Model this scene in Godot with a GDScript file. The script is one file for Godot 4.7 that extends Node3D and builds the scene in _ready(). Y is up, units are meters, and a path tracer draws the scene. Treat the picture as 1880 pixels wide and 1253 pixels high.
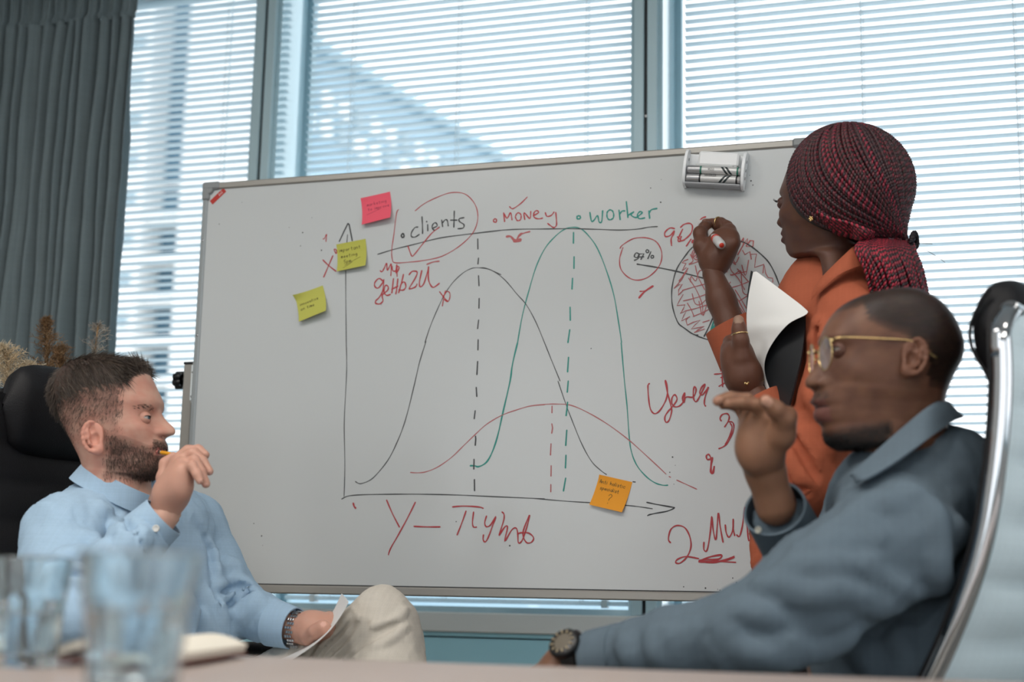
extends Node3D

const FPX := 2655.0                       # focal length in pixels of the 1880 x 1253 frame
const CAM := Vector3(0.0, 0.82, 0.0)
var cam_basis := Basis(Vector3(0.954402, 0.019452, -0.297891), Vector3(0.034070, 0.984258, 0.173425), Vector3(0.296575, -0.175666, 0.938714))
var used := {}
var rng := RandomNumberGenerator.new()
var M := {}

func _ready():
	rng.seed = 7
	var cam := Camera3D.new()
	cam.name = "camera"
	var ca := CameraAttributesPhysical.new()
	ca.frustum_focal_length = 74.2
	ca.frustum_focus_distance = 2.95
	ca.exposure_aperture = 4.1
	ca.frustum_near = 0.05
	ca.frustum_far = 400.0
	cam.attributes = ca
	cam.fov = 26.56
	cam.transform = Transform3D(cam_basis.orthonormalized(), CAM)
	add_child(cam)
	cam.current = true
	var env := Environment.new()
	env.background_mode = Environment.BG_SKY
	var sky := Sky.new()
	var sm := ProceduralSkyMaterial.new()
	sm.sky_top_color = Color(0.968, 0.986, 1.0)
	sm.sky_horizon_color = Color(0.98, 0.99, 1.0)
	sm.ground_horizon_color = Color(0.93, 0.96, 0.98)
	sm.ground_bottom_color = Color(0.62, 0.66, 0.68)
	sm.sky_energy_multiplier = 1.5
	sm.ground_energy_multiplier = 1.6
	sky.sky_material = sm
	env.sky = sky
	env.background_energy_multiplier = 1.0
	env.tonemap_mode = Environment.TONE_MAPPER_LINEAR
	env.tonemap_exposure = 1.0
	env.sdfgi_enabled = true
	env.ssao_enabled = true
	env.ssil_enabled = true
	var we := WorldEnvironment.new()
	we.name = "world_environment"
	we.environment = env
	add_child(we)
	make_materials()
	unseen_ceiling_lamps()
	room()
	windows()
	outside()
	curtain()
	whiteboard()
	furniture()
	left_man()
	woman()
	right_man()
	tabletop_things()
	plants()

# ---------------------------------------------------------------- places and names
func at(px, py, d) -> Vector3:            # the point at this depth in front of the camera
	return CAM + cam_basis * Vector3((px - 940.0) / FPX * d, (626.5 - py) / FPX * d, -d)

func on_plane(px, py, z) -> Vector3:      # the point on the plane z = const parallel to the window wall
	var r := cam_basis * Vector3((px - 940.0) / FPX, (626.5 - py) / FPX, -1.0)
	return CAM + r * ((z - CAM.z) / r.z)

func numbered(called: String) -> String:
	if not used.has(called):
		used[called] = 0
		return called
	used[called] += 1
	return "%s_%03d" % [called, used[called]]

func tag(o: Node, label := "", category := "", group := "", kind := "") -> Node:
	if label: o.set_meta("label", label)
	if category: o.set_meta("category", category)
	if group: o.set_meta("group", group)
	if kind: o.set_meta("kind", kind)
	return o

func thing(called: String, label: String, category: String, pos := Vector3.ZERO, group := "") -> Node3D:
	var o := Node3D.new()
	o.name = numbered(called)
	add_child(o, true)
	o.position = pos
	tag(o, label, category, group)
	return o

func child_name(parent: Node, called: String) -> String:
	if not parent.has_node(NodePath(called)): return called
	var k := 1
	var key := str(parent.get_instance_id()) + called
	if used.has(key): k = used[key]
	used[key] = k + 1
	return "%s_%03d" % [called, k]

func obj(called: String, mesh: Mesh, m: Material, parent: Node = null, pos := Vector3.ZERO) -> MeshInstance3D:
	var o := MeshInstance3D.new()
	o.mesh = mesh
	if m: o.material_override = m
	if parent == null:
		o.name = numbered(called)
		add_child(o, true)
	else:
		o.name = child_name(parent, called)
		parent.add_child(o, true)
	o.position = pos
	return o

func struct(called: String, mesh: Mesh, m: Material, label := "") -> MeshInstance3D:
	var o := obj(called, mesh, m)
	tag(o, label, "", "", "structure")
	return o

func local_at(parent: Node3D, p: Vector3) -> Vector3:
	return parent.transform.affine_inverse() * p

# ---------------------------------------------------------------- materials
func mat(c: Color, rough := 0.6, metal := 0.0, spec := 0.5) -> StandardMaterial3D:
	var m := StandardMaterial3D.new()
	m.albedo_color = c
	m.roughness = rough
	m.metallic = metal
	m.metallic_specular = spec
	return m

func rgb8(r, g, b) -> Color:
	return Color(r / 255.0, g / 255.0, b / 255.0)

func noise_tex(freq: float, octaves := 3, size := 256, sd := 1, as_normal := false, ramp: Gradient = null) -> NoiseTexture2D:
	var n := FastNoiseLite.new()
	n.seed = sd
	n.frequency = freq
	n.fractal_octaves = octaves
	var t := NoiseTexture2D.new()
	t.width = size
	t.height = size
	t.seamless = true
	t.noise = n
	t.as_normal_map = as_normal
	if ramp: t.color_ramp = ramp
	return t

func two_tone(a: Color, b: Color, lo := 0.25, hi := 0.75) -> Gradient:
	var g := Gradient.new()
	g.offsets = PackedFloat32Array([lo, hi])
	g.colors = PackedColorArray([a, b])
	return g

func weave_image(size: int, threads: int, a: Color, b: Color, jitter: float, height := false) -> ImageTexture:
	var im := Image.create(size, size, false, Image.FORMAT_RGB8)
	var r := RandomNumberGenerator.new()
	r.seed = size + threads
	var tx := []
	var ty := []
	for i in threads:
		tx.append(r.randf_range(-jitter, jitter))
		ty.append(r.randf_range(-jitter, jitter))
	var cell := float(size) / threads
	for y in size:
		for x in size:
			var i := int(x / cell)
			var j := int(y / cell)
			var fx: float = sin(PI * (x / cell - i))
			var fy: float = sin(PI * (y / cell - j))
			var over := (i + j) % 2 == 0
			var c: Color
			if height:
				var h: float = 0.35 + 0.65 * (fx if over else fy)
				c = Color(h, h, h)
			else:
				c = (a if over else b)
				c = c * (1.0 + (tx[i] if over else ty[j]))
				c.a = 1.0
			im.set_pixel(x, y, c)
	return ImageTexture.create_from_image(im)

func cloth(c: Color, c2: Color, scale := 60.0, relief := 0.03, rough := 0.9) -> StandardMaterial3D:
	var m := mat(Color.WHITE, rough, 0.0, 0.25)
	m.albedo_texture = weave_image(128, 32, c, c2, 0.03)
	m.heightmap_enabled = true
	m.heightmap_texture = weave_image(129, 32, c, c2, 0.0, true)
	m.heightmap_scale = relief
	m.uv1_triplanar = true
	m.uv1_scale = Vector3.ONE * scale
	return m

func make_materials():
	M.white = mat(rgb8(225, 226, 224), 0.55)
	M.alu = mat(rgb8(158, 164, 166), 0.38, 0.2)
	M.post = mat(rgb8(188, 212, 219), 0.4, 0.0)
	M.alu_warm_lit = mat(rgb8(165, 162, 156), 0.4, 0.35)  # aluminium with the warm lamp light put into its tint
	M.dark = mat(rgb8(26, 28, 32), 0.5)
	M.black_plastic = mat(rgb8(16, 16, 18), 0.35)
	M.chrome = mat(rgb8(205, 207, 210), 0.08, 1.0)
	M.teal_panel = mat(rgb8(180, 230, 242), 0.35, 0.1)
	M.frame_blue = mat(rgb8(150, 182, 194), 0.4, 0.2)
	M.gold = mat(rgb8(222, 192, 136), 0.25, 1.0)
	M.steel = mat(rgb8(190, 192, 195), 0.2, 1.0)
	M.leather = mat(rgb8(22, 22, 25), 0.55, 0.0, 0.35)
	M.leather.heightmap_enabled = true
	M.leather.heightmap_texture = noise_tex(0.09, 3, 256, 5)
	M.leather.heightmap_scale = 0.05
	M.leather.uv1_triplanar = true
	M.leather.uv1_scale = Vector3.ONE * 12.0
	M.glass = mat(Color(0.95, 0.99, 1.0, 0.04), 0.0, 0.0, 0.5)
	M.glass.transparency = BaseMaterial3D.TRANSPARENCY_ALPHA
	M.paper = mat(rgb8(228, 228, 226), 0.85)
	M.skin = mat(Color.WHITE, 0.48, 0.0, 0.4)
	M.skin.vertex_color_use_as_albedo = true
	M.skin.subsurf_scatter_enabled = true
	M.skin.subsurf_scatter_strength = 0.08
	M.skin.heightmap_enabled = true
	M.skin.heightmap_texture = noise_tex(0.16, 3, 256, 9)
	M.skin.heightmap_scale = 0.012
	M.skin.uv1_triplanar = true
	M.skin.uv1_scale = Vector3.ONE * 22.0
	M.vc = mat(Color.WHITE, 0.6, 0.0, 0.4)
	M.vc.vertex_color_use_as_albedo = true
	M.hair = mat(Color.WHITE, 0.5, 0.0, 0.5)
	M.hair.vertex_color_use_as_albedo = true

# ---------------------------------------------------------------- mesh helpers
class Geo:
	var v := PackedVector3Array()
	var c := PackedColorArray()
	var i := PackedInt32Array()
	var uv := PackedVector2Array()
	var n := PackedVector3Array()

	func box(a: Vector3, b: Vector3):
		var p := [Vector3(a.x, a.y, a.z), Vector3(b.x, a.y, a.z), Vector3(b.x, b.y, a.z), Vector3(a.x, b.y, a.z), Vector3(a.x, a.y, b.z), Vector3(b.x, a.y, b.z), Vector3(b.x, b.y, b.z), Vector3(a.x, b.y, b.z)]
		for f in [[0, 3, 2, 1], [4, 5, 6, 7], [0, 1, 5, 4], [3, 7, 6, 2], [0, 4, 7, 3], [1, 2, 6, 5]]:
			quad(p[f[0]], p[f[1]], p[f[2]], p[f[3]])

	func quad(p0, p1, p2, p3):      # counter-clockwise seen from outside
		var s := v.size()
		v.append_array([p0, p1, p2, p3])
		i.append_array([s, s + 2, s + 1, s, s + 3, s + 2])

	func tri(p0, p1, p2):
		var s := v.size()
		v.append_array([p0, p1, p2])
		i.append_array([s, s + 2, s + 1])

	# a bevelled box: inner box swollen by r with chamfered edges
	func bbox(a: Vector3, b: Vector3, r: float):
		var mid := (a + b) * 0.5
		var h := (b - a).abs() * 0.5
		r = minf(r, minf(h.x, minf(h.y, h.z)) * 0.98)
		var k := h - Vector3.ONE * r
		for ax in 3:
			var u := (ax + 1) % 3
			var w := (ax + 2) % 3
			for s in [-1.0, 1.0]:
				var q := []
				for t in [[-1, -1], [1, -1], [1, 1], [-1, 1]]:
					var p := Vector3.ZERO
					p[ax] = h[ax] * s
					p[u] = k[u] * t[0]
					p[w] = k[w] * t[1]
					q.append(mid + p)
				if s > 0: quad(q[0], q[1], q[2], q[3])
				else: quad(q[3], q[2], q[1], q[0])
		for ax in 3:                # chamfer along each edge
			var u := (ax + 1) % 3
			var w := (ax + 2) % 3
			for s in [-1.0, 1.0]:
				for t in [-1.0, 1.0]:
					var q := []
					for e in [[-1.0, 0], [1.0, 0], [1.0, 1], [-1.0, 1]]:
						var p := Vector3.ZERO
						p[ax] = k[ax] * e[0]
						p[u] = s * (h[u] if e[1] == 0 else k[u])
						p[w] = t * (k[w] if e[1] == 0 else h[w])
						q.append(mid + p)
					if _flip(q, mid): quad(q[3], q[2], q[1], q[0])
					else: quad(q[0], q[1], q[2], q[3])
		for sx in [-1.0, 1.0]:
			for sy in [-1.0, 1.0]:
				for sz in [-1.0, 1.0]:
					var q := [mid + Vector3(sx * h.x, sy * k.y, sz * k.z), mid + Vector3(sx * k.x, sy * h.y, sz * k.z), mid + Vector3(sx * k.x, sy * k.y, sz * h.z)]
					if (q[1] - q[0]).cross(q[2] - q[0]).dot(q[0] + q[1] + q[2] - mid * 3.0) > 0: tri(q[0], q[1], q[2])
					else: tri(q[0], q[2], q[1])

	func _flip(q, mid) -> bool:
		return (q[1] - q[0]).cross(q[2] - q[0]).dot(q[0] + q[2] - mid * 2.0) < 0

	# a swept tube; radii is one number or an array; flat squashes the second axis
	func tube(pts: Array, radii, segs := 10, cap := true, flat := 1.0, up := Vector3.ZERO, col = null):
		var n_ := pts.size()
		var t: Vector3 = (pts[1] - pts[0]).normalized()
		var x: Vector3 = up if up != Vector3.ZERO else (Vector3.UP if absf(t.y) < 0.9 else Vector3.RIGHT)
		x = (x - t * x.dot(t)).normalized()
		var s := v.size()
		for k in n_:
			var tn: Vector3 = (pts[mini(k + 1, n_ - 1)] - pts[maxi(k - 1, 0)])
			if tn.length_squared() > 1e-14: t = tn.normalized()
			x = (x - t * x.dot(t)).normalized()
			var y := t.cross(x)
			var r: float = radii[k] if radii is Array else radii
			for j in segs:
				var a := TAU * j / segs
				v.append(pts[k] + x * cos(a) * r + y * sin(a) * r * flat)
				if col != null: c.append(col)
		for k in n_ - 1:
			for j in segs:
				var a := s + k * segs + j
				var b := s + k * segs + (j + 1) % segs
				i.append_array([a, a + segs, b, b, a + segs, b + segs])
		if cap:
			for e in [0, n_ - 1]:
				var m := v.size()
				v.append(pts[e])
				if col != null: c.append(col)
				for j in segs:
					var a: int = s + e * segs + j
					var b: int = s + e * segs + (j + 1) % segs
					if e == 0: i.append_array([m, a, b])
					else: i.append_array([m, b, a])

	# profile of (radius, height) pairs turned about an axis through o
	func lathe(o: Vector3, prof: Array, segs := 32, ax := Vector3.UP, up := Vector3.ZERO):
		var x := up
		if x == Vector3.ZERO: x = Vector3.RIGHT if absf(ax.x) < 0.9 else Vector3.UP
		x = (x - ax * x.dot(ax)).normalized()
		var y := ax.cross(x)
		var s := v.size()
		for p in prof:
			for j in segs:
				var a := TAU * j / segs
				v.append(o + ax * p[1] + (x * cos(a) + y * sin(a)) * p[0])
		for k in prof.size() - 1:
			for j in segs:
				var a := s + k * segs + j
				var b := s + k * segs + (j + 1) % segs
				i.append_array([a, a + segs, b, b, a + segs, b + segs])

	# rows of points, as a sheet; closed joins the last column to the first
	func sheet(rows: Array, closed := false, col = null):
		var w: int = rows[0].size()
		var s := v.size()
		for r in rows:
			for p in r:
				v.append(p)
				if col != null: c.append(col)
		for k in rows.size() - 1:
			for j in (w if closed else w - 1):
				var a := s + k * w + j
				var b := s + k * w + (j + 1) % w
				i.append_array([a, a + w, b, b, a + w, b + w])

	# a sheet with thickness along its own normals
	func slab(rows: Array, th: float, closed := false):
		var h := rows.size()
		var w: int = rows[0].size()
		var back := []
		for k in h:
			var r := []
			for j in w:
				var du: Vector3 = rows[k][mini(j + 1, w - 1)] - rows[k][maxi(j - 1, 0)]
				if closed: du = rows[k][(j + 1) % w] - rows[k][(j - 1 + w) % w]
				var dv: Vector3 = rows[mini(k + 1, h - 1)][j] - rows[maxi(k - 1, 0)][j]
				r.append(rows[k][j] - du.cross(dv).normalized() * th)
			back.append(r)
		sheet(rows, closed)
		var rev := back.duplicate()
		rev.reverse()
		sheet(rev, closed)
		sheet([back[0], rows[0]], closed)
		sheet([rows[h - 1], back[h - 1]], closed)
		if not closed:
			var l := []
			var l2 := []
			var q := []
			var q2 := []
			for k in h:
				l.append(rows[k][0]); l2.append(back[k][0])
				q.append(rows[k][w - 1]); q2.append(back[k][w - 1])
			sheet([l, l2])
			sheet([q2, q])

	func ball(o: Vector3, r, segs := 16, rings := 10, col = null, b := Basis()):
		var rr: Vector3 = r if r is Vector3 else Vector3.ONE * r
		var s := v.size()
		for k in rings + 1:
			for j in segs:
				var th := PI * k / rings
				var a := TAU * j / segs
				v.append(o + b * (Vector3(sin(th) * cos(a), cos(th), sin(th) * sin(a)) * rr))
				if col != null: c.append(col)
		for k in rings:
			for j in segs:
				var a := s + k * segs + j
				var d := s + k * segs + (j + 1) % segs
				i.append_array([a, a + segs, d, d, a + segs, d + segs])

	func add(g: Geo, col = null):
		var s := v.size()
		v.append_array(g.v)
		if g.c.size() == g.v.size(): c.append_array(g.c)
		elif col != null:
			for k in g.v.size(): c.append(col)
		for k in g.i: i.append(k + s)

	func weld_normals():            # smooth normals over shared indices
		n = PackedVector3Array()
		n.resize(v.size())
		for k in range(0, i.size(), 3):
			var a := i[k]
			var b := i[k + 1]
			var d := i[k + 2]
			var f := (v[d] - v[a]).cross(v[b] - v[a])
			n[a] += f
			n[b] += f
			n[d] += f
		for k in n.size(): n[k] = n[k].normalized()

	func mesh(smooth := true) -> ArrayMesh:
		var arr := []
		arr.resize(Mesh.ARRAY_MAX)
		if not smooth:
			var fv := PackedVector3Array()
			var fn := PackedVector3Array()
			var fc := PackedColorArray()
			for k in range(0, i.size(), 3):
				var nn := (v[i[k + 2]] - v[i[k]]).cross(v[i[k + 1]] - v[i[k]]).normalized()
				for q in 3:
					fv.append(v[i[k + q]])
					fn.append(nn)
					if c.size() == v.size(): fc.append(c[i[k + q]])
			arr[Mesh.ARRAY_VERTEX] = fv
			arr[Mesh.ARRAY_NORMAL] = fn
			if fc.size(): arr[Mesh.ARRAY_COLOR] = fc
		else:
			if n.size() != v.size(): weld_normals()
			arr[Mesh.ARRAY_VERTEX] = v
			arr[Mesh.ARRAY_NORMAL] = n
			arr[Mesh.ARRAY_INDEX] = i
			if c.size() == v.size(): arr[Mesh.ARRAY_COLOR] = c
			if uv.size() == v.size(): arr[Mesh.ARRAY_TEX_UV] = uv
		var m := ArrayMesh.new()
		m.add_surface_from_arrays(Mesh.PRIMITIVE_TRIANGLES, arr)
		return m

func box_mesh(a: Vector3, b: Vector3, r := 0.0) -> ArrayMesh:
	var g := Geo.new()
	if r > 0.0: g.bbox(a, b, r)
	else: g.box(a, b)
	return g.mesh(false)

func tube_mesh(pts: Array, radii, segs := 12, flat := 1.0, up := Vector3.ZERO) -> ArrayMesh:
	var g := Geo.new()
	g.tube(pts, radii, segs, true, flat, up)
	return g.mesh()

func curve(pts: Array, per := 6) -> Array:     # Catmull-Rom through the points (vectors or numbers)
	var out := []
	var n := pts.size()
	for k in n - 1:
		var p0 = pts[maxi(k - 1, 0)]
		var p1 = pts[k]
		var p2 = pts[k + 1]
		var p3 = pts[mini(k + 2, n - 1)]
		for j in per:
			var t := float(j) / per
			out.append(0.5 * (2.0 * p1 + (p2 - p0) * t + (2.0 * p0 - 5.0 * p1 + 4.0 * p2 - p3) * t * t + (3.0 * p1 - p0 - 3.0 * p2 + p3) * t * t * t))
	out.append(pts[n - 1])
	return out

# ---------------------------------------------------------------- bodies: tapered capsules and ellipsoids joined by a smooth minimum, meshed as surface nets
# a primitive: [kind, a, b, ra, rb, k, flat_dir, flat_scale, op, basis, flat_end]
func cap(a: Vector3, b: Vector3, ra: float, rb: float, k := 0.02, dir := Vector3.ZERO, s := 1.0, op := 0, flat_end := false) -> Array:
	return [0, a, b, ra, rb, k, dir.normalized(), s, op, Basis(), flat_end]

func ell(o: Vector3, r: Vector3, k := 0.02, b := Basis(), op := 0) -> Array:
	return [1, o, r, 0.0, 0.0, k, Vector3.ZERO, 1.0, op, b, false]

func chain(pts: Array, radii: Array, k := 0.01, dir := Vector3.ZERO, s := 1.0) -> Array:
	var out := []
	for j in pts.size() - 1: out.append(cap(pts[j], pts[j + 1], radii[j], radii[j + 1], k, dir, s))
	return out

func field(prims: Array, cell: float, color_of = null, disp = null) -> Geo:
	var lo := Vector3.ONE * 1e9
	var hi := -lo
	var boxes := []
	for p in prims:
		var a: Vector3
		var b: Vector3
		var m: float = p[5] * 0.5 + cell * 2.6
		if p[0] == 0:
			var r: float = maxf(p[3], p[4]) * maxf(1.0, p[7]) + m
			a = p[1].min(p[2]) - Vector3.ONE * r
			b = p[1].max(p[2]) + Vector3.ONE * r
		else:
			var e: Vector3 = p[9].x.abs() * p[2].x + p[9].y.abs() * p[2].y + p[9].z.abs() * p[2].z + Vector3.ONE * m
			a = p[1] - e
			b = p[1] + e
		boxes.append([a, b])
		if p[8] == 0:
			lo = lo.min(a)
			hi = hi.max(b)
	var nx := int((hi.x - lo.x) / cell) + 2
	var ny := int((hi.y - lo.y) / cell) + 2
	var nz := int((hi.z - lo.z) / cell) + 2
	var d := PackedFloat32Array()
	d.resize(nx * ny * nz)
	d.fill(9.0)
	for q in prims.size():
		var p: Array = prims[q]
		var i0 := clampi(int((boxes[q][0].x - lo.x) / cell), 0, nx - 1)
		var j0 := clampi(int((boxes[q][0].y - lo.y) / cell), 0, ny - 1)
		var k0 := clampi(int((boxes[q][0].z - lo.z) / cell), 0, nz - 1)
		var i1 := clampi(int((boxes[q][1].x - lo.x) / cell) + 1, 0, nx - 1)
		var j1 := clampi(int((boxes[q][1].y - lo.y) / cell) + 1, 0, ny - 1)
		var k1 := clampi(int((boxes[q][1].z - lo.z) / cell) + 1, 0, nz - 1)
		var kind: int = p[0]
		var a: Vector3 = p[1]
		var b: Vector3 = p[2]
		var ra: float = p[3]
		var rb: float = p[4]
		var kk: float = maxf(p[5], 1e-5)
		var op: int = p[8]
		var dir: Vector3 = p[6]
		var fs: float = 1.0 - 1.0 / p[7]
		var flat: bool = fs != 0.0 and dir != Vector3.ZERO
		var fend: bool = p[10]
		var ab := b - a
		var inv := 1.0 / maxf(ab.length_squared(), 1e-12)
		var axis := ab.normalized()
		var inv_b: Basis = p[9].transposed()
		var rmin: float = 0.0
		var ir := Vector3.ONE
		if kind == 1:
			rmin = minf(b.x, minf(b.y, b.z))
			ir = Vector3(1.0 / b.x, 1.0 / b.y, 1.0 / b.z)
		for k in range(k0, k1 + 1):
			for j in range(j0, j1 + 1):
				var at_ := (k * ny + j) * nx
				var p0 := Vector3(lo.x + i0 * cell, lo.y + j * cell, lo.z + k * cell) - a
				for i in range(i0, i1 + 1):
					var v := p0
					p0.x += cell
					var e: float
					if kind == 0:
						var t := clampf(v.dot(ab) * inv, 0.0, 1.0)
						var w := v - ab * t
						if flat: w -= dir * (w.dot(dir) * fs)
						e = w.length() - ra - (rb - ra) * t
						if fend: e = maxf(e, (v - ab).dot(axis))
					else:
						v = inv_b * v
						var u := v * ir
						var l := u.length()
						var g := (u * ir).length()
						e = l * (l - 1.0) / g if g > 1e-6 else -rmin
					var x := d[at_ + i]
					if op == 0:
						var h := kk - absf(x - e)
						d[at_ + i] = minf(x, e) - (h * h * 0.25 / kk if h > 0.0 else 0.0)
					else:
						e = -e
						var h := kk - absf(x - e)
						d[at_ + i] = maxf(x, e) + (h * h * 0.25 / kk if h > 0.0 else 0.0)
	return nets(d, nx, ny, nz, lo, cell, color_of, disp)

func nets(d: PackedFloat32Array, nx: int, ny: int, nz: int, lo: Vector3, cell: float, color_of, disp) -> Geo:
	var g := Geo.new()
	var id := PackedInt32Array()
	id.resize(nx * ny * nz)
	id.fill(-1)
	var sxy := nx * ny
	var lim := cell * 3.0
	var cells := PackedInt32Array()
	for k in nz - 1:
		for j in ny - 1:
			var o := (k * ny + j) * nx
			for i in nx - 1:
				var a := d[o + i]
				if a > lim or a < -lim: continue
				var q := o + i
				var b := d[q + 1]
				var c := d[q + nx]
				var e := d[q + nx + 1]
				var a2 := d[q + sxy]
				var b2 := d[q + sxy + 1]
				var c2 := d[q + sxy + nx]
				var e2 := d[q + sxy + nx + 1]
				var neg := int(a < 0) + int(b < 0) + int(c < 0) + int(e < 0) + int(a2 < 0) + int(b2 < 0) + int(c2 < 0) + int(e2 < 0)
				if neg == 0 or neg == 8: continue
				var s := Vector3.ZERO
				var m := 0
				if (a < 0) != (b < 0): s += Vector3(a / (a - b), 0, 0); m += 1
				if (c < 0) != (e < 0): s += Vector3(c / (c - e), 1, 0); m += 1
				if (a2 < 0) != (b2 < 0): s += Vector3(a2 / (a2 - b2), 0, 1); m += 1
				if (c2 < 0) != (e2 < 0): s += Vector3(c2 / (c2 - e2), 1, 1); m += 1
				if (a < 0) != (c < 0): s += Vector3(0, a / (a - c), 0); m += 1
				if (b < 0) != (e < 0): s += Vector3(1, b / (b - e), 0); m += 1
				if (a2 < 0) != (c2 < 0): s += Vector3(0, a2 / (a2 - c2), 1); m += 1
				if (b2 < 0) != (e2 < 0): s += Vector3(1, b2 / (b2 - e2), 1); m += 1
				if (a < 0) != (a2 < 0): s += Vector3(0, 0, a / (a - a2)); m += 1
				if (b < 0) != (b2 < 0): s += Vector3(1, 0, b / (b - b2)); m += 1
				if (c < 0) != (c2 < 0): s += Vector3(0, 1, c / (c - c2)); m += 1
				if (e < 0) != (e2 < 0): s += Vector3(1, 1, e / (e - e2)); m += 1
				id[q] = g.v.size()
				cells.append(q)
				g.v.append(lo + (Vector3(i, j, k) + s / m) * cell)
	for q in cells:
		var a := d[q] < 0
		if a != (d[q + 1] < 0): _face(g, id[q], id[q - nx], id[q - nx - sxy], id[q - sxy], a)
		if a != (d[q + nx] < 0): _face(g, id[q], id[q - sxy], id[q - sxy - 1], id[q - 1], a)
		if a != (d[q + sxy] < 0): _face(g, id[q], id[q - 1], id[q - 1 - nx], id[q - nx], a)
	g.weld_normals()
	if disp != null:
		for k in g.v.size(): g.v[k] += g.n[k] * disp.call(g.v[k], g.n[k])
		g.weld_normals()
	if color_of != null:
		if color_of is Color:
			for k in g.v.size(): g.c.append(color_of)
		else:
			for k in g.v.size(): g.c.append(color_of.call(g.v[k], g.n[k]))
	return g

func _face(g: Geo, a: int, b: int, c: int, e: int, inside: bool):
	if a < 0 or b < 0 or c < 0 or e < 0: return
	if inside: g.i.append_array([a, c, b, a, e, c])
	else: g.i.append_array([a, b, c, a, c, e])

func wrinkle(amount: float, freq: float, sd: int, stretch := Vector3.ONE) -> Callable:   # cloth folds as ridged noise
	var n := FastNoiseLite.new()
	n.seed = sd
	n.frequency = freq
	n.noise_type = FastNoiseLite.TYPE_SIMPLEX_SMOOTH
	n.fractal_type = FastNoiseLite.FRACTAL_RIDGED
	n.fractal_octaves = 2
	n.domain_warp_enabled = true
	n.domain_warp_amplitude = 0.4 / freq
	n.domain_warp_frequency = freq * 0.6
	return func(v: Vector3, _n: Vector3): return amount * (n.get_noise_3dv(v * stretch))

# ---------------------------------------------------------------- lamps
func unseen_ceiling_lamps():
	# three soft ceiling panels out of view, lighting board and people from above
	for k in 3:
		var p := thing("unseen_ceiling_lamp", ["unseen flat white ceiling panel lamp above the left chair", "unseen flat white ceiling panel lamp above the table", "unseen flat white ceiling panel lamp above the right chair"][k], "lamp", Vector3([-2.0, -0.7, 0.7][k], TOP, -0.9))
		obj("frame", box_mesh(Vector3(-0.32, -0.03, -0.62), Vector3(0.32, 0.0, 0.62), 0.006), M.white, p)
		var em := mat(rgb8(255, 244, 226), 0.6)
		em.emission_enabled = true
		em.emission = rgb8(255, 238, 214)
		em.emission_energy_multiplier = 2.2
		obj("diffuser", box_mesh(Vector3(-0.3, -0.034, -0.6), Vector3(0.3, -0.029, 0.6)), em, p)
		var l := AreaLight3D.new()
		l.name = "unseen_panel_light"
		l.area_size = Vector2(0.58, 1.18)
		l.light_color = rgb8(255, 252, 249)
		l.light_energy = [2.3, 1.9, 1.2][k]
		l.shadow_enabled = true
		l.position = Vector3(0, -0.04, 0)
		l.rotation_degrees = Vector3(-90, 0, 0)
		p.add_child(l)
	# a small round downlight out of view, placed to glint on the board top
	var q := thing("downlight", "small round downlight out of view in the ceiling behind the table", "lamp", Vector3(-1.70, TOP, 0.48))
	var g := Geo.new()
	g.lathe(Vector3(0, -0.02, 0), [[0.06, 0.0], [0.075, 0.0], [0.08, 0.02], [0.06, 0.02]], 28)
	obj("trim_ring", g.mesh(), M.white, q)
	var em2 := mat(rgb8(255, 240, 215), 0.5)
	em2.emission_enabled = true
	em2.emission = rgb8(255, 232, 200)
	em2.emission_energy_multiplier = 14.0
	var g2 := Geo.new()
	g2.lathe(Vector3(0, -0.016, 0), [[0.0, 0.0], [0.06, 0.0]], 28)
	obj("bulb", g2.mesh(), em2, q)
	var sp := SpotLight3D.new()
	sp.name = "downlight_beam"
	sp.spot_angle = 86
	sp.light_color = rgb8(255, 232, 200)
	sp.light_energy = 1.3
	sp.light_size = 0.07
	sp.spot_range = 8
	sp.spot_attenuation = 2.0
	sp.shadow_enabled = true
	sp.position = Vector3(0, -0.03, 0)
	sp.rotation_degrees = Vector3(-90, 0, 0)
	q.add_child(sp)

const WZ := -3.75         # inner face of the window wall
const X0 := -3.6
const X1 := 2.4
const ZB := 2.4
const TOP := 2.95
const MULL := [-3.173, -1.993, -0.812, 0.369, 1.55]

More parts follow.
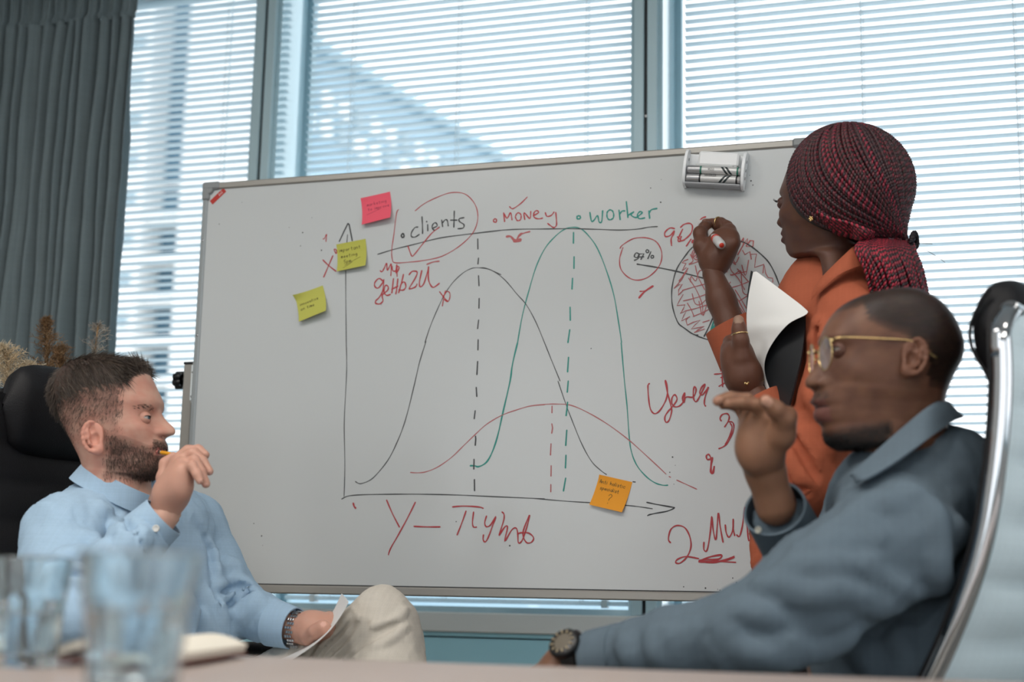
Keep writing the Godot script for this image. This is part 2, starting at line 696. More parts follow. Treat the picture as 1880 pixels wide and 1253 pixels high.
func room():
	var carpet := mat(rgb8(206, 200, 192), 0.8)  # out of view; kept pale to bounce light up onto the window wall
	carpet.albedo_texture = noise_tex(0.2, 4, 256, 3, false, two_tone(rgb8(150, 150, 150), rgb8(235, 235, 235)))
	carpet.uv1_triplanar = true
	carpet.uv1_scale = Vector3.ONE * 3.0
	struct("floor", box_mesh(Vector3(X0 - 0.2, -0.1, WZ - 0.3), Vector3(X1 + 0.2, 0.0, ZB + 0.2)), carpet)
	var wm := mat(rgb8(196, 198, 198), 0.8)
	wm.heightmap_enabled = true
	wm.heightmap_texture = noise_tex(0.3, 3, 256, 4)
	wm.heightmap_scale = 0.06
	wm.uv1_triplanar = true
	wm.uv1_scale = Vector3.ONE * 2.0
	struct("ceiling", box_mesh(Vector3(X0 - 0.2, TOP, WZ - 0.3), Vector3(X1 + 0.2, TOP + 0.15, ZB + 0.2)), wm)
	struct("wall_left", box_mesh(Vector3(X0 - 0.15, 0, WZ), Vector3(X0, TOP, ZB)), wm)
	# right wall with a wide unseen window, placed to light the right chair back
	var rw := Geo.new()
	rw.box(Vector3(X1, 0, WZ), Vector3(X1 + 0.15, 0.8, ZB))
	rw.box(Vector3(X1, 2.7, WZ), Vector3(X1 + 0.15, TOP, ZB))
	rw.box(Vector3(X1, 0.8, WZ), Vector3(X1 + 0.15, 2.7, -2.0))
	rw.box(Vector3(X1, 0.8, 1.2), Vector3(X1 + 0.15, 2.7, ZB))
	struct("wall_right", rw.mesh(false), wm)
	var rf := Geo.new()
	for e in [[-2.0, -1.95, 0.8, 2.7], [-0.43, -0.37, 0.85, 2.65], [1.15, 1.2, 0.8, 2.7], [-1.95, 1.15, 0.8, 0.85], [-1.95, 1.15, 2.65, 2.7]]: rf.box(Vector3(X1 + 0.04, e[2], e[0]), Vector3(X1 + 0.11, e[3], e[1]))
	var rwin := struct("window_5", rf.mesh(false), M.frame_blue)
	for e in [[-1.95, -0.43], [-0.37, 1.15]]: obj("pane", box_mesh(Vector3(X1 + 0.07, 0.85, e[0]), Vector3(X1 + 0.076, 2.65, e[1])), M.glass, rwin)
	# back wall: two unseen window openings, placed to light the room from behind the camera
	var g := Geo.new()
	g.box(Vector3(X0 - 0.15, 0, ZB), Vector3(X1 + 0.15, 0.7, ZB + 0.15))
	g.box(Vector3(X0 - 0.15, 2.5, ZB), Vector3(X1 + 0.15, TOP, ZB + 0.15))
	for x in [[X0 - 0.15, -3.2], [-1.0, -0.7], [1.5, X1 + 0.15]]: g.box(Vector3(x[0], 0.7, ZB), Vector3(x[1], 2.5, ZB + 0.15))
	struct("wall_back", g.mesh(false), wm)
	var k := 6
	for x in [[-3.2, -1.0], [-0.7, 1.5]]:
		var f := Geo.new()
		for e in [[x[0], x[0] + 0.05, 0.7, 2.5], [x[1] - 0.05, x[1], 0.7, 2.5], [x[0] + 0.05, x[1] - 0.05, 0.7, 0.75], [x[0] + 0.05, x[1] - 0.05, 2.45, 2.5]]: f.box(Vector3(e[0], e[2], ZB + 0.03), Vector3(e[1], e[3], ZB + 0.1))
		var w := struct("window_%d" % k, f.mesh(false), M.frame_blue)
		obj("pane", box_mesh(Vector3(x[0] + 0.05, 0.75, ZB + 0.06), Vector3(x[1] - 0.05, 2.45, ZB + 0.066)), M.glass, w)
		k += 1
	# front wall around the windows
	struct("wall_front", box_mesh(Vector3(X0 - 0.15, 0.0, WZ - 0.24), Vector3(X1 + 0.15, 0.713, WZ - 0.01)), M.teal_panel, "blue painted panel wall under the windows")
	var h := Geo.new()
	h.box(Vector3(X0 - 0.15, 2.78, WZ - 0.24), Vector3(X1 + 0.15, TOP, WZ))
	h.box(Vector3(X0 - 0.15, 0.713, WZ - 0.24), Vector3(MULL[0] - 0.03, 2.78, WZ))
	h.box(Vector3(MULL[4] + 0.03, 0.713, WZ - 0.24), Vector3(X1 + 0.15, 2.78, WZ))
	struct("wall_front_top", h.mesh(false), wm)
	struct("trim_1", box_mesh(Vector3(MULL[0] - 0.03, 0.717, WZ - 0.24), Vector3(MULL[4] + 0.03, 0.729, WZ - 0.002), 0.003), M.teal_panel, "narrow blue strip under the window beam")
	struct("trim_2", box_mesh(Vector3(MULL[0] - 0.03, 0.729, WZ - 0.24), Vector3(MULL[4] + 0.03, 0.782, WZ + 0.012), 0.004), mat(rgb8(236, 233, 227), 0.4, 0.0), "grey metal beam along the foot of the windows")
	struct("baseboard_front", box_mesh(Vector3(X0, 0, WZ - 0.01), Vector3(X1, 0.08, WZ + 0.004), 0.003), M.dark)
	# upright posts between the windows: two halves with a dark joint
	for m in 5:
		var x: float = MULL[m]
		var o := struct("trim_%d" % (m + 3), box_mesh(Vector3(x - 0.005, 0.782, WZ - 0.2), Vector3(x + 0.005, 2.78, WZ - 0.012)), M.dark, "upright grey window post with a dark joint")
		obj("post_half", box_mesh(Vector3(x - 0.033, 0.782, WZ - 0.22), Vector3(x - 0.005, 2.78, WZ), 0.002), M.post, o)
		obj("post_half", box_mesh(Vector3(x + 0.005, 0.782, WZ - 0.22), Vector3(x + 0.033, 2.78, WZ), 0.002), M.post, o)
		if m == 2: obj("screw", box_mesh(Vector3(x - 0.003, 2.14, WZ - 0.012), Vector3(x + 0.003, 2.147, WZ - 0.008)), M.steel, o)

func windows():
	var jamb := mat(rgb8(186, 214, 224), 0.14, 0.25)
	var slat_m := mat(rgb8(224, 241, 248), 0.42)
	slat_m.backlight_enabled = true
	slat_m.backlight = Color(0.88, 0.88, 0.88)
	var cord_m := mat(rgb8(228, 236, 240), 0.8)
	var pitch := 0.024
	var places := ["behind the curtain at the left edge", "between the two grey posts, above the middle of the whiteboard", "behind the woman, right of the second post", "beyond the right edge of the picture"]
	for w in 4:
		var xa: float = MULL[w] + 0.033
		var xb: float = MULL[w + 1] - 0.033
		# window frame with reveals and pane
		var f := Geo.new()
		f.box(Vector3(xa, 0.782, WZ - 0.23), Vector3(xa + 0.012, 2.78, WZ - 0.02))
		f.box(Vector3(xb - 0.012, 0.782, WZ - 0.23), Vector3(xb, 2.78, WZ - 0.02))
		f.box(Vector3(xa + 0.012, 2.75, WZ - 0.23), Vector3(xb - 0.012, 2.78, WZ - 0.02))
		f.box(Vector3(xa + 0.012, 0.782, WZ - 0.23), Vector3(xb - 0.012, 0.797, WZ - 0.02))
		var win := struct("window_%d" % (w + 1), f.mesh(false), jamb)
		var s := Geo.new()
		for e in [[xa + 0.012, xa + 0.032, 0.797, 2.75], [xb - 0.032, xb - 0.012, 0.797, 2.75]]: s.box(Vector3(e[0], e[2], WZ - 0.225), Vector3(e[1], e[3], WZ - 0.195))
		obj("sash_frame", s.mesh(false), M.frame_blue, win)
		obj("pane", box_mesh(Vector3(xa + 0.032, 0.797, WZ - 0.212), Vector3(xb - 0.032, 2.75, WZ - 0.208)), M.glass, win)
		# blind
		var sa := xa + 0.050
		var sb := xb - 0.016
		var bz := WZ - 0.150
		var b := thing("venetian_blind", "pale blue slatted blind " + places[w], "blind", Vector3((sa + sb) * 0.5, 0.8, bz))
		var hw := (sb - sa) * 0.5
		# one slat: shallow arc 25 mm deep, outer edge lower
		var g := Geo.new()
		var rows := []
		for k in 6:
			var u := -1.0 + 2.0 * k / 5.0
			var zz := u * 0.0125
			var yy := 0.0018 * (1.0 - u * u)
			var a := deg_to_rad(13.0)
			rows.append([Vector3(-hw, yy * cos(a) + zz * sin(a), zz * cos(a) - yy * sin(a)), Vector3(hw, yy * cos(a) + zz * sin(a), zz * cos(a) - yy * sin(a))])
		rows.reverse()
		g.slab(rows, 0.0003)
		var sm := g.mesh()
		for k in 79:
			var o := obj("slat", sm, slat_m, b, Vector3(0, 0.034 + k * pitch, 0))
			if w == 2 and k > 60 and k < 66: o.rotation.z = 0.003 * (63 - k)
		obj("bottom_rail", box_mesh(Vector3(-hw, 0.006, -0.012), Vector3(hw, 0.018, 0.012), 0.003), slat_m, b)
		obj("head_rail", box_mesh(Vector3(-hw, 1.915, -0.02), Vector3(hw, 1.95, 0.02), 0.003), slat_m, b)
		for t in [-0.72, -0.06, 0.70]:
			var cg := Geo.new()
			for dz in [-0.0135, 0.0135]: cg.tube([Vector3(t * hw, 0.01, dz), Vector3(t * hw, 1.92, dz)], 0.0011, 6)
			for dx in [0.006]: cg.tube([Vector3(t * hw + dx, 0.01, 0.0), Vector3(t * hw + dx, 1.92, 0.0)], 0.0009, 6)
			obj("ladder_cord", cg.mesh(), cord_m, b)
		var clip := Geo.new()
		for dx in [-hw + 0.09, hw - 0.09]: clip.box(Vector3(dx - 0.008, 0.0, -0.014), Vector3(dx + 0.008, 0.022, 0.014))
		obj("rail_clip", clip.mesh(false), M.white, b)

func outside():
	# white office block far off behind the left window
	var z := -90.0
	var a := on_plane(150, 640, z)
	var b := on_plane(462, 0, z)
	var pale := mat(rgb8(244, 243, 240), 0.7)
	var blue := mat(rgb8(64, 106, 130), 0.3)
	var mid := mat(rgb8(150, 172, 182), 0.4)
	var t := thing("office_building", "pale office block with a dark blue window strip, seen through the left blind", "building", Vector3(a.x, 0, z))
	var xl := on_plane(285, 0, z).x - a.x
	var xr := on_plane(352, 0, z).x - a.x
	var w := b.x - a.x
	var g := Geo.new()
	g.box(Vector3(0, -20, -12), Vector3(xl, 60, 0))
	g.box(Vector3(xr, -20, -12), Vector3(w, 60, 0))
	g.box(Vector3(xl, -20, -12), Vector3(xr, 60, -3.0))
	obj("wall", g.mesh(false), pale, t)
	var floors := [395, 487, 575, 665, 755]
	for k in 22:
		var y := on_plane(300, 395, z).y + (k - 6) * 3.05
		if k < 7: obj("floor_slab", box_mesh(Vector3(xl, y - 0.35, -3.0), Vector3(xr, y + 0.25, -0.4)), pale, t)
		if k < 7:
			var st := Geo.new()              # sloping stair soffit in the recess
			st.quad(Vector3(xl + 0.1, y + 0.25, -1.2), Vector3(xr, y + 0.25, -1.2), Vector3(xr, y + 1.9, -1.2), Vector3(xl + 1.2, y + 1.9, -1.2))
			obj("blind_panel", box_mesh(Vector3(xr - 0.5, y + 0.25, -2.2), Vector3(xr, y + 1.7, -2.0)), mid, t)
		obj("window", box_mesh(Vector3(xl, y + 0.25, -2.95), Vector3(xr, y + (2.75 if k < 7 else 3.25), -2.9)), blue, t)
		obj("window", box_mesh(Vector3(xl - 2.6, y + 0.9, 0.0), Vector3(xl - 0.5, y + 2.0, 0.04)), mid, t)
		obj("window", box_mesh(Vector3(xl - 5.4, y + 0.9, 0.0), Vector3(xl - 3.3, y + 2.0, 0.04)), mid, t)
	# blue glass block whose roof edge runs down behind the middle window
	var p := at(545, 64, 39.3)
	var q := at(920, 282, 50.0)
	var r := p + (q - p) * 2.6
	var hgt := (p.y + q.y) * 0.5
	var along := Vector3(r.x - p.x, 0, r.z - p.z)
	var len := along.length()
	along = along.normalized()
	var out := Vector3.UP.cross(along)
	if out.dot(Vector3(p.x, 0, p.z)) > 0: out = -out
	var o := thing("glass_building", "blue glass block with a sloping roof line, seen through the middle blind", "building", Vector3(p.x, 0, p.z))
	o.transform.basis = Basis(along, Vector3.UP, along.cross(Vector3.UP))
	var front := 1.0 if o.transform.basis.z.dot(out) > 0 else -1.0
	var gb := mat(rgb8(138, 172, 190), 0.3)
	obj("wall", box_mesh(Vector3(0, -20, -1.0 if front > 0 else 0.0), Vector3(len, hgt, 0.0 if front > 0 else 1.0)), gb, o)
	obj("roof_edge", box_mesh(Vector3(-0.05, hgt - 0.25, -1.05 if front > 0 else -0.25), Vector3(len, hgt + 0.05, 0.25 if front > 0 else 1.05)), mat(rgb8(150, 180, 194), 0.5), o)
	for k in 34:
		for j in 2:
			var x := 0.4 + k * 0.85
			obj("window", box_mesh(Vector3(x, hgt - 1.75 - j * 0.8, -0.05 if front > 0 else -0.08), Vector3(x + 0.5, hgt - 1.2 - j * 0.8, 0.08 if front > 0 else 0.05)), pale if (k + j) % 3 else mid, o)
	struct("ground", box_mesh(Vector3(-200, -21, -300), Vector3(200, -20, -6)), mat(rgb8(190, 196, 198), 0.9))

func curtain():
	var xr := -2.29
	var xl := -3.35
	var c := thing("curtain", "dark grey pleated curtain hanging at the left edge beside the window", "curtain", Vector3(xl, 0, -3.5))
	var nu := 760
	var nv := 40
	var rows := []
	var n := FastNoiseLite.new()
	n.seed = 3
	n.frequency = 1.6
	for k in nv + 1:
		var v := float(k) / nv
		var y := lerpf(0.06, 2.49, v)
		var r := []
		for j in nu + 1:
			var u := float(j) / nu
			var drop := 1.0 - v
			var ph := u * 27.0 + 0.9 * n.get_noise_2d(u * 3.0, 0.0) + 0.35 * drop * n.get_noise_2d(u * 4.0, 3.0 + v)
			var fold := 2.0 * pow(absf(sin(ph * PI)), 0.5) - 1.0
			var amp := (0.038 + 0.018 * n.get_noise_2d(u * 6.0, 9.0)) * (0.55 + 0.45 * minf(drop * 6.0, 1.0))
			var dx := 0.006 * cos(ph * TAU) * drop + 0.02 * drop * n.get_noise_2d(u * 2.0, 5.0)
			r.append(Vector3(u * (xr - xl) + dx * (1.0 if j < nu else 0.0), y, amp * fold + 0.02 * n.get_noise_2d(u * 5.0, v * 2.0)))
		rows.append(r)
	var m := cloth(rgb8(124, 137, 141), rgb8(106, 118, 122), 9.0, 0.10, 0.95)
	m.backlight_enabled = true
	m.backlight = Color(0.10, 0.12, 0.13)
	var g := Geo.new()
	g.slab(rows, 0.002)
	obj("drape", g.mesh(), m, c)
	# gathered heading with stitched pencil pleats
	var hr := []
	for k in 13:
		var v := float(k) / 12
		var r := []
		for j in nu + 1:
			var u := float(j) / nu
			var a := 0.011 * sin(u * 46.0 * TAU + 2.0 * n.get_noise_2d(u * 9.0, 1.0)) * (0.5 + 0.5 * absf(v - 0.25) * 1.5) + 0.008 * sin(u * 27.0 * TAU)
			r.append(Vector3(u * (xr - xl), 2.485 + v * 0.15, a + (0.012 * exp(-pow((v - 0.05) / 0.08, 2.0)))))
		hr.append(r)
	var g2 := Geo.new()
	g2.slab(hr, 0.003)
	obj("heading", g2.mesh(), m, c)
	obj("rail", box_mesh(Vector3(-0.1, 2.64, -0.02), Vector3(xr - xl + 0.05, 2.675, 0.02), 0.004), M.white, c)
	for x in [0.1, 0.95]: obj("rail_bracket", box_mesh(Vector3(x - 0.015, 2.655, -0.25), Vector3(x + 0.015, 2.69, 0.0)), M.white, c)

# ---------------------------------------------------------------- whiteboard
const BX := -1.795
const BY := 0.8215
const BZ := -3.1

func ribbons(text: String, z: float, flip := false, place = null) -> ArrayMesh:
	var g := Geo.new()
	for st in text.split(";"):
		var f := st.split(" ", false)
		var w := float(f[0]) * 0.0005
		var pts := []
		for k in range(2, f.size()):
			var c := f[k].split(",")
			pts.append(Vector3(float(c[0]) * 0.001, float(c[1]) * (-0.001 if flip else 0.001), 0))
		if f[1] == "1" and pts.size() > 2: pts = curve(pts, 5)
		var n := pts.size()
		var l := []
		var r := []
		for k in n:
			var t: Vector3 = pts[mini(k + 1, n - 1)] - pts[maxi(k - 1, 0)]
			t = t.normalized()
			var s := Vector3(-t.y, t.x, 0) * w * (1.0 + 0.18 * sin(k * 0.9))
			l.append(pts[k] + s)
			r.append(pts[k] - s)
		var t0: Vector3 = (pts[0] - pts[1]).normalized()
		var t1: Vector3 = (pts[n - 1] - pts[n - 2]).normalized()
		l.push_front(pts[0] + t0 * w * 0.8)
		r.push_front(pts[0] + t0 * w * 0.8)
		l.push_back(pts[n - 1] + t1 * w * 0.8)
		r.push_back(pts[n - 1] + t1 * w * 0.8)
		for a in [l, r]:
			for k in a.size():
				a[k].z = z + k * 0.000002
				if place != null: a[k] = place.call(a[k])
		g.sheet([r, l])
	for k in range(0, g.i.size(), 3):      # every piece of a stroke faces outwards, also where it doubles back
		var a := g.v[g.i[k]]
		if (g.v[g.i[k + 2]] - a).cross(g.v[g.i[k + 1]] - a).z < 0.0:
			var t := g.i[k + 1]
			g.i[k + 1] = g.i[k + 2]
			g.i[k + 2] = t
	for k in g.v.size(): g.n.append(Vector3.BACK)
	return g.mesh()

func whiteboard():
	var b := thing("whiteboard", "large rolling whiteboard in a grey metal frame, covered in red, black and teal marker drawings", "whiteboard", Vector3(BX, BY, BZ))
	var face := mat(rgb8(200, 204, 205), 0.2, 0.0, 0.5)
	obj("writing_surface", box_mesh(Vector3(0.008, 0.012, -0.012), Vector3(1.492, 1.0, 0.0)), face, b)
	obj("back_sheet", box_mesh(Vector3(0.01, 0.014, -0.016), Vector3(1.49, 0.998, -0.012)), M.white, b)
	var fr := 0.017
	obj("frame_rail", box_mesh(Vector3(0.0, 0.99, -0.02), Vector3(1.5, 1.007, 0.005), 0.003), M.alu_warm_lit, b)
	obj("frame_rail", box_mesh(Vector3(0.0, 0.0, -0.02), Vector3(1.5, 0.020, 0.005), 0.003), M.alu_warm_lit, b)
	obj("frame_rail", box_mesh(Vector3(0.0, 0.0, -0.02), Vector3(0.014, 1.007, 0.005), 0.003), M.alu, b)
	obj("frame_rail", box_mesh(Vector3(1.482, 0.0, -0.02), Vector3(1.5, 1.007, 0.005), 0.003), M.alu_warm_lit, b)
	obj("frame_groove", box_mesh(Vector3(0.014, 0.019, -0.002), Vector3(1.484, 0.0225, 0.001)), M.dark, b)
	obj("frame_groove", box_mesh(Vector3(1.4805, 0.02, -0.002), Vector3(1.4825, 0.99, 0.001)), M.dark, b)
	var cm := mat(rgb8(142, 146, 147), 0.5)
	for c in [[0.0, 1.007, 1, -1], [1.5, 1.007, -1, -1], [0.0, 0.0, 1, 1], [1.5, 0.0, -1, 1]]:
		var g := Geo.new()
		var x: float = c[0] - 0.002 * c[2]
		var y: float = c[1] - 0.002 * c[3]
		var p0 := Vector3(x, y, -0.021)
		var p1 := Vector3(x + 0.047 * c[2], y + 0.020 * c[3], 0.009)
		g.bbox(p0.min(p1), p0.max(p1), 0.004)
		p0 += Vector3(0.0004 * c[2], 0.0004 * c[3], 0.0004)
		p1 = Vector3(x + 0.020 * c[2], y + 0.047 * c[3], 0.0086)
		g.bbox(p0.min(p1), p0.max(p1), 0.004)
		g.lathe(Vector3(x + 0.021 * c[2], y + 0.021 * c[3], -0.02), [[0.0, 0.028], [0.008, 0.028], [0.009, 0.026], [0.009, 0.0]], 14, Vector3.BACK)
		obj("corner_cap", g.mesh(false), cm, b)
	for y in [0.3, 0.62, 0.86]:
		var g := Geo.new()
		g.lathe(Vector3(0.007, y, 0.004), [[0.003, 0.0], [0.003, 0.001], [0.0, 0.002]], 10, Vector3.BACK)
		obj("screw", g.mesh(), M.steel, b)
	# ink
	var inks := {"black": mat(rgb8(44, 47, 50), 0.5), "red": mat(rgb8(176, 48, 56), 0.5), "teal": mat(rgb8(24, 140, 128), 0.5), "pale": mat(rgb8(178, 92, 94), 0.55)}
	for k in INK.size():
		var f: PackedStringArray = INK[k].split("|")
		if f[0] == "dashed_line":
			for d in f[3].split(";"): obj("dash", ribbons(d, 0.0003 + k * 0.00002), inks[f[2]], b)
			continue
		tag(obj(f[0], ribbons(f[3], 0.0003 + k * 0.00002), inks[f[2]], b), f[1])
	var dots := Geo.new()
	var q := 0
	for p in SPECKS.split(" "):
		var c := p.split(",")
		var o := Vector3(float(c[0]) * 0.001, float(c[1]) * 0.001, 0.0003)
		var r := 0.0009 + 0.0005 * (q % 3)
		dots.lathe(o, [[0.0, 0.0002], [r, 0.0]], 7, Vector3.BACK)
		q += 1
	tag(obj("ink_speck", dots.mesh(), inks.black, b), "", "", "", "stuff")
	# maker's sticker in the corner
	var stk := obj("corner_sticker", box_mesh(Vector3(-0.024, -0.0065, 0.0), Vector3(0.024, 0.0065, 0.0006), 0.0005), mat(rgb8(186, 52, 44), 0.45), b, Vector3(0.0405, 0.972, 0.0001))
	stk.rotation_degrees.z = 41
	tag(stk, "red slanted sticker with white lettering")
	obj("lettering", letters("2x3", 0.008, 0.0003), M.white, stk, Vector3(0.009, 0.0, 0.0008))
	# stand: posts, brackets, knobs, feet
	for s in [0, 1]:
		var x := (-0.021 if s == 0 else 1.521)
		var sg := -1.0 if s == 0 else 1.0
		var post := obj("post", box_mesh(Vector3(x - 0.014, -BY + 0.09, -0.045), Vector3(x + 0.014, 0.553, -0.012), 0.003), M.alu_warm_lit, b)
		obj("end_cap", box_mesh(Vector3(x - 0.0145, 0.552, -0.0455), Vector3(x + 0.0145, 0.558, -0.0115), 0.001), M.dark, post)
		obj("bracket", box_mesh(Vector3(x - sg * 0.014, 0.455, -0.014), Vector3(x - sg * 0.021, 0.555, -0.008)), M.white, b)
		obj("hinge_plate", box_mesh(Vector3(x - sg * 0.012, 0.46, -0.013), Vector3(x - sg * 0.02, 0.548, -0.004), 0.001), mat(rgb8(226, 234, 236), 0.35), b)
		var kn := Geo.new()
		kn.tube([Vector3(x + sg * 0.013, 0.515, -0.03), Vector3(x + sg * 0.03, 0.515, -0.03)], 0.006, 10)
		for a in 6:
			var u := TAU * a / 6.0
			kn.tube([Vector3(x + sg * 0.024, 0.515 + 0.014 * cos(u), -0.03 + 0.014 * sin(u)), Vector3(x + sg * 0.042, 0.515 + 0.014 * cos(u), -0.03 + 0.014 * sin(u))], 0.0085, 10)
		kn.tube([Vector3(x + sg * 0.024, 0.515, -0.03), Vector3(x + sg * 0.043, 0.515, -0.03)], 0.016, 16)
		obj("clamp_knob", kn.mesh(), M.black_plastic, b)
		for y in [0.47, 0.53]:
			var sc := Geo.new()
			sc.lathe(Vector3(x - sg * 0.017, y, -0.004), [[0.0025, 0.0], [0.0025, 0.001], [0.0, 0.0018]], 8, Vector3.BACK)
			obj("screw", sc.mesh(), M.steel, b)
		obj("foot", box_mesh(Vector3(x - 0.02, -BY + 0.06, -0.3), Vector3(x + 0.02, -BY + 0.1, 0.25), 0.005), M.alu_warm_lit, b)
		for z in [-0.27, 0.22]:
			var cg := Geo.new()
			cg.lathe(Vector3(x - 0.012, -BY + 0.03, z), [[0.0, 0.0], [0.03, 0.0], [0.03, 0.024], [0.0, 0.024]], 18, Vector3.RIGHT)
			obj("caster", cg.mesh(), M.black_plastic, b)
	obj("cross_bar", box_mesh(Vector3(-0.01, -BY + 0.2, -0.04), Vector3(1.51, -BY + 0.235, -0.015), 0.004), M.alu_warm_lit, b)
	sticky_notes()
	marker_holder()

func letters(t: String, size: float, depth: float, serif := false) -> Mesh:
	var tm := TextMesh.new()
	tm.text = t
	var f := SystemFont.new()
	f.font_names = PackedStringArray(["Droid Serif" if serif else "Droid Sans"])
	tm.font = f
	tm.font_size = 32
	tm.pixel_size = size / 32.0
	tm.depth = depth
	tm.curve_step = 2.0
	return tm

func board_point(x: float, y: float, z := 0.0) -> Vector3:
	return Vector3(BX + x, BY + y, BZ + z)

func sticky_notes():
	var pencil := mat(rgb8(92, 84, 50), 0.8)
	var specs := [
		["pink", Vector2(0.427, 0.941), 9.0, rgb8(236, 92, 112), "bright pink sticky note at the top of the whiteboard", 0.014, 0.002],
		["y1", Vector2(0.368, 0.830), 7.6, rgb8(186, 186, 84), "yellow-green sticky note stuck over the upright black axis", 0.012, 0.001],
		["y2", Vector2(0.264, 0.708), 17.5, rgb8(190, 190, 90), "yellow-green sticky note stuck alone on the left, below the other two", 0.016, 0.012],
		["o", Vector2(1.024, 0.272), -12.8, rgb8(238, 160, 44), "orange sticky note with a question mark by the level axis", 0.009, 0.002],
	]
	for s in specs:
		var o := thing("sticky_note", s[4], "sticky note", board_point(s[1].x, s[1].y, 0.0006), "sticky notes on the whiteboard")
		o.rotation_degrees.z = s[2]
		var lift: float = s[5]
		var tip: float = s[6]
		var side := -4.0 if s[0] != "o" else 2.0
		var bend := func(p: Vector3):
			var v: float = clampf(-p.y / 0.0715, 0.0, 1.0)
			var u: float = clampf(p.x / 0.076, 0.0, 1.0)
			var z: float = lift * pow(v, 2.2) * (0.8 + 0.4 * u) + tip * pow(maxf(0.0, 1.0 - v * 5.0), 1.5) * pow(1.0 - u, 3.0)
			return Vector3(p.x + tan(deg_to_rad(side)) * p.y * 0.6 - 0.004 * v * v, p.y * (1.0 - 0.03 * v), p.z + z)
		var rows := []
		for k in 17:
			var r := []
			for j in 13: r.append(bend.call(Vector3(0.076 * j / 12.0, -0.0715 * (16 - k) / 16.0, 0)))
			rows.append(r)
		var g := Geo.new()
		g.slab(rows, 0.0002)
		obj("sheet", g.mesh(), mat(s[3], 0.8), o)
		obj("handwriting", ribbons(NOTE_TEXT[s[0]], 0.0004, true, bend), pencil if s[0] != "pink" else mat(rgb8(176, 70, 92), 0.8), o)

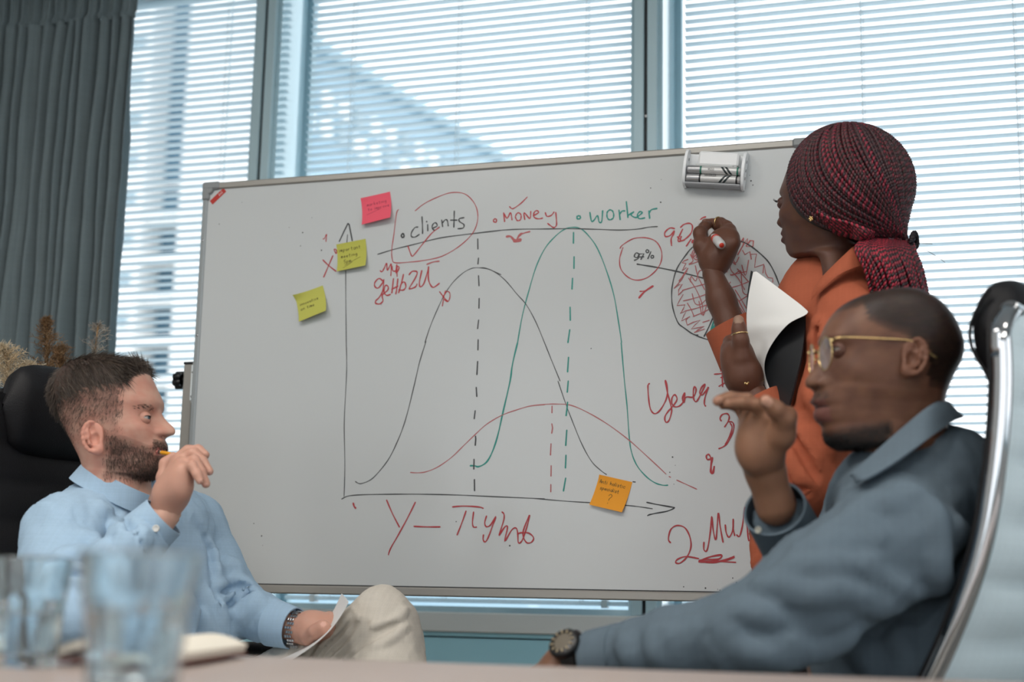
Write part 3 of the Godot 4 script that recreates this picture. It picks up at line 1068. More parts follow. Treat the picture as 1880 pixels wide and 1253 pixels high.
func marker_holder():
	var rot := Basis(Vector3.BACK, deg_to_rad(-7.0))
	var o := thing("marker_holder", "white plastic pen and eraser holder stuck near the top right of the whiteboard", "holder", board_point(1.2865, 0.947, 0.0))
	o.basis = rot
	var wp := mat(rgb8(240, 243, 245), 0.35)
	for s in [-1.0, 1.0]:
		var prof := []
		for k in 25:
			var a := -PI / 2 + PI * k / 24.0
			prof.append(Vector3(0, 0.043 * sin(a) * 1.0, 0.041 * pow(maxf(cos(a), 0.0), 0.55)))
		var g := Geo.new()
		var l := []
		var r := []
		for p in prof:
			l.append(p + Vector3(s * 0.065 - 0.003, 0, 0.0005))
			r.append(p + Vector3(s * 0.065 + 0.003, 0, 0.0005))
		g.sheet([l, r])
		for side in [[l, -1], [r, 1]]:
			for k in prof.size() - 2:
				if side[1] > 0: g.tri(side[0][0], side[0][k + 1], side[0][k + 2])
				else: g.tri(side[0][0], side[0][k + 2], side[0][k + 1])
		obj("end_plate", g.mesh(false), wp, o)
		for y in [-0.018, 0.0, 0.02]: obj("screw_hole", box_mesh(Vector3(s * 0.065 + 0.003, y - 0.003, 0.015), Vector3(s * 0.065 + 0.0036, y + 0.003, 0.018)), M.dark, o)
	obj("back_plate", box_mesh(Vector3(-0.063, -0.038, 0.001), Vector3(0.063, 0.036, 0.006), 0.001), wp, o)
	var lip := []
	for k in 9:
		var a := PI + PI * 0.5 * k / 8.0
		lip.append([Vector3(-0.062, -0.026 + 0.013 * sin(a), 0.024 - 0.018 * cos(a) * -1.0 + 0.0), Vector3(0.062, -0.026 + 0.013 * sin(a), 0.024 + 0.018 * cos(a))])
	obj("tray", box_mesh(Vector3(-0.062, -0.041, 0.003), Vector3(0.062, -0.036, 0.036), 0.002), mat(rgb8(170, 172, 176), 0.3), o)
	var e := thing("board_eraser", "white block eraser resting in the holder above the two markers", "eraser", board_point(1.2865, 0.947, 0.0))
	e.basis = rot
	obj("grip", box_mesh(Vector3(-0.038, 0.004, 0.008), Vector3(0.052, 0.037, 0.032), 0.004), mat(rgb8(240, 242, 243), 0.4), e)
	obj("felt_pad", box_mesh(Vector3(-0.042, 0.0015, 0.01), Vector3(0.042, 0.0065, 0.034), 0.0015), mat(rgb8(205, 208, 208), 0.7), e)
	var silver := mat(rgb8(172, 172, 174), 0.3, 0.6)
	for k in 2:
		var m := thing("marker", ["silver board marker with a green ring, upper of the two in the holder", "silver board marker with a black ring, lower of the two in the holder"][k], "marker", board_point(1.2865, 0.947, 0.0), "markers in the holder")
		m.basis = rot
		var y := -0.0055 - 0.0195 * k
		var z := 0.0265
		var ring := mat(rgb8(28, 112, 92) if k == 0 else rgb8(30, 30, 34), 0.4)
		var g := Geo.new()
		g.lathe(Vector3(-0.028, y, z), [[0.0, 0.0], [0.0092, 0.0], [0.0092, 0.079], [0.008, 0.082], [0.008, 0.088], [0.0, 0.088]], 24, Vector3.RIGHT)
		obj("barrel", g.mesh(), mat(rgb8(205, 205, 204), 0.35, 0.3), m)
		var c := Geo.new()
		c.lathe(Vector3(-0.0615, y, z), [[0.0, 0.0], [0.0085, 0.001], [0.0096, 0.004], [0.0096, 0.031], [0.009, 0.031]], 24, Vector3.RIGHT)
		obj("cap", c.mesh(), silver, m)
		var rg := Geo.new()
		for x in [-0.031, 0.051]: rg.lathe(Vector3(x, y, z), [[0.009, 0.0], [0.0097, 0.0], [0.0097, 0.0035], [0.009, 0.0035]], 24, Vector3.RIGHT)
		obj("ring", rg.mesh(), ring, m)
		# printed chevron stripes and lettering wrapped on the barrel
		var pr := Geo.new()
		var dirn := -1.0 if k == 0 else 1.0
		for st in [0.0, 0.009]:
			var l := []
			var r := []
			for j in 9:
				var t := float(j) / 8.0
				var a := lerpf(1.15, -1.15, t)
				var x: float = 0.012 + st + (0.016 * t if k == 0 else 0.016 * (1.0 - t))
				var p := Vector3(x, y + 0.0094 * sin(a), z + 0.0094 * cos(a))
				l.append(p)
				r.append(p + Vector3(0.0055, 0, 0))
			pr.sheet([l, r])
		obj("printed_chevron", pr.mesh(), mat(rgb8(30, 44, 46), 0.4), m)
		obj("lettering", letters("MARKER" if k == 1 else "W20", 0.007, 0.0004), M.dark, m, Vector3(-0.006, y + (0.006 if k == 1 else 0.0), z + 0.0092 - 0.002 * (1 - k) * 0))
# drawing on the whiteboard: name | label | ink | strokes (width in mm, smooth or not, then x,y in mm from its lower left corner)
const INK := [
	"drawn_axis|upright black axis line with open arrowhead|black|3.0 0 375,837 386,861 396,881;3.0 0 396,881 399,878 409,837;2.0 1 396,853 395,834;1.9 1 395,764 398,700 404,588;1.9 1 404,588 407,542 408,497 407,400 413,296 414,225",
	"drawn_axis|level black axis line with open arrowhead|black|2.2 1 408,219 424,226 458,229 523,230 598,230 690,228 781,224 899,219;2.0 1 874,220 944,214 1008,210 1089,204 1116,201 1143,197;2.8 1 1130,211 1149,207 1183,201 1191,199 1176,192 1149,187 1136,184 1132,182",
	"drawn_curve|thin black bell curve|black|2.0 1 441,260 448,256 457,255 480,264 502,285 524,314 541,348 555,383 567,425 582,492 592,539 606,585;1.8 1 603,582 616,622 634,665 649,695 668,722 693,744 715,754 734,754 757,749 786,735;1.8 1 733,754 748,753 771,742 797,721 826,687 848,662 871,622 893,572 912,527 931,483;1.8 1 926,483 946,428 963,386 984,338 1006,301 1027,281 1040,272;2.2 1 1099,256 1105,255",
	"drawn_curve|tall teal bell curve|teal|3.5 1 722,294 732,294 743,292 761,302 775,327 787,365 798,417 813,486 818,525 829,574;2.5 1 829,574 839,635 854,695 871,752 892,794 917,821 938,835 957,838 974,834 991,819 1013,788 1034,738 1053,677 1065,611 1072,566;2.5 1 1071,566 1079,479 1085,425 1091,350 1097,317 1109,290 1129,267 1149,253 1166,248 1177,248",
	"drawn_curve|low thin red bell curve|pale|2.0 1 577,280 594,279 615,281 644,292 677,314 705,340 732,365 759,388 795,408 831,420 863,428 896,430;2.0 1 870,429 899,431 923,431 955,428 991,413 1039,385 1088,349 1132,310 1173,272;2.2 1 1196,259 1216,250 1240,239;1.9 1 1179,267 1183,265",
	"dashed_line|upright dashed black line|black|2.8 0 727,824 728,799;2.8 0 730,778 729,763;2.8 0 731,736 733,711;2.8 0 734,682 734,658;2.8 0 734,631 732,610;2.8 0 734,585 734,560;3.0 0 734,534 733,503;3.0 0 732,474 734,452;3.0 0 731,420 729,401;3.0 0 733,362 734,355 733,340;3.0 0 731,309 731,286;3.0 0 733,263 734,237",
	"dashed_line|upright dashed teal line|teal|3.2 0 958,826 958,800;3.2 0 960,769 960,741;3.2 0 957,719 956,693;3.2 0 952,652 953,621;3.2 0 952,600 948,570;3.2 0 950,537 948,503;3.2 0 950,483 948,457;3.2 0 949,435 948,421 946,404;3.2 0 948,372 946,337;3.2 0 947,316 946,287;3.2 0 947,265 942,236",
	"dashed_line|short upright dashed red line|pale|2.5 0 913,427 913,411;2.5 0 913,387 915,377 913,365;2.5 0 912,342 911,316;2.5 0 913,293 913,269;2.5 0 913,251 913,234",
	"drawn_line|long black underline below the headings|black|2.4 1 476,800 518,810 567,819 632,831 697,836 784,841;2.2 1 730,838 778,841 826,841 889,838 951,835 1012,830 1067,825 1109,825 1133,828 1153,828",
	"handwriting|black word clients with bullet|black|3.8 1 542,842 542,839 540,838 538,838 536,840 535,843 536,845 538,847 540,847 541,845 542,842;2.9 1 577,861 569,860 561,849 561,839 570,837 581,843;2.9 1 586,886 588,865 589,844;2.9 1 601,866 602,850;3.1 1 598,874 599,872;2.9 1 614,856 625,861 621,869 614,865 613,856 620,851 631,858;2.9 1 636,875 639,858;2.9 1 638,867 644,874 650,873 653,859;2.9 1 667,895 667,876 667,855;2.9 1 658,873 675,872;2.9 1 692,877 680,875 681,868 692,860 690,852 677,851",
	"drawn_loop|red loop around the word clients|red|2.0 1 568,901 590,917 623,931 658,940 691,935 714,914 725,888 724,860 710,833 678,806 637,786 595,779 562,777 522,777 514,787 512,809 516,847 521,898 526,907",
	"tick_mark|red tick under clients|red|2.6 1 553,816 558,803 564,791 571,796 590,819 612,844 630,857",
	"handwriting|red word Money with bullet|red|3.0 1 772,865 772,863 770,861 767,862 765,863 765,865 765,867 767,869 770,869 772,867 772,865;2.9 1 789,883 792,861;2.9 1 790,881 798,869 806,882 810,864;2.8 1 832,871 831,865 828,862 823,862 820,866 818,871 820,877 823,880 827,880 831,876 832,871;2.9 1 841,863 839,880 853,865 855,882;2.9 1 861,871 874,878 869,883 863,878 863,868 873,863 884,864;2.9 1 890,877 894,868 904,869 911,877;2.9 1 915,876 917,858 917,845 911,840 903,845 896,851",
	"tick_mark|red tick above Money|red|2.6 1 803,897 808,892 814,892 831,903 846,917",
	"smudge_mark|smeared red mark under Money|pale|5.0 1 797,825 807,825 815,817 822,814 826,823 834,831;3.1 1 826,826 839,831 854,834;7.5 1 815,815 823,813 832,816",
	"handwriting|teal word worker with bullet|teal|3.5 1 974,860 973,858 971,857 968,857 966,858 966,861 966,863 968,864 971,864 973,863 974,860;3.2 1 996,871 1000,850 1006,852 1014,862 1018,847 1024,848 1026,873;3.1 1 1052,862 1051,855 1046,851 1041,851 1037,856 1036,863 1037,869 1041,873 1046,873 1050,869 1052,862;3.2 1 1064,872 1067,849;3.2 1 1065,861 1071,869 1078,869;3.2 1 1081,891 1085,853;3.2 1 1085,858 1099,866 1092,859 1103,852 1113,858 1118,863 1112,865 1107,858 1111,849 1124,850;3.2 1 1133,866 1135,848;3.2 1 1133,859 1139,868 1152,870",
	"handwriting|small red figure one|red|2.2 1 332,846 336,847 341,857 340,839",
	"handwriting|red letter X beside the upright axis|red|2.8 1 334,794 350,779 370,764;2.8 1 360,803 349,777 338,751;2.5 1 362,818 367,818 370,812 368,808 363,816",
	"handwriting|two red scrawled words under the loop|red|2.8 1 484,760 489,757 494,765 500,777 502,760 507,767 512,774 512,746;2.8 1 514,769 516,759 523,757 527,767 532,766 530,757 525,753 526,773 528,743;3.1 1 492,734 482,741 472,732 472,722 481,718 492,731 494,737 493,712 485,696 476,687 476,681 486,679 494,686 492,700 505,711 506,720 499,723 496,708 503,699 513,701;3.1 1 519,739 516,704;3.1 1 530,738 528,713 526,701;3.1 1 515,713 531,720;3.1 1 544,748 539,725 533,703 539,725 547,729 551,718 545,710 533,711;3.1 1 558,746 566,754 578,752 575,739 561,716 562,712 575,716 579,723;3.1 1 590,755 585,729 587,716 596,723 605,753 607,763 607,735 613,719 621,713 635,722",
	"smudge_mark|faint wiped red stroke|pale|3.1 1 602,769 618,774 633,775",
	"handwriting|small red x with loop on the black curve|red|2.2 1 636,702 648,687 658,677;2.2 1 651,704 647,689 644,667;2.2 1 644,688 654,701 661,698 662,687 657,677 648,683",
	"drawn_loop|red circle around 97%|red|2.2 1 1067,782 1073,790 1097,803 1124,804 1148,795 1161,774 1162,750 1151,729 1130,712 1106,707 1086,715 1070,733 1066,755 1070,773 1074,784",
	"handwriting|black figure 97%|black|2.5 1 1111,767 1104,770 1100,762 1107,759 1111,767 1109,757 1100,753;2.5 0 1112,767 1122,767 1115,754;2.5 1 1112,760 1122,760;2.4 1 1133,772 1133,770 1131,769 1129,769 1127,771 1127,772 1127,774 1129,776 1131,775 1133,774 1133,772;2.5 1 1138,771 1131,755;2.4 1 1144,759 1144,757 1142,756 1140,756 1139,757 1138,759 1139,761 1140,762 1142,762 1144,761 1144,759",
	"drawn_line|black pointer line into the pie chart|black|2.8 1 1106,744 1115,742 1148,735 1192,724 1242,709;2.8 0 1242,709 1266,701 1302,667",
	"arrow_mark|short thick red arrow mark|red|4.0 1 1111,666 1124,680 1143,692;2.5 1 1113,681 1120,681 1127,682",
	"handwriting|red figure 90%|red|3.0 1 1192,821 1181,823 1170,814 1171,804 1182,806 1191,816 1189,808 1184,798 1185,782;3.0 1 1205,823 1214,830 1226,831 1232,824 1229,809 1216,796 1202,791 1200,797 1210,819;3.0 1 1198,802 1204,796 1207,803 1205,793 1214,793;2.8 1 1229,795 1218,779;6.9 1 1232,787 1235,791;3.2 1 1247,832 1253,841 1262,844",
	"pie_chart|black outline of the pie chart|black|2.5 1 1253,786 1232,776 1214,755 1197,729 1188,699 1185,670 1188,639 1199,607 1213,594 1232,580 1244,577;2.5 1 1213,594 1232,580 1254,570 1275,565 1326,564 1376,584 1409,623 1423,674 1422,681 1413,707 1399,734 1378,757 1353,777 1326,788 1288,794 1253,786;2.8 1 1283,628 1268,595 1257,573",
	"pie_hatching|teal scribbled slice of the pie chart|teal|4.5 1 1283,611 1276,599 1273,578 1285,578 1277,588 1286,602 1290,595 1283,584 1292,584",
	"pie_hatching|red zigzag scribble inside the pie chart|pale|2.0 0 1222,749 1213,746 1208,742 1217,740 1213,732 1208,723 1217,730 1222,729 1212,715 1201,700 1220,723 1208,704 1190,684 1201,692 1209,693 1201,681 1200,668 1212,680 1201,670 1211,670 1203,657 1197,645 1215,646 1210,635 1204,627 1219,633 1212,622 1207,610 1226,619 1217,611 1220,600 1233,606 1249,610 1237,600 1229,591 1241,593 1258,596 1244,589 1235,583 1258,590;2.2 1 1246,776 1234,769 1231,756 1240,747 1248,748;2.2 1 1227,760 1233,745 1224,737 1249,744;2.2 1 1240,775 1233,753 1243,761 1240,751;2.8 0 1328,766 1346,791 1345,776 1332,753 1347,779 1354,789 1352,771 1366,771 1367,783 1360,784 1351,772;2.2 0 1343,763 1348,753 1359,759 1362,741 1361,753 1374,753 1371,742 1369,723 1389,729 1387,709 1390,727 1393,708 1398,699 1408,697 1408,688",
	"pie_hatching|faint red lattice inside the pie chart|pale|1.9 1 1209,679 1233,685 1259,691;1.9 1 1211,655 1240,661 1263,668;1.9 1 1215,632 1244,638 1270,646;1.9 1 1233,619 1254,627 1271,635;1.9 1 1231,671 1237,649 1248,645 1261,655;1.9 1 1220,650 1229,634 1235,619;1.9 1 1238,734 1244,709 1259,678;1.9 1 1223,706 1240,679 1253,646 1255,620 1263,644;1.9 1 1227,697 1229,710 1239,699 1246,720 1255,722;1.9 1 1254,605 1269,609;1.9 1 1246,653 1252,622;1.9 1 1316,710 1322,708 1338,717 1340,700 1342,672 1349,663 1355,665;1.9 1 1301,702 1305,704 1318,675 1334,649 1349,619;1.9 1 1308,715 1316,738 1328,731;1.9 1 1318,755 1327,735 1335,748;1.9 1 1316,708 1352,715;1.9 1 1318,680 1337,685 1354,691;1.9 1 1334,649 1354,661;1.9 1 1326,675 1339,653 1352,629;1.9 1 1314,672 1332,641 1350,612;1.9 1 1316,693 1305,676;1.9 1 1341,730 1349,706 1356,740;1.9 1 1322,748 1316,723 1333,700 1347,674;1.9 1 1331,722 1356,691",
	"handwriting|red scrawled word beside the folder hand|red|3.0 1 1136,472 1133,470 1132,463 1134,437 1138,415 1147,405 1159,412 1172,434 1176,454 1173,474 1171,477 1175,454 1183,424 1185,409 1179,389 1172,386 1170,397 1177,409 1189,422 1197,436 1192,446 1186,439 1186,426 1193,419 1204,422 1212,433 1214,450 1209,438 1212,428 1217,440 1233,440 1239,455 1236,463 1233,453 1234,435 1240,430 1249,445 1259,467 1252,462 1247,450 1252,444 1260,452 1266,461 1259,440 1257,425 1260,419",
	"handwriting|red hash sign|red|2.6 1 1279,489 1296,490 1314,493;2.6 1 1293,495 1296,498 1297,461;2.6 1 1289,462 1309,473;2.6 1 1308,515 1309,495 1318,479;2.6 1 1293,481 1304,484 1314,488",
	"handwriting|red figure three|red|3.0 1 1294,386 1291,392 1296,400 1306,402 1311,396 1309,386 1301,373;2.8 1 1310,384 1318,383 1321,374 1318,360 1308,340 1299,331 1288,326;2.8 1 1313,381 1317,372 1312,354 1302,335",
	"handwriting|thick red letter q|red|3.2 1 1270,304 1263,303 1261,311 1266,314 1270,308 1273,296;4.2 1 1274,307 1271,289 1271,275 1275,274 1278,288",
	"handwriting|red letter Y|red|2.8 1 521,217 536,187 555,155;2.8 1 592,212 574,176 553,138 535,107 530,92",
	"dash_mark|red dash between the letter Y and the word|red|2.9 1 590,157 619,156 654,156",
	"handwriting|red scrawled word under the level axis|red|2.9 1 682,201 709,203 745,201 756,198;2.9 1 715,192 706,166 695,138;2.9 1 733,190 731,166 734,156 741,156;2.9 1 764,181 760,166 764,157 774,161 786,180 779,160 769,133 762,123 757,129 758,139;2.9 1 800,190 805,185 805,173 797,146 795,138 808,157 814,155 808,125 824,150 834,154 838,143 840,122 848,126 857,150 865,181 861,175 850,143 858,123 870,123 875,133 864,143 847,144 837,141",
	"dot_mark|small red tick below the axis corner|red|3.8 1 438,210 441,202 445,198",
	"handwriting|red figure 2 with underlined word|red|3.0 1 1183,124 1178,132 1183,152 1196,161 1213,157 1224,139 1227,116 1218,94 1203,81 1194,82 1198,89 1216,95 1244,91;3.0 1 1255,126 1255,110 1262,110 1269,149 1272,181 1275,152 1281,132 1286,188 1290,159 1296,126;3.0 1 1301,163 1303,146 1309,137 1317,152 1318,176 1318,155 1321,140;3.0 1 1325,142 1331,139 1337,159 1344,201 1347,168 1351,129 1359,149;3.8 1 1244,84 1265,94 1292,99 1286,90 1258,89 1245,85 1281,84 1320,96 1297,87 1247,84;2.5 1 1275,86 1323,84",
]
const SPECKS := "108,952 48,900 277,865 300,901 185,162 207,133 211,111 273,832 329,818 240,880 1316,51 1324,41 1339,46 1211,31 1258,29 1284,27 1289,25 1187,309 1193,291 1181,276 1350,955 1360,933 1367,910 1363,920 1161,937 1137,919 1160,884 1190,250 692,168 820,115 490,677 1002,555"
const NOTE_TEXT := {
	"pink": "1.0 1 14.0,20.0 14.0,24.5 14.4,21.4 15.5,20.0 15.9,24.5 16.3,21.4 17.4,20.0 17.8,24.5;1.0 1 23.9,20.9 22.0,20.0 20.1,22.2 21.6,24.5 23.9,23.1 23.9,20.4 24.3,24.5;1.0 1 26.1,20.0 26.1,24.5 26.5,21.4 29.2,20.0;1.0 1 32.2,16.4 32.2,24.5;1.0 1 32.2,22.7 35.3,20.0 33.4,21.8 35.7,24.5;1.0 1 38.3,22.2 41.7,21.8 40.6,20.0 38.7,21.4 39.1,24.1 42.1,24.1;1.0 1 45.9,17.3 45.9,24.1 47.4,24.5;1.0 1 44.4,20.0 47.4,20.0;1.0 1 50.5,20.0 50.5,24.5;1.0 1 50.5,18.2 50.6,18.6;1.0 1 53.5,20.0 53.5,24.5 53.9,21.4 55.8,20.0 56.9,21.4 56.9,24.5;1.0 1 63.4,20.4 61.1,20.0 59.6,22.2 61.5,24.1 63.4,21.8;1.0 1 63.4,20.0 63.4,26.8 60.7,27.6;1.0 1 17.5,30.3 17.5,37.0 19.1,37.5;1.0 1 16.0,33.0 19.1,33.0;1.0 1 25.9,35.2 24.0,33.0 22.1,35.2 24.0,37.5 25.9,35.2;1.0 1 33.1,33.0 33.1,37.5;1.0 1 33.1,31.2 33.3,31.6;1.0 1 36.1,33.0 36.1,37.5 36.5,34.4 37.7,33.0 38.1,37.5 38.4,34.4 39.6,33.0 40.0,37.5;1.0 1 42.2,33.0 42.2,40.6;1.0 1 42.2,33.9 44.5,33.0 45.7,35.2 44.1,37.0 42.2,36.6;1.0 1 48.3,33.0 48.3,37.5 48.7,34.4 51.3,33.0;1.0 1 58.2,35.2 56.3,33.0 54.4,35.2 56.3,37.5 58.2,35.2;1.0 1 60.4,33.0 62.0,37.5 63.9,33.0;1.0 1 66.5,35.2 70.0,34.8 68.8,33.0 66.9,34.4 67.3,37.0 70.3,37.0;0.8 0 12,47 50,38",
	"y1": "1.0 1 6.0,16.0 6.0,21.0;1.0 1 6.0,14.0 6.2,14.5;1.0 1 9.4,16.0 9.4,21.0 9.8,17.5 11.1,16.0 11.5,21.0 11.9,17.5 13.2,16.0 13.6,21.0;1.0 1 16.1,16.0 16.1,24.5;1.0 1 16.1,17.0 18.7,16.0 19.9,18.5 18.2,20.5 16.1,20.0;1.0 1 27.1,18.5 25.0,16.0 22.9,18.5 25.0,21.0 27.1,18.5;1.0 1 29.6,16.0 29.6,21.0 30.1,17.5 33.0,16.0;1.0 1 38.1,13.0 38.1,20.5 39.8,21.0;1.0 1 36.4,16.0 39.8,16.0;1.0 1 47.4,17.0 45.2,16.0 43.1,18.5 44.8,21.0 47.4,19.5 47.4,16.5 47.8,21.0;1.0 1 49.9,16.0 49.9,21.0 50.3,17.5 52.4,16.0 53.7,17.5 53.7,21.0;1.0 1 58.3,13.0 58.3,20.5 60.0,21.0;1.0 1 56.6,16.0 60.0,16.0;1.0 1 10.0,33.0 10.0,38.0 10.4,34.5 11.7,33.0 12.1,38.0 12.6,34.5 13.8,33.0 14.2,38.0;1.0 1 16.8,35.5 20.6,35.0 19.3,33.0 17.2,34.5 17.6,37.5 21.0,37.5;1.0 1 23.5,35.5 27.3,35.0 26.1,33.0 23.9,34.5 24.4,37.5 27.8,37.5;1.0 1 31.9,30.0 31.9,37.5 33.6,38.0;1.0 1 30.2,33.0 33.6,33.0;1.0 1 37.0,33.0 37.0,38.0;1.0 1 37.0,31.0 37.2,31.5;1.0 1 40.4,33.0 40.4,38.0 40.8,34.5 42.9,33.0 44.2,34.5 44.2,38.0;1.0 1 51.4,33.5 48.8,33.0 47.1,35.5 49.2,37.5 51.4,35.0;1.0 1 51.4,33.0 51.4,40.5 48.4,41.5;1.0 1 22.2,44.0 18.4,44.0 18.0,48.0 21.4,48.0 21.4,52.0 18.0,53.0;1.0 1 24.8,48.0 24.8,56.5;1.0 1 24.8,49.0 27.3,48.0 28.6,50.5 26.9,52.5 24.8,52.0;1.0 1 31.5,48.0 31.5,53.0 31.9,49.5 33.2,48.0 33.6,53.0 34.0,49.5 35.3,48.0 35.8,53.0;0.9 0 20,59 60,44;0.9 0 16,66 40,54",
	"y2": "1.0 1 8.0,26.0 8.0,30.2;1.0 1 8.0,24.3 8.2,24.7;1.0 1 10.8,26.0 10.8,30.2 11.2,27.3 13.0,26.0 14.0,27.3 14.0,30.2;1.0 1 16.5,26.0 16.5,30.2 16.9,27.3 18.6,26.0 19.7,27.3 19.7,30.2;1.0 1 25.7,28.1 24.0,26.0 22.2,28.1 24.0,30.2 25.7,28.1;1.0 1 27.8,26.0 29.3,30.2 31.1,26.0;1.0 1 37.1,26.8 35.3,26.0 33.5,28.1 34.9,30.2 37.1,28.9 37.1,26.4 37.4,30.2;1.0 1 40.6,23.5 40.6,29.8 42.0,30.2;1.0 1 39.2,26.0 42.0,26.0;1.0 1 44.9,26.0 44.9,30.2;1.0 1 44.9,24.3 45.0,24.7;1.0 1 47.7,26.0 49.1,30.2 50.9,26.0;1.0 1 53.4,28.1 56.6,27.7 55.5,26.0 53.7,27.3 54.1,29.8 56.9,29.8;1.0 1 11.8,41.2 9.9,39.0 8.0,41.2 9.9,43.5 11.8,41.2;1.0 1 14.1,39.0 14.1,43.5 14.5,40.4 16.4,39.0 17.5,40.4 17.5,43.5;1.0 1 26.6,36.3 26.6,43.0 28.2,43.5;1.0 1 25.1,39.0 28.2,39.0;1.0 1 31.2,39.0 31.2,43.5;1.0 1 31.2,37.2 31.4,37.6;1.0 1 34.2,39.0 34.2,43.5 34.6,40.4 35.7,39.0 36.1,43.5 36.5,40.4 37.7,39.0 38.0,43.5;1.0 1 40.3,41.2 43.7,40.8 42.6,39.0 40.7,40.4 41.1,43.0 44.1,43.0",
	"o": "1.0 1 5.0,17.6 7.0,9.3 8.9,17.6;1.0 1 5.8,14.8 8.1,14.8;1.0 1 10.5,13.0 10.5,17.6 10.9,14.4 12.9,13.0 14.0,14.4 14.0,17.6;1.0 1 17.6,10.2 17.6,17.1 19.2,17.6;1.0 1 16.0,13.0 19.2,13.0;1.0 1 21.6,13.0 21.6,17.6;1.0 1 21.6,11.2 21.8,11.6;1.0 1 29.4,9.3 29.4,17.6 29.8,14.8 31.7,13.0 32.9,14.4 32.9,17.6;1.0 1 38.8,15.3 36.9,13.0 34.9,15.3 36.9,17.6 38.8,15.3;1.0 1 40.4,9.3 40.4,17.6;1.0 1 43.2,13.0 43.2,17.6;1.0 1 43.2,11.2 43.4,11.6;1.0 1 49.8,13.5 47.1,13.0 46.7,14.8 49.5,15.8 48.3,17.6 45.9,17.1;1.0 1 53.0,10.2 53.0,17.1 54.6,17.6;1.0 1 51.5,13.0 54.6,13.0;1.0 1 57.0,13.0 57.0,17.6;1.0 1 57.0,11.2 57.2,11.6;1.0 1 63.6,13.9 61.3,13.0 59.7,15.3 61.3,17.6 63.6,16.7;1.0 1 13.7,27.4 11.1,27.0 10.7,28.8 13.4,29.6 12.2,31.4 10.0,31.0;1.0 1 15.3,27.0 15.3,34.5;1.0 1 15.3,27.9 17.5,27.0 18.6,29.2 17.2,31.0 15.3,30.5;1.0 1 20.6,29.2 23.9,28.8 22.8,27.0 20.9,28.3 21.3,31.0 24.3,31.0;1.0 1 29.6,27.9 27.3,27.0 25.8,29.2 27.3,31.4 29.6,30.5;1.0 1 31.1,27.0 31.1,31.4;1.0 1 31.1,25.2 31.3,25.7;1.0 1 37.5,27.9 35.6,27.0 33.8,29.2 35.3,31.4 37.5,30.1 37.5,27.4 37.9,31.4;1.0 1 39.0,23.5 39.0,31.4;1.0 1 41.7,27.0 41.7,31.4;1.0 1 41.7,25.2 41.9,25.7;1.0 1 48.1,27.4 45.4,27.0 45.1,28.8 47.7,29.6 46.6,31.4 44.3,31.0;1.0 1 51.1,24.4 51.1,31.0 52.6,31.4;1.0 1 49.6,27.0 52.6,27.0;1.0 1 34.0,41.5 37.8,37.0 41.6,41.5 37.8,47.8 37.8,52.3;1.0 1 37.8,57.7 37.8,59.5",
}

# ---------------------------------------------------------------- people: shared tools
func lin(r, g, b) -> Color:
	return rgb8(r, g, b).srgb_to_linear()

func flat_right() -> Vector3: return Vector3(cam_basis.x.x, 0, cam_basis.x.z).normalized()
func flat_near() -> Vector3: return Vector3(cam_basis.z.x, 0, cam_basis.z.z).normalized()

class Head:
	var o: Vector3
	var f: Vector3
	var up := Vector3.UP
	var near: Vector3
	var rows := []          # world points
	var loc := []           # the same points as (forward, up, near side)
	var nor := []
	var geo: Geo
	func p(u: float, v: float, l: float) -> Vector3: return o + f * u + up * v + near * l
	func q(w: Vector3) -> Vector3:
		w -= o
		return Vector3(w.dot(f), w.dot(up), w.dot(near))

# where the sight line of a picture point meets the median plane of the head
func on_median(h: Head, px: float, py: float, l := 0.0) -> Vector2:
	var r := at(px, py, 1.0) - CAM
	var t := (h.o + h.near * l - CAM).dot(h.near) / r.dot(h.near)
	var w := CAM + r * t - h.o
	return Vector2(w.dot(h.f), w.dot(h.up))

func orient(g: Geo, centre: Vector3):
	g.weld_normals()
	var s := 0.0
	for k in g.v.size(): s += g.n[k].dot(g.v[k] - centre)
	if s < 0.0:
		for k in range(0, g.i.size(), 3):
			var t := g.i[k]
			g.i[k] = g.i[k + 1]
			g.i[k + 1] = t
		g.weld_normals()

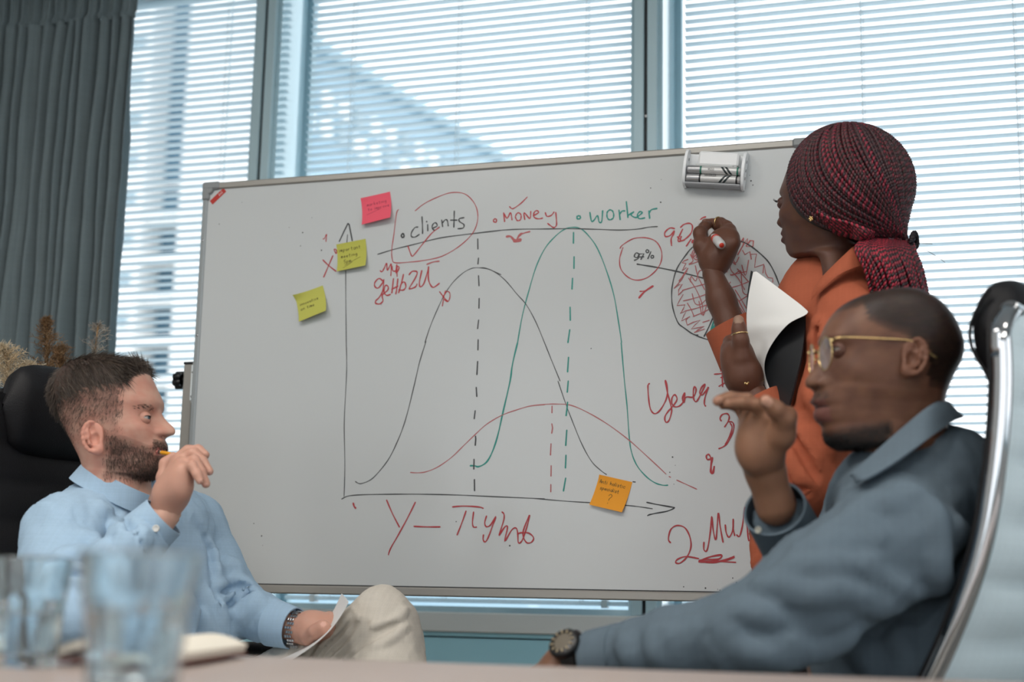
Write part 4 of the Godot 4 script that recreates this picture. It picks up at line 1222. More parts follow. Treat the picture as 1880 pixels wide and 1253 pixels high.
# keys, top to bottom: [front base, back (Vector2 forward/up), half width, place of the widest point, front power, full front with nose and lips, width of that]
func build_head(h: Head, keys: Array, feats: Array, color_of: Callable, cols := 46, per := 6):
	var n := keys.size()
	var tr := []
	for c in 7:
		var l := []
		for k in n: l.append(keys[k][c])
		tr.append(curve(l, per))
	var phi := []
	for j in cols + 1: phi.append(PI * pow(float(j) / cols, 1.35))
	var g := Geo.new()
	for k in tr[0].size():
		var F: Vector2 = tr[0][k]
		var B: Vector2 = tr[1][k]
		var w: float = tr[2][k]
		var mid: Vector2 = B.lerp(F, tr[3][k])
		var pf: float = tr[4][k]
		var N: Vector2 = tr[5][k] - F
		var wn: float = tr[6][k]
		var row := []
		var lrow := []
		for j in cols * 2:
			var jj := j if j <= cols else cols * 2 - j
			var sg := 1.0 if j <= cols else -1.0
			var a: float = phi[jj]
			var c := cos(a)
			var e: Vector2 = (F - mid) * pow(c, pf) if c > 0 else (B - mid) * pow(-c, 0.95)
			var l := sg * w * pow(absf(sin(a)), 0.92)
			var uv: Vector2 = mid + e
			if c > 0 and wn > 0.0: uv += N * exp(-pow(absf(l) / wn, 2.3))
			var q := Vector3(uv.x, uv.y, l)
			var off := Vector3.ZERO
			for ft in feats:
				var dx: float = (q.x - ft[0]) / ft[3]
				if absf(dx) > 2.6: continue
				var dy: float = (q.y - ft[1]) / ft[4]
				if absf(dy) > 2.6: continue
				var dz: float = (absf(q.z) - ft[2]) / ft[5]
				if absf(dz) > 2.6: continue
				var s := exp(-(dx * dx + dy * dy + dz * dz))
				off += Vector3(ft[6], ft[7], ft[8] * sg) * s
			q += off
			lrow.append(q)
			row.append(h.p(q.x, q.y, q.z))
			g.c.append(color_of.call(q))
		h.rows.append(row)
		h.loc.append(lrow)
		for p in row: g.v.append(p)
	var W := cols * 2
	for k in h.rows.size() - 1:
		for j in W:
			var a := k * W + j
			var b := k * W + (j + 1) % W
			g.i.append_array([a, a + W, b, b, a + W, b + W])
	var top := Vector3.ZERO
	for p in h.rows[0]: top += p
	g.v.append(top / W)
	g.c.append(g.c[0])
	for j in W: g.i.append_array([g.v.size() - 1, j, (j + 1) % W])
	orient(g, h.o)
	h.geo = g
	for k in h.rows.size():
		var l := []
		for j in W: l.append(g.n[k * W + j])
		h.nor.append(l)

# hair strands scattered over the head; style(q) gives [density, length, direction (forward, up, near), colour, thickness] or null
func strands(h: Head, count: int, style: Callable, segs := 3, curl := 0.25) -> Geo:
	var g := Geo.new()
	var R := h.rows.size()
	var W: int = h.rows[0].size()
	var tries := 0
	var made := 0
	while made < count and tries < count * 120:
		tries += 1
		var k := rng.randi_range(0, R - 2)
		var j := rng.randi_range(0, W - 1)
		var p0: Vector3 = h.rows[k][j]
		var p1: Vector3 = h.rows[k + 1][j]
		var p2: Vector3 = h.rows[k][(j + 1) % W]
		var area := (p1 - p0).cross(p2 - p0).length()
		if rng.randf() > area / 1.6e-5: continue
		var q: Vector3 = h.loc[k][j]
		var st = style.call(q)
		if st == null or rng.randf() > st[0]: continue
		made += 1
		var n: Vector3 = h.nor[k][j]
		var p := p0 + (p1 - p0) * rng.randf() + (p2 - p0) * rng.randf()
		var d: Vector3 = h.f * st[2].x + h.up * st[2].y + h.near * st[2].z
		d = (d - n * d.dot(n) * 0.7).normalized()
		d += Vector3(rng.randf_range(-1, 1), rng.randf_range(-1, 1), rng.randf_range(-1, 1)) * 0.22
		var len: float = st[1] * rng.randf_range(0.65, 1.15)
		var lift: float = st[5] if st.size() > 5 else 0.5
		var pts := []
		for s in segs + 1:
			var t := float(s) / segs
			pts.append(p - n * 0.001 + d * len * t + n * len * lift * (t - curl * t * t))
		var c: Color = st[3] * rng.randf_range(0.6, 1.35)
		c.a = 1.0
		var th: float = st[4]
		var rad := []
		for s in segs + 1: rad.append(th * (1.0 - 0.85 * float(s) / segs))
		g.tube(pts, rad, 3, false, 1.0, Vector3.ZERO, c)
	return g

# an ear in the head's frame: centre, height, tilt, how far it stands off
func ear(h: Head, c: Vector2, l: float, size: float, tilt: float, side: float, col: Callable) -> Geo:
	var s := size / 0.06
	var ca := cos(tilt)
	var sa := sin(tilt)
	var P := func(x: float, y: float, z: float):     # x towards the back, y up, z outwards, in mm
		var u: float = (-x * ca + y * sa) * 0.001 * s
		var v: float = (y * ca + x * sa) * 0.001 * s
		return h.p(c.x + u, c.y + v, side * (l + z * 0.001 * s + 0.00022 * x * s))
	var prims := []
	var rim := []
	for k in 13:
		var t := k / 12.0
		var a := lerpf(-2.5, 1.75, t)
		var rr := Vector2(16.5, 27.0)
		rim.append(P.call(1.5 + rr.x * cos(a - 0.0) * (1.0 if cos(a) > 0 else 0.85), -1.0 + rr.y * sin(a) * -1.0 if false else 2.0 + rr.y * 0.98 * sin(a), 9.0 + 2.0 * sin(t * PI)))
	rim.reverse()
	var rr2 := []
	for k in rim.size(): rr2.append(0.0031 * s * (0.9 if k > 0 else 0.7))
	prims.append_array(chain(rim, rr2, 0.004))
	# bowl plate
	var b := Basis(h.f * ca + h.up * sa * 0.0, h.up, h.near)
	prims.append(ell(P.call(0, 3, 5.0), Vector3(0.0145, 0.024, 0.0042) * s, 0.006, b))
	# antihelix
	var ah := []
	for e in [[6, 20, 9], [9, 12, 9.5], [9.5, 2, 9.5], [7, -8, 9], [1, -13, 9]]: ah.append(P.call(e[0], e[1], e[2]))
	prims.append_array(chain(ah, [0.0022 * s, 0.0028 * s, 0.003 * s, 0.0028 * s, 0.0025 * s], 0.005))
	# lobe and tragus
	prims.append(ell(P.call(-3.5, -22, 7.0), Vector3(0.0085, 0.009, 0.004) * s, 0.007, b))
	prims.append(cap(P.call(-9.5, -2, 6.5), P.call(-9.0, -7, 8.5), 0.0035 * s, 0.0035 * s, 0.005))
	prims.append(cap(P.call(-12, 14, 4.0), P.call(-10, 2, 5.0), 0.003 * s, 0.003 * s, 0.005))
	# concha
	prims.append(ell(P.call(-1, -2, 10.5), Vector3(0.0075, 0.0105, 0.006) * s, 0.003, b, 1))
	prims.append(ell(P.call(1, 15, 10.5), Vector3(0.0055, 0.006, 0.004) * s, 0.003, b, 1))
	return field(prims, 0.0016, col)

func eyeball(h: Head, u: float, v: float, l: float, r: float, look: Vector3, iris: Color, white: Color) -> Geo:
	var g := Geo.new()
	var o := h.p(u, v, l)
	var d := (h.f * look.x + h.up * look.y + h.near * look.z).normalized()
	var x := d.cross(Vector3.UP).normalized()
	var y := x.cross(d)
	var b := Basis(x, d, -y)
	g.ball(o, r, 24, 40, null, b)
	for p in g.v:
		var c := (p - o).normalized().dot(d)
		g.c.append(lin(10, 9, 9) if c > 0.972 else iris if c > 0.88 else white)
	orient(g, o)
	return g

# eyelids: two shells round the eyeball, open between the angles lo and hi (degrees above straight ahead)
func eyelids(h: Head, u: float, v: float, l: float, r: float, yaw: float, lo: float, hi: float, col: Color, lash: Color) -> Geo:
	var g := Geo.new()
	var s := signf(l)
	for part in [[hi, 100.0], [lo, -100.0]]:
		var rows := []
		for k in 9:
			var e0: float = lerpf(part[0], part[1], k / 8.0)
			var row := []
			for j in 25:
				var az := lerpf(-80.0, 130.0, j / 24.0)
				var edge := sqrt(maxf(0.0, 1.0 - pow((az - 4.0) / (58.0 if az > 4.0 else 56.0), 2.0)))
				var e := deg_to_rad(lerpf(e0 if k > 0 else part[0], e0, 1.0) * 1.0)
				if k < 8: e = deg_to_rad(lerpf(1.0, part[0], edge) + (e0 - part[0]))
				var a := deg_to_rad(az + yaw)
				var rr := r * (1.09 if k == 0 else 1.12)
				row.append(h.p(u + rr * cos(e) * cos(a), v + rr * sin(e), l + s * rr * cos(e) * sin(a)))
			rows.append(row)
		var q := Geo.new()
		q.sheet(rows, false, col)
		orient(q, h.p(u, v, l))
		g.add(q)
		if part[0] == hi and lash != null:
			var lp := []
			for j in range(3, 16): lp.append(rows[0][j])
			g.tube(lp, 0.0007, 5, true, 1.0, Vector3.ZERO, lash)
	return g

# a cuff or band round an axis from a to b
func band(a: Vector3, b: Vector3, ra: float, rb: float, th: float, flat := 1.0, dir := Vector3.ZERO, gap := 0.0) -> Geo:
	var g := Geo.new()
	var t := (b - a).normalized()
	var x := dir if dir != Vector3.ZERO else (Vector3.UP if absf(t.y) < 0.9 else Vector3.RIGHT)
	x = (x - t * x.dot(t)).normalized()
	var y := t.cross(x)
	var rows := []
	for k in 5:
		var s := k / 4.0
		var r := lerpf(ra, rb, s)
		var row := []
		for j in 36:
			var an := TAU * j / 36.0
			var rr := r * (1.0 + 0.012 * sin(an * 3.0 + 1.0))
			row.append(a.lerp(b, s) + x * cos(an) * rr * flat + y * sin(an) * rr)
		rows.append(row)
	rows.reverse()
	g.slab(rows, th, true)
	orient(g, (a + b) * 0.5)
	return g

func button(o: Vector3, n: Vector3, r: float) -> ArrayMesh:
	var g := Geo.new()
	g.lathe(o, [[0.0, 0.0004], [r * 0.62, 0.0004], [r * 0.72, 0.0012], [r * 0.92, 0.0012], [r, 0.0003], [r, -0.001]], 18, -n.normalized() * -1.0)
	orient(g, o - n * 0.004)
	return g.mesh()

func facing(deg: float) -> Vector3:      # 0 = straight to the right in the picture, 90 = towards the camera
	var a := deg_to_rad(deg)
	return flat_right() * cos(a) + flat_near() * sin(a)

func pts(list: Array) -> Array:
	var out := []
	for p in list: out.append(at(p[0], p[1], p[2]))
	return out

func finger(list: Array, r0: float, r1: float, k := 0.004) -> Array:
	var p := pts(list)
	var rad := []
	for j in p.size(): rad.append(lerpf(r0, r1, float(j) / (p.size() - 1)))
	return chain(p, rad, k)

func person(label: String) -> Node3D:
	return thing("person", label, "person")

func skin_geo(parts: Array) -> ArrayMesh:
	var g := Geo.new()
	for p in parts: g.add(p)
	g.n = PackedVector3Array()
	return g.mesh()

func near_colour(spots: Array, base: Color) -> Callable:    # nails and knuckles: [point, radius, colour, direction or zero]
	return func(v: Vector3, n: Vector3):
		for s in spots:
			if v.distance_squared_to(s[0]) < s[1] * s[1] and (s[3] == Vector3.ZERO or n.dot(s[3]) > 0.45): return s[2]
		return base

# signed distance of a list of primitives at one point
func sd(prims: Array, p: Vector3) -> float:
	var d := 9.0
	for q in prims:
		var e: float
		if q[0] == 0:
			var ab: Vector3 = q[2] - q[1]
			var v: Vector3 = p - q[1]
			var t := clampf(v.dot(ab) / maxf(ab.length_squared(), 1e-12), 0.0, 1.0)
			var w := v - ab * t
			if q[7] != 1.0: w -= q[6] * (w.dot(q[6]) * (1.0 - 1.0 / q[7]))
			e = w.length() - q[3] - (q[4] - q[3]) * t
		else:
			var v: Vector3 = q[9].transposed() * (p - q[1])
			var u: Vector3 = v / q[2]
			var l := u.length()
			e = l * (l - 1.0) / maxf((u / q[2]).length(), 1e-6)
		var k: float = maxf(q[5], 1e-5)
		if q[8] == 0:
			var h := k - absf(d - e)
			d = minf(d, e) - (h * h * 0.25 / k if h > 0.0 else 0.0)
		else: d = maxf(d, -e)
	return d

# cloth creases: each [size in mm (negative = a furrow), x, y, x, y, ...] is laid on the surface of the body where the sight line of those picture points meets it
func creases(prims: Array, list: Array, d0: float, k := 0.02) -> Array:
	var out := []
	for c in list:
		var r: float = absf(c[0]) * 0.001
		var guide := []
		for j in range(1, c.size(), 2): guide.append(Vector3(c[j], c[j + 1], 0))
		guide = curve(guide, 3)
		var prev = null
		var pr := 0.0
		var n := guide.size()
		for j in n:
			var o := at(guide[j].x, guide[j].y, d0)
			var dir := (o - CAM).normalized()
			var hit := false
			for s in 50:
				var e := sd(prims, o)
				if e < 0.0008:
					hit = true
					break
				o += dir * e * 0.85
				if s > 40 and e > 0.1: break
			if not hit:
				prev = null
				continue
			var t := float(j) / (n - 1)
			var rr := r * (0.35 + 0.65 * sin(PI * clampf(t * 0.9 + 0.08, 0.0, 1.0)))
			if c[0] > 0: o += dir * rr * 0.55
			else: o -= dir * rr * 0.62
			if prev != null: out.append(cap(prev, o, pr, rr, k if c[0] > 0 else 0.012, Vector3.ZERO, 1.0, 0 if c[0] > 0 else 1))
			prev = o
			pr = rr
	return out

# the point of a body's surface on the sight line of a picture point, or null
func snap(prims: Array, px: float, py: float, d0: float):
	var o := at(px, py, d0)
	var dir := (o - CAM).normalized()
	for s in 60:
		var e := sd(prims, o)
		if e < 0.0008: return o
		o += dir * e * 0.85
		if s > 45 and e > 0.1: break
	return null

# ---------------------------------------------------------------- the man on the left
func left_man():
	var who := person("bearded man in a light blue shirt seated at left, holding a pencil to his mouth")
	var h := Head.new()
	h.f = facing(6.0)
	h.near = h.f.cross(Vector3.UP)
	h.o = at(200, 770, 2.66)
	var C := func(x: float, y: float, l := 0.0): return on_median(h, 60.0 + x / 4.642, 630.0 + y / 4.642, l)
	var raw := [   # front, back, half width, widest, front power, nose line, nose width
		[640, 146, 560, 148, 0.026, 0.5, 0.9, 640, 146, 0.0],
		[760, 155, 450, 162, 0.051, 0.5, 0.9, 760, 155, 0.0],
		[880, 180, 340, 195, 0.066, 0.46, 0.9, 880, 180, 0.0],
		[962, 236, 245, 270, 0.0735, 0.43, 0.88, 962, 236, 0.0],
		[1005, 305, 190, 360, 0.0765, 0.42, 0.84, 1005, 305, 0.0],
		[1046, 390, 172, 440, 0.0775, 0.42, 0.80, 1046, 390, 0.0],
		[1078, 455, 185, 505, 0.0770, 0.42, 0.78, 1078, 455, 0.01],
		[1098, 515, 210, 560, 0.0755, 0.43, 0.78, 1100, 515, 0.012],
		[1078, 572, 238, 615, 0.0740, 0.44, 0.80, 1086, 574, 0.010],
		[1074, 620, 262, 670, 0.0725, 0.44, 0.82, 1112, 628, 0.010],
		[1080, 668, 288, 720, 0.0710, 0.44, 0.84, 1150, 674, 0.0105],
		[1088, 716, 312, 765, 0.0700, 0.44, 0.86, 1193, 714, 0.0125],
		[1094, 752, 330, 800, 0.0690, 0.43, 0.88, 1213, 748, 0.0150],
		[1098, 782, 345, 830, 0.0675, 0.42, 0.90, 1198, 783, 0.0165],
		[1104, 812, 358, 856, 0.0660, 0.41, 0.92, 1120, 808, 0.0150],
		[1108, 850, 374, 892, 0.0630, 0.40, 0.94, 1132, 850, 0.022],
		[1110, 888, 390, 925, 0.0605, 0.39, 0.96, 1140, 892, 0.022],
		[1110, 924, 405, 955, 0.0585, 0.38, 0.98, 1124, 924, 0.022],
		[1109, 950, 416, 982, 0.0570, 0.37, 1.0, 1136, 950, 0.020],
		[1104, 996, 428, 1010, 0.0555, 0.36, 1.0, 1112, 996, 0.018],
		[1104, 1050, 436, 1040, 0.0535, 0.35, 1.0, 1108, 1050, 0.014],
		[1082, 1104, 440, 1070, 0.0520, 0.36, 1.0, 1084, 1104, 0.012],
		[1030, 1136, 442, 1092, 0.0525, 0.40, 0.95, 1030, 1136, 0.0],
		[965, 1148, 444, 1115, 0.0525, 0.45, 0.9, 965, 1148, 0.0],
		[940, 1185, 446, 1145, 0.0530, 0.48, 0.85, 940, 1185, 0.0],
		[940, 1260, 436, 1225, 0.0545, 0.5, 0.85, 940, 1260, 0.0],
		[960, 1340, 420, 1300, 0.0560, 0.5, 0.85, 960, 1340, 0.0],
	]
	var keys := []
	for r in raw: keys.append([C.call(r[0], r[1]), C.call(r[2], r[3]), r[4], r[5], r[6], C.call(r[7], r[8]), r[9]])
	var eye: Vector2 = C.call(958, 640, 0.034)
	var E := Vector3(eye.x - 0.0035, eye.y, 0.032)
	var nosew: Vector2 = C.call(1092, 770)
	var cheek: Vector2 = C.call(900, 780, 0.05)
	var feats := [
		[E.x + 0.012, E.y, 0.031, 0.022, 0.0125, 0.017, -0.0095, 0.0, 0.0],       # sockets
		[E.x + 0.014, E.y + 0.019, 0.028, 0.02, 0.0075, 0.022, 0.0035, 0.0, 0.0],   # brows
		[cheek.x + 0.01, cheek.y + 0.012, 0.052, 0.025, 0.018, 0.02, 0.002, 0.0, 0.004],   # cheek bones
		[cheek.x, cheek.y - 0.022, 0.056, 0.025, 0.018, 0.02, 0.0, 0.0, -0.003],
		[nosew.x, nosew.y + 0.001, 0.0145, 0.010, 0.008, 0.0055, 0.004, 0.0, 0.0055],   # wings of the nose
		[nosew.x + 0.006, nosew.y - 0.008, 0.007, 0.006, 0.004, 0.0035, -0.003, 0.004, 0.0],
	]
	var skin := lin(198, 156, 138)
	var pink := lin(188, 128, 112)
	var lipc := lin(186, 112, 104)
	var brown := lin(50, 42, 37)
	var mouth: Vector2 = C.call(1100, 926)
	var nz := FastNoiseLite.new()
	nz.frequency = 900.0
	nz.seed = 4
	var ncol := FastNoiseLite.new()
	ncol.frequency = 30.0
	var lp := []
	for e in [[1010, 222], [920, 262], [800, 322], [560, 362], [300, 440], [120, 560]]: lp.append(C.call(e[0], e[1], 0.0 if e[0] > 950 else 0.03 if e[0] > 850 else 0.055))
	var top_line := func(q: Vector3) -> float:       # >0 where the long hair on top grows
		for k in 5:
			if q.x >= lp[k + 1].x or k == 4:
				return q.y - lerpf(lp[k].y, lp[k + 1].y, clampf((lp[k].x - q.x) / (lp[k].x - lp[k + 1].x), -0.3, 1.2))
		return -1.0
	var b1: Vector2 = C.call(690, 740, 0.068)     # beard line: from the sideburn to the mouth corner
	var beard := func(q: Vector3) -> float:
		var line := lerpf(b1.y, mouth.y + 0.012, clampf((q.x - b1.x) / (mouth.x - 0.012 - b1.x), 0.0, 1.0))
		var d := line - q.y - 0.004
		var back: float = (q.x - (b1.x - 0.012)) + (b1.y - q.y) * 0.10
		var low: float = q.y - (C.call(1000, 1165).y - 0.004)
		var lipz: float = 1.0
		if absf(q.y - mouth.y) < 0.0085 and absf(q.z) < 0.024 and q.x > mouth.x - 0.03: lipz = -1.0
		var m := minf(minf(d * 70.0, back * 70.0), minf(low * 70.0, lipz))
		if q.x > mouth.x - 0.014 and q.y > mouth.y + 0.005 and q.y < mouth.y + 0.019 and absf(q.z) < 0.028: m = maxf(m, 0.8)
		return m
	var col := func(q: Vector3) -> Color:
		var c := skin.lerp(pink, clampf(0.35 + 0.9 * ncol.get_noise_3d(q.x, q.y, q.z), 0.0, 0.6))
		var g := 0.5 + 0.5 * nz.get_noise_3d(q.x, q.y, q.z)
		if top_line.call(q) > -0.004: return brown.lerp(skin, 0.12 * g)
		var bm: float = beard.call(q)
		if bm > 0.0: return c.lerp(brown, clampf(0.25 + bm * 0.5, 0.0, 0.72) * (0.6 + 0.5 * g))
		if q.x < C.call(720, 600, 0.07).x and q.y > C.call(700, 730, 0.07).y - 0.02: 
			var s: float = clampf((q.y - (C.call(500, 760, 0.07).y - 0.03)) / 0.085, 0.0, 1.0)
			return c.lerp(brown, clampf(s * 0.62 * (0.55 + 0.7 * g), 0.0, 0.7))
		if absf(q.y - mouth.y - 0.0005) < 0.0085 and absf(q.z) < 0.023 and q.x > mouth.x - 0.02: return lipc if absf(q.y - mouth.y) > 0.0011 else lipc * 0.4
		return c
	build_head(h, keys, feats, col)
	var earc: Vector2 = C.call(535, 812, 0.074)
	var pale_ear := near_colour([], lin(198, 142, 124))
	var parts := [h.geo]
	for s in [1.0, -1.0]: parts.append(ear(h, earc, 0.0705, 0.062, -0.22, s, pale_ear))
	for s in [1.0, -1.0]: parts.append(eyelids(h, E.x, E.y, E.z * s, 0.0118, 8.0, -12.0, 17.0, skin.lerp(pink, 0.4), brown))
	# torso and arms under the clothes, then the two hands
	var f := facing(42.0)
	var neck := at(224, 925, 2.68)
	var sr := at(118, 985, 2.54)
	var sl := at(350, 968, 2.86)
	var er := at(150, 1128, 2.36)
	var el := at(436, 1118, 2.80)
	var wr := at(305, 944, 2.47)
	var wl := at(552, 1156, 2.70)
	var chest := at(240, 1020, 2.71)
	var belly := at(290, 1200, 2.68)
	var hip := at(318, 1385, 2.74)
	var core := [cap(at(205, 880, 2.67), neck, 0.05, 0.055, 0.03), cap(at(222, 885, 2.66), at(258, 945, 2.62), 0.048, 0.03, 0.03), cap(sr, sl, 0.05, 0.05, 0.05), cap(chest, belly, 0.12, 0.115, 0.06, f, 0.72), cap(belly, hip, 0.115, 0.13, 0.06, f, 0.8),
		cap(sr, er, 0.045, 0.038, 0.03), cap(er, wr, 0.037, 0.026, 0.02), cap(sl, el, 0.045, 0.038, 0.03), cap(el, wl, 0.037, 0.026, 0.02)]
	parts.append(field(core, 0.012, skin))
	var hs := lin(196, 150, 132)
	var nail := lin(214, 168, 152)
	# right hand: bent at the knuckles, fingers to the right, pencil between thumb and index
	var hr := []
	hr.append(cap(at(296, 950, 2.47), at(316, 912, 2.465), 0.026, 0.027, 0.02, facing(70), 0.8))
	for e in [[324, 850, 2.52], [329, 848, 2.495], [333, 855, 2.47], [336, 866, 2.45]]: hr.append(cap(at(314, 905, 2.475), at(e[0], e[1], e[2]), 0.021, 0.0125, 0.02))
	hr.append(ell(at(332, 893, 2.45), Vector3(0.021, 0.026, 0.019), 0.02))
	hr.append_array(finger([[322, 846, 2.525], [345, 828, 2.53], [364, 826, 2.525], [377, 836, 2.515]], 0.0108, 0.0075))
	hr.append_array(finger([[328, 846, 2.50], [354, 833, 2.495], [372, 848, 2.485], [384, 866, 2.475]], 0.011, 0.0075))
	hr.append_array(finger([[334, 852, 2.475], [357, 846, 2.465], [369, 868, 2.455], [378, 889, 2.45]], 0.0108, 0.0075))
	hr.append_array(finger([[336, 862, 2.455], [353, 856, 2.44], [362, 872, 2.43], [367, 883, 2.425]], 0.0098, 0.007))
	hr.append_array(finger([[308, 915, 2.50], [300, 878, 2.535], [304, 852, 2.55], [318, 839, 2.555]], 0.0135, 0.0085, 0.008))
	parts.append(field(hr, 0.0028, near_colour([[at(379, 893, 2.443), 0.006, nail, Vector3.ZERO], [at(369, 887, 2.418), 0.0055, nail, Vector3.ZERO], [at(386, 869, 2.468), 0.0055, nail, Vector3.ZERO]], hs)))
	# left hand resting on the knee behind the sheet of paper, thumb up
	var hl := []
	hl.append(cap(at(548, 1158, 2.70), at(572, 1156, 2.69), 0.027, 0.028, 0.02, Vector3.UP, 0.9))
	for e in [[604, 1136, 2.72], [605, 1143, 2.70], [602, 1152, 2.685], [596, 1161, 2.675]]: hl.append(cap(at(572, 1154, 2.695), at(e[0], e[1], e[2]), 0.023, 0.0125, 0.02))
	hl.append_array(finger([[604, 1135, 2.72], [622, 1142, 2.74], [618, 1154, 2.76], [606, 1160, 2.765]], 0.0105, 0.0075))
	hl.append_array(finger([[605, 1142, 2.70], [616, 1152, 2.72], [612, 1164, 2.735], [600, 1168, 2.735]], 0.0105, 0.0075))
	hl.append_array(finger([[602, 1152, 2.685], [610, 1162, 2.705], [604, 1174, 2.715], [592, 1176, 2.715]], 0.010, 0.007))
	hl.append_array(finger([[596, 1161, 2.675], [602, 1172, 2.695], [596, 1182, 2.70], [586, 1184, 2.70]], 0.0095, 0.007))
	hl.append_array(finger([[566, 1172, 2.665], [580, 1160, 2.645], [592, 1152, 2.64], [596, 1155, 2.637], [598, 1160, 2.635]], 0.0145, 0.009, 0.008))
	parts.append(field(hl, 0.0028, near_colour([[at(594, 1149, 2.632), 0.007, nail, Vector3.ZERO]], hs)))
	tag(obj("body", skin_geo(parts), M.skin, who), "fair skin, head turned in profile to the right")
	# eyes
	for s in [1.0, -1.0]: obj("eye", eyeball(h, E.x, E.y, E.z * s, 0.0118, Vector3(1.0, 0.10, 0.05 * s), lin(70, 92, 104), lin(176, 168, 162)).mesh(), mat_vc(0.15), who)
	# hair
	var hc := lin(52, 44, 39)
	var hl2 := lin(106, 92, 80)
	var crown: Vector2 = C.call(330, 300)
	var top_style := func(q: Vector3):
		var t: float = top_line.call(q)
		if t < -0.002: return null
		var len := 0.024 if q.x > crown.x + 0.02 else 0.016
		if q.x > lp[1].x: len = 0.016
		var side: float = clampf(absf(q.z) / 0.075, 0.0, 1.0)
		var d := Vector3(0.75, -0.1 - 0.75 * side * side, 0.35 * side * signf(q.z))
		if q.x > lp[2].x: d = Vector3(-0.1, 0.35 - 0.9 * side * side, 0.3 * side * signf(q.z))
		if q.x < crown.x: d = Vector3(-0.35, -0.75, 0.1 * signf(q.z))
		return [1.0, len, d, hc.lerp(hl2, rng.randf() * 0.6), 0.00075, 0.25 if q.x > lp[1].x else 0.6 if q.x > lp[2].x and side < 0.7 else 0.5 if q.y > C.call(600, 230).y else 0.25]
	var side_style := func(q: Vector3):
		if top_line.call(q) > 0.004: return null
		if q.x > C.call(770, 600, 0.07).x: return null
		var s: float = clampf((q.y - (C.call(500, 760, 0.07).y - 0.025)) / 0.07, 0.0, 1.0)
		if q.x < C.call(420, 600, 0.05).x: s = clampf((q.y - (C.call(430, 980, 0.04).y + 0.01)) / 0.09, 0.0, 1.0)
		if s <= 0.0: return null
		return [s * 0.9, 0.003 + 0.007 * s, Vector3(-0.25, -0.9, 0.0), hc.lerp(hl2, rng.randf() * 0.4), 0.0004, 0.25]
	var hg := strands(h, 5200, top_style)
	hg.add(strands(h, 4600, side_style, 2))
	tag(obj("hair", hg.mesh(), M.hair, who), "short brown hair, longer on top with faded sides")
	var bs := func(q: Vector3):
		var m: float = beard.call(q)
		if m <= 0.0: return null
		var up_lip: bool = q.y > mouth.y + 0.004 and q.x > mouth.x - 0.02
		return [clampf(0.06 + m * 0.8 + (0.25 if up_lip else 0.0), 0.0, 1.0), 0.007 if up_lip else 0.0085, Vector3(0.15, -0.9, 0.35 * signf(q.z) if up_lip else 0.0), hc.lerp(lin(92, 62, 44), rng.randf() * 0.55), 0.00042, 0.3]
	tag(obj("beard", strands(h, 5200, bs, 2).mesh(), M.hair, who), "trimmed brown beard and moustache")
	for side in [1.0, -1.0]:
		var br := func(q: Vector3):
			var du: float = q.z * side - 0.031
			if absf(du) > 0.020 or absf(q.y - (E.y + 0.0165 + 0.003 * (1.0 - du * du / 0.0004))) > 0.0042 or q.x < E.x - 0.014: return null
			return [1.0, 0.0085, Vector3(-0.45, 0.12, 0.7 * side), hc, 0.0006, 0.15]
		obj("eyebrow", strands(h, 900, br, 2).mesh(), M.hair, who)
	# shirt
	var shirt := cloth(rgb8(150, 179, 204), rgb8(170, 194, 214), 30.0, 0.012, 0.85)
	var fo := []
	fo.append(cap(at(196, 942, 2.68), at(286, 950, 2.74), 0.075, 0.075, 0.06, Vector3.UP, 0.6))
	fo.append(cap(sr, at(200, 960, 2.66), 0.066, 0.085, 0.05))
	fo.append(cap(sl, at(290, 975, 2.76), 0.060, 0.085, 0.05))
	fo.append(cap(at(238, 1040, 2.71), at(276, 1160, 2.69), 0.155, 0.148, 0.07, f, 0.74))
	fo.append(cap(at(276, 1160, 2.69), at(312, 1330, 2.74), 0.150, 0.16, 0.06, f, 0.82))
	fo.append(cap(sr, at(112, 1040, 2.48), 0.068, 0.066, 0.03))
	fo.append(cap(at(112, 1040, 2.48), er, 0.066, 0.058, 0.02))
	fo.append(cap(er, at(272, 976, 2.455), 0.057, 0.042, 0.02, Vector3.ZERO, 1.0, 0, true))
	fo.append(cap(sl, at(384, 1036, 2.84), 0.062, 0.058, 0.03))
	fo.append(cap(at(384, 1036, 2.84), el, 0.058, 0.052, 0.02))
	fo.append(cap(el, at(528, 1152, 2.72), 0.052, 0.037, 0.02, Vector3.ZERO, 1.0, 0, true))
